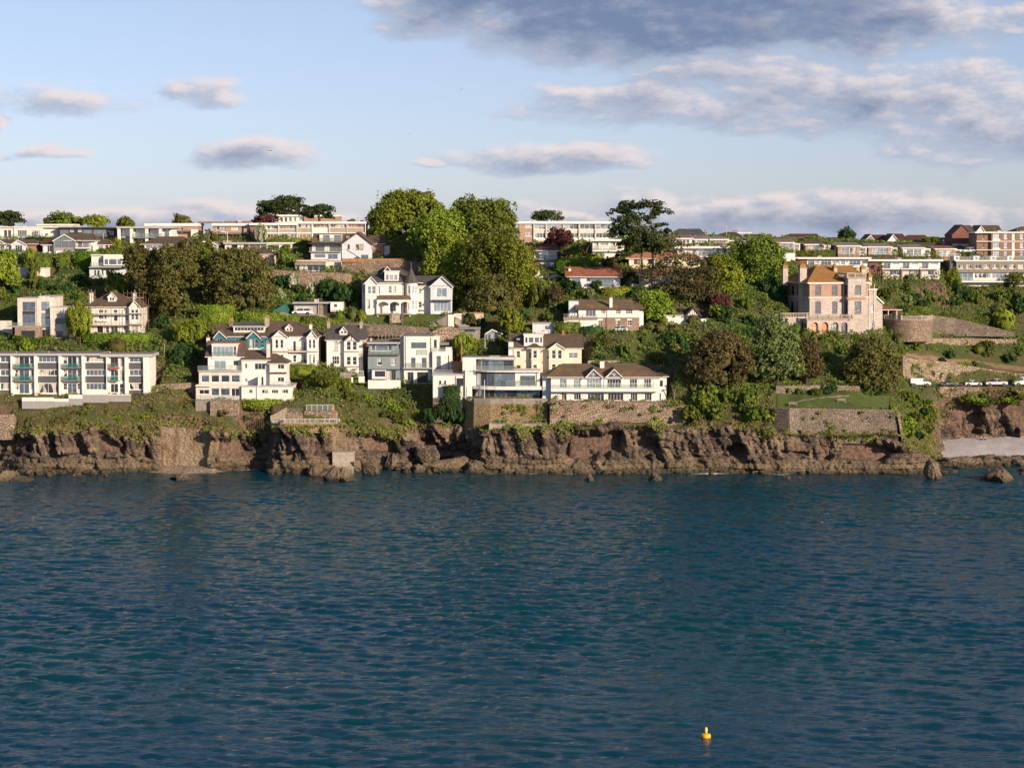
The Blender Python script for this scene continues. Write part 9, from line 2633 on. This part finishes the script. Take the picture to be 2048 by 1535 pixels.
# ---- poles, flags, lamps, benches
def pole(name, label, cat, px, yt, yb, mat='metal', Y=None, r=.07, par=None):
 Y = hit(px, yb) if Y is None else Y
 a, b = P(px, yb, Y), P(px, yt, Y)
 e = empty(name, a); tag(e, label, cat)
 mb = MB(); mb.tube((0, 0, -.6), (0, 0, b[2] - a[2]), r, r * .75, 8); mb.build('pole', M[mat], e)
 return e, b[2] - a[2]
M['navy'] = m_plain('navy_cloth', (.03, .04, .15), streak=False)
def flag(e, z, w, h, sg=-1):
 def strip(nm, pts, mat, off):
  mb = MB()
  for (x0, z0, x1, z1, t) in pts:
   n = 8; dx, dz = x1 - x0, z1 - z0; l = math.hypot(dx, dz); px_, pz_ = -dz / l * t / 2, dx / l * t / 2
   for side in (-1, 1):
    for i in range(n):
     q = []
     for f_, k in ((i / n, -1), ((i + 1) / n, -1), ((i + 1) / n, 1), (i / n, 1)):
      x, zz = x0 + dx * f_ + px_ * k, z0 + dz * f_ + pz_ * k
      q.append((sg * x, .07 * math.sin(x * 5) + side * off, z - h + zz))
     mb.poly(q if side * sg < 0 else q[::-1])
  mb.build(nm, M[mat], e)
 strip('flag_field', [(0, h / 2, w, h / 2, h)], 'navy', .004)
 strip('flag_saltire', [(.02, .04, w - .02, h - .04, h * .18), (.02, h - .04, w - .02, .04, h * .18)], 'trim', .008)
 strip('flag_cross_border', [(0, h / 2, w, h / 2, h * .34), (w / 2, 0, w / 2, h, w * .2)], 'trim', .012)
 strip('flag_cross', [(0, h / 2, w, h / 2, h * .2), (w / 2, 0, w / 2, h, w * .12)], 'red', .016)
e, z = pole('flagpole', 'white flagpole with union flag beside the flat garage', 'flagpole', 637, 597, 632, 'trim'); flag(e, z - .1, .95, .95)
e, z = pole('flagpole', 'flagpole with small union flag near the white chalets', 'flagpole', 455, 462, 484, 'trim', 505); flag(e, z - .1, .6, .6)
pole('flagpole', 'bare white flagpole on the sea wall in front of the curved house', 'flagpole', 969, 759, 797, 'trim', 427.2)
pole('telegraph_pole', 'tall wooden telegraph pole above the curved house', 'pole', 923, 677, 745, 'woodorange', 444, .13)
pole('telegraph_pole', 'pale pole standing in front of the largest holm oak', 'pole', 421, 578, 616, 'concrete_l')
pole('telegraph_pole', 'thin white pole beside the summer house', 'pole', 970, 668, 700, 'trim')
pole('telegraph_pole', 'short white post on the slope left of the big white house', 'pole', 329, 687, 718, 'concrete_l')
e, z = pole('street_lamp', 'teal lamp post behind the right end of the wide white house', 'street lamp', 1327, 723, 775, 'metal', 443)
mb = MB(); mb.lathe([(.05, 0), (.3, .05), (.22, .16)], 10, (0, 0, z)); mb.build('lamp_head', M['metal'], e)
e, z = pole('street_lamp', 'twin headed street lamp on the skyline', 'street lamp', 1453, 450, 490, 'metal', 535)
for sg in (-1, 1):
 mb = MB(); mb.tube((0, 0, z - .05), (sg * .45, 0, z + .05), .04, n=5); mb.box(sg * .6 - .22, sg * .6 + .22, -.1, .1, z + .03, z + .12); mb.build('lamp_head', M['metal'], e)
e, z = pole('street_lamp', 'street lamp left of the brick gable house', 'street lamp', 1887, 481, 512, 'metal', 530)
mb = MB(); mb.box(-.35, .1, -.1, .1, z, z + .12); mb.build('lamp_head', M['metal'], e)
e, z = pole('street_lamp', 'slim lamp post beside the dark modern house', 'street lamp', 207, 466, 492, 'metal', 507); mb = MB(); mb.box(-.2, .2, -.1, .1, z, z + .1); mb.build('lamp_head', M['metal'], e)
for lab, px, py in (('wooden bench on the sea wall lawn, left one', 1586, 810), ('wooden bench on the sea wall lawn, right one', 1683, 806)):
 Y = hit(px, py); p = P(px, py, Y); e = empty('park_bench', (p[0], p[1], float(terrain(p[0], p[1])) + .08)); tag(e, lab, 'bench', 'benches on the lawn')
 for k in range(3):
  mb = MB(); mb.box(-.9, .9, -.3 + k * .17, -.16 + k * .17, .42, .47); mb.build('seat_slat', M['woodgrey'], e)
  mb = MB(); mb.box(-.9, .9, .2, .24, .55 + k * .14, .66 + k * .14); mb.build('back_slat', M['woodgrey'], e)
 for x in (-.8, .8):
  for y in (-.25, .2):
   mb = MB(); mb.box(x - .04, x + .04, y - .04, y + .04, 0, .415 if y < 0 else .95); mb.build('leg', M['woodgrey'], e)
# ---- buoy, gull, people
M['buoyyellow'] = m_plain('yellow_buoy_paint', (.80, .50, .02), rough=.4, var=.15)
M['buoycan'] = m_plain('pale_yellow_can', (.85, .62, .22), rough=.5, var=.1)
d = ray(1412, 1474); Yb = CAMZ / -d[2] * d[1]; p = P(1412, 1474, Yb)
e = empty('buoy', (p[0], p[1], .02)); tag(e, 'small yellow marker buoy floating in the foreground sea', 'buoy')
mb = MB(); mb.lathe([(.25, -.25), (.42, -.1), (.47, .05), (.46, .3), (.40, .36), (.12, .40)], 20); mb.build('float', M['buoyyellow'], e, smooth=False)
mb = MB(); mb.lathe([(.43, -.16), (.485, -.03), (.48, .06)], 20); mb.build('waterline_band', M['red'], e)
mb = MB(); mb.lathe([(.05, .38), (.10, .45), (.15, .62), (.15, .82), (.10, .98), (.02, 1.05)], 14); mb.build('topmark', M['buoycan'], e, smooth=True)
for lab, px, py, Y, s_, rz in (('white gull flying in front of the small left cloud', 541, 304, 300, 1.0, .6), ('tiny dark gull high in the middle of the sky', 820, 268, 420, .8, 1.2), ('tiny gull near the small cloud at upper centre', 923, 179, 420, .7, 2.0)):
 c = P(px, py, Y); mb = MB()
 mb.mat(M['trim']); mb.mat(M['greytrim'])
 mb.lathe([(.01, -.3), (.07, -.18), (.09, 0), (.06, .18), (.02, .3)], 8)
 mb.v = [(z_, y_, x_) for x_, y_, z_ in mb.v]
 for sg in (-1, 1):
  a = [(-.08, sg * .06, .03), (.12, sg * .06, .03), (.06, sg * .42, .22), (-.06, sg * .42, .22)]; b = [(-.06, sg * .42, .22), (.06, sg * .42, .22), (-.12, sg * .72, .12)]
  for q in (a, b):
   q2 = [(x, y, z_ + .02) for x, y, z_ in q]
   mb.poly(q, 1); mb.poly(q2[::-1], 1)
 o = mb.build('gull', None, None, tuple(c), rz); o.scale = (s_,) * 3; tag(o, lab, 'bird')
def person(label, px, py, Y, pose, top, leg, z=None):
 p = P(px, py, Y)
 e = empty('person', p, 0); tag(e, label, 'person')
 if pose == 'sit':
  J = [(0, 0, .16), (0, .04, .42), (0, .06, .62), (0, .05, .72), (0, .03, .86), (.09, -.02, .15), (.11, -.38, .42), (.11, -.62, .06), (-.09, -.02, .15), (-.11, -.38, .40), (-.11, -.6, .06), (.19, .05, .58), (.24, -.12, .36), (.2, -.32, .34), (-.19, .05, .58), (-.24, -.12, .36), (-.18, -.32, .34), (.11, -.74, .05), (-.11, -.72, .05)]
 else:
  J = [(0, 0, .92), (0, 0, 1.2), (0, 0, 1.42), (0, -.01, 1.52), (0, -.03, 1.66), (.09, 0, .88), (.11, -.02, .48), (.12, .06, .08), (-.09, 0, .88), (-.13, -.12, .49), (-.14, -.02, .08), (.19, 0, 1.38), (.25, .06, 1.12), (.27, -.06, .9), (-.19, 0, 1.38), (-.24, .02, 1.12), (-.25, -.12, .92), (.13, -.08, .04), (-.15, -.16, .04)]
 Ed = [(0, 1), (1, 2), (2, 3), (3, 4), (0, 5), (5, 6), (6, 7), (0, 8), (8, 9), (9, 10), (2, 11), (11, 12), (12, 13), (2, 14), (14, 15), (15, 16), (7, 17), (10, 18)]
 rad = [.14, .14, .13, .055, .10, .09, .065, .045, .09, .065, .045, .065, .05, .035, .065, .05, .035, .04, .04]
 me = bpy.data.meshes.new('body'); me.from_pydata(J, Ed, []); me.materials.append(M[top])
 o = obj('body', me, e)
 md = o.modifiers.new('skin', 'SKIN')
 for i, sv in enumerate(me.skin_vertices[0].data): sv.radius = (rad[i], rad[i] * .85); sv.use_root = i == 0
 o.modifiers.new('sub', 'SUBSURF').levels = 1
 mb = MB(); mb.lathe([(.03, -.13), (.085, -.04), (.105, .04), (.08, .12), (.02, .145)], 10, J[4]); hd = mb.build('head', M['skin'], e, smooth=True)
 mb = MB(); mb.lathe([(.112, .03), (.11, .07), (.085, .135), (.02, .16)], 10, (J[4][0], J[4][1] + .012, J[4][2])); mb.build('hair', M['browntrim'], e, smooth=True)
 lg = MB()
 for a, b, ra in ((5, 6, .105), (6, 7, .08), (8, 9, .105), (9, 10, .08)): lg.tube(J[a], J[b], ra, ra * .75, 8)
 lg.build('trousers', M[leg], e)
M['skin'] = m_plain('skin', (.55, .32, .22), streak=False)
M['shirtgrey'] = m_plain('grey_shirt', (.45, .47, .5), streak=False); M['shirtpink'] = m_plain('pink_shirt', (.65, .35, .32), streak=False)
person('person in a pale grey top sitting at the back of the beach, left one', 1962, 879.5, 464.2, 'sit', 'shirtgrey', 'darkclad')
person('person in a pink top sitting at the back of the beach, right one', 1970, 879.5, 464.2, 'sit', 'shirtpink', 'slategrey')
person('person in dark trousers walking at the left end of the beach', 1887, 895, 456.5, 'walk', 'beigepanel', 'darkclad')
# ------------------------------------------------------------------ ground cover, then the hillside itself
def cover():
 r = np.random.default_rng(77)
 n = 270000
 X, Y = r.uniform(-132, 150, n), 416 + 110 * r.random(n) ** 1.12
 E = np.interp(X, EX, EY)
 dist = Y - E
 ok = (dist > 1.0) & (np.abs((X / Y) * FPX) < 1110)
 for cx, cy, hx, hy, yaw, pz in PADS:
  c, s_ = math.cos(yaw), math.sin(yaw)
  dx, dy = X - cx, Y - cy
  ok &= ~((np.abs(dx * c + dy * s_) < hx + .1) & (np.abs(-dx * s_ + dy * c) < hy + .1) & (hx < 40) & (dist > 4))
 px, zt = 1024 + FPX * X / Y, terrain(X, Y)
 py = 767.5 - FPX * np.tan(np.arctan2(zt - CAMZ, Y) + PITCH)
 for (a, b, t, u) in ((690, 882, 627, 647), (92, 182, 540, 555), (1552, 1785, 784, 820), (560, 690, 626, 638), (1785, 1882, 656, 692), (1820, 2090, 765, 776), (722, 862, 655, 692), (1806, 2060, 706, 748)):
  ok &= ~((px > a) & (px < b) & (py > t) & (py < u))
 X, Y, Z, dist, px = X[ok], Y[ok], zt[ok], dist[ok], px[ok]
 bumpy = np.clip(fbm(X / 3.0, Y / 3.0, 3, 31) - .38, 0, 1) * 4.2
 turf = (dist < 8 + 7 * fbm(X / 9, Y / 9, 2, 33))
 bumpy = np.where(turf, bumpy * .55, bumpy)
 Z = Z + bumpy * r.uniform(.35, 1, len(X))
 pts = np.stack([X, Y, Z], 1)
 nrm = np.stack([(fbm(X / 1.4, Y / 1.4, 2, 35) - .5) * 2, -.75 + 0 * X, .75 + 0 * X], 1) + r.normal(size=pts.shape) * .5
 nrm /= np.linalg.norm(nrm, axis=1, keepdims=True)
 for nm, lab, cat, m_, sel, sz, stc in (('scrub', 'ivy and low scrub covering the hillside between the gardens', 'scrub', 'lf_scrub', ~turf, .30, .62), ('coarse_grass', 'coarse green and straw coloured grass along the cliff brow', 'grass', 'lf_grass', turf, .34, .34)):
  v = leaf_quads(pts[sel], nrm[sel], sz, r, stc)
  o = obj(nm, mesh_np(nm, v, np.arange(len(v)).reshape(-1, 4), [M[m_]]))
  tag(o, lab, cat, kind='stuff')
cover()
def hanging():
 r = np.random.default_rng(78)
 Xg, Yg, Zg, nx, ny, cm = BROW[0]
 n = 26000
 i = r.integers(0, len(nx), n); j = (Xg.shape[1] - 1 - 13 * r.random(n) ** 2.2).astype(int)
 tuft = fbm(i * .27 / 3.2, i * 0, 3, 53)
 ok = (tuft > .42 + .022 * (Xg.shape[1] - j)) & ((cm[i] < .5) | (j > Xg.shape[1] - 6))
 i, j = i[ok], j[ok]
 n = len(i)
 p = np.stack([Xg[i, j] + nx[i] * .25, Yg[i, j] + ny[i] * .25, Zg[i, j] + .1], 1) + r.normal(size=(n, 3)) * .25
 q = np.stack([nx[i] * .8, ny[i] * .8, .6 + 0 * nx[i]], 1) + r.normal(size=(n, 3)) * .5
 q /= np.linalg.norm(q, axis=1, keepdims=True)
 v = leaf_quads(p, q, .30, r, .4)
 tag(obj('cliff_plants', mesh_np('cliff_plants', v, np.arange(len(v)).reshape(-1, 4), [M['lf_grass']])), 'grass and samphire hanging over the cliff brow', 'grass', kind='stuff')
 P_, Q_ = [], []
 for x0, x1, y0, y1, Y, k in ((985, 1090, 811, 846, 426.0, 26), (1104, 1372, 806, 850, 424.0, 44), (1602, 1790, 823, 868, 420.0, 20), (1812, 2040, 726, 764, 479, 34)):
  for a in range(k):
   xx = r.uniform(x0, x1)
   if Y > 470: Y = hit(xx, 767) + 2.7
   c = P(xx, y0 + (y1 - y0) * r.choice([r.random() ** 2, 1 - r.random() ** 2]), Y)
   m_ = int(r.integers(10, 46)); sz = r.uniform(.15, .5)
   P_.append(c + r.normal(size=(m_, 3)) * np.array([sz, .15, sz * .7])); Q_.append(np.tile([0, -.8, .5], (m_, 1)) + r.normal(size=(m_, 3)) * .4)
 P_, Q_ = np.concatenate(P_), np.concatenate(Q_); Q_ /= np.linalg.norm(Q_, axis=1, keepdims=True)
 v = leaf_quads(P_, Q_, .2, r)
 tag(obj('wall_plants', mesh_np('wall_plants', v, np.arange(len(v)).reshape(-1, 4), [M['lf_mid']])), 'tufts of plants rooted in the retaining walls', 'plants', kind='stuff')
hanging()
def aerials():
 for nm, spots in (('terrace_row', [(545, 446), (612, 443), (668, 443), (715, 443)]), ('skyline_apartments', [(1060, 442), (1112, 442), (1175, 443)]), ('brick_flats', [(1990, 463), (2035, 463)]), ('upper_block', [(570, 429), (650, 429)]), ('lower_terrace', [(1630, 514), (1700, 514)]),
      ('palm_terrace', [(1790, 518), (1850, 518)]), ('flat_white_house', [(40, 453), (100, 453)]), ('dark_modern_house', [(150, 454)]), ('pillared_modern_house', [(300, 453)]), ('orange_brick_house', [(470, 442)]), ('balcony_terrace', [(1385, 492), (1440, 492)])):
  h = next(q for q in HS if q.e.name.split('.')[0] == nm)
  for k, (px, py) in enumerate(spots):
   a, b = h.L(px, py + 1, 4), h.L(px, py - 8 - k % 3 * 3, 4)
   mb = MB(); mb.tube(tuple(a), tuple(b), .035, n=4)
   for i in range(4): mb.tube((b[0] - .4, b[1] + .15 * i, b[2] - .08), (b[0] + .4, b[1] + .15 * i, b[2] - .08), .02, n=3)
   mb.build('aerial', M['metal'], h.e)
   c = h.L(px + 9, py + 1, 3.5); mb = MB(); mb.box(c[0] - .5, c[0] + .5, 3.5, 4.2, c[2] - .3, c[2] + .45); mb.build('roof_vent', M[('fascia', 'brick', 'concrete_l')[k % 3]], h.e)
aerials()
build_terrain()
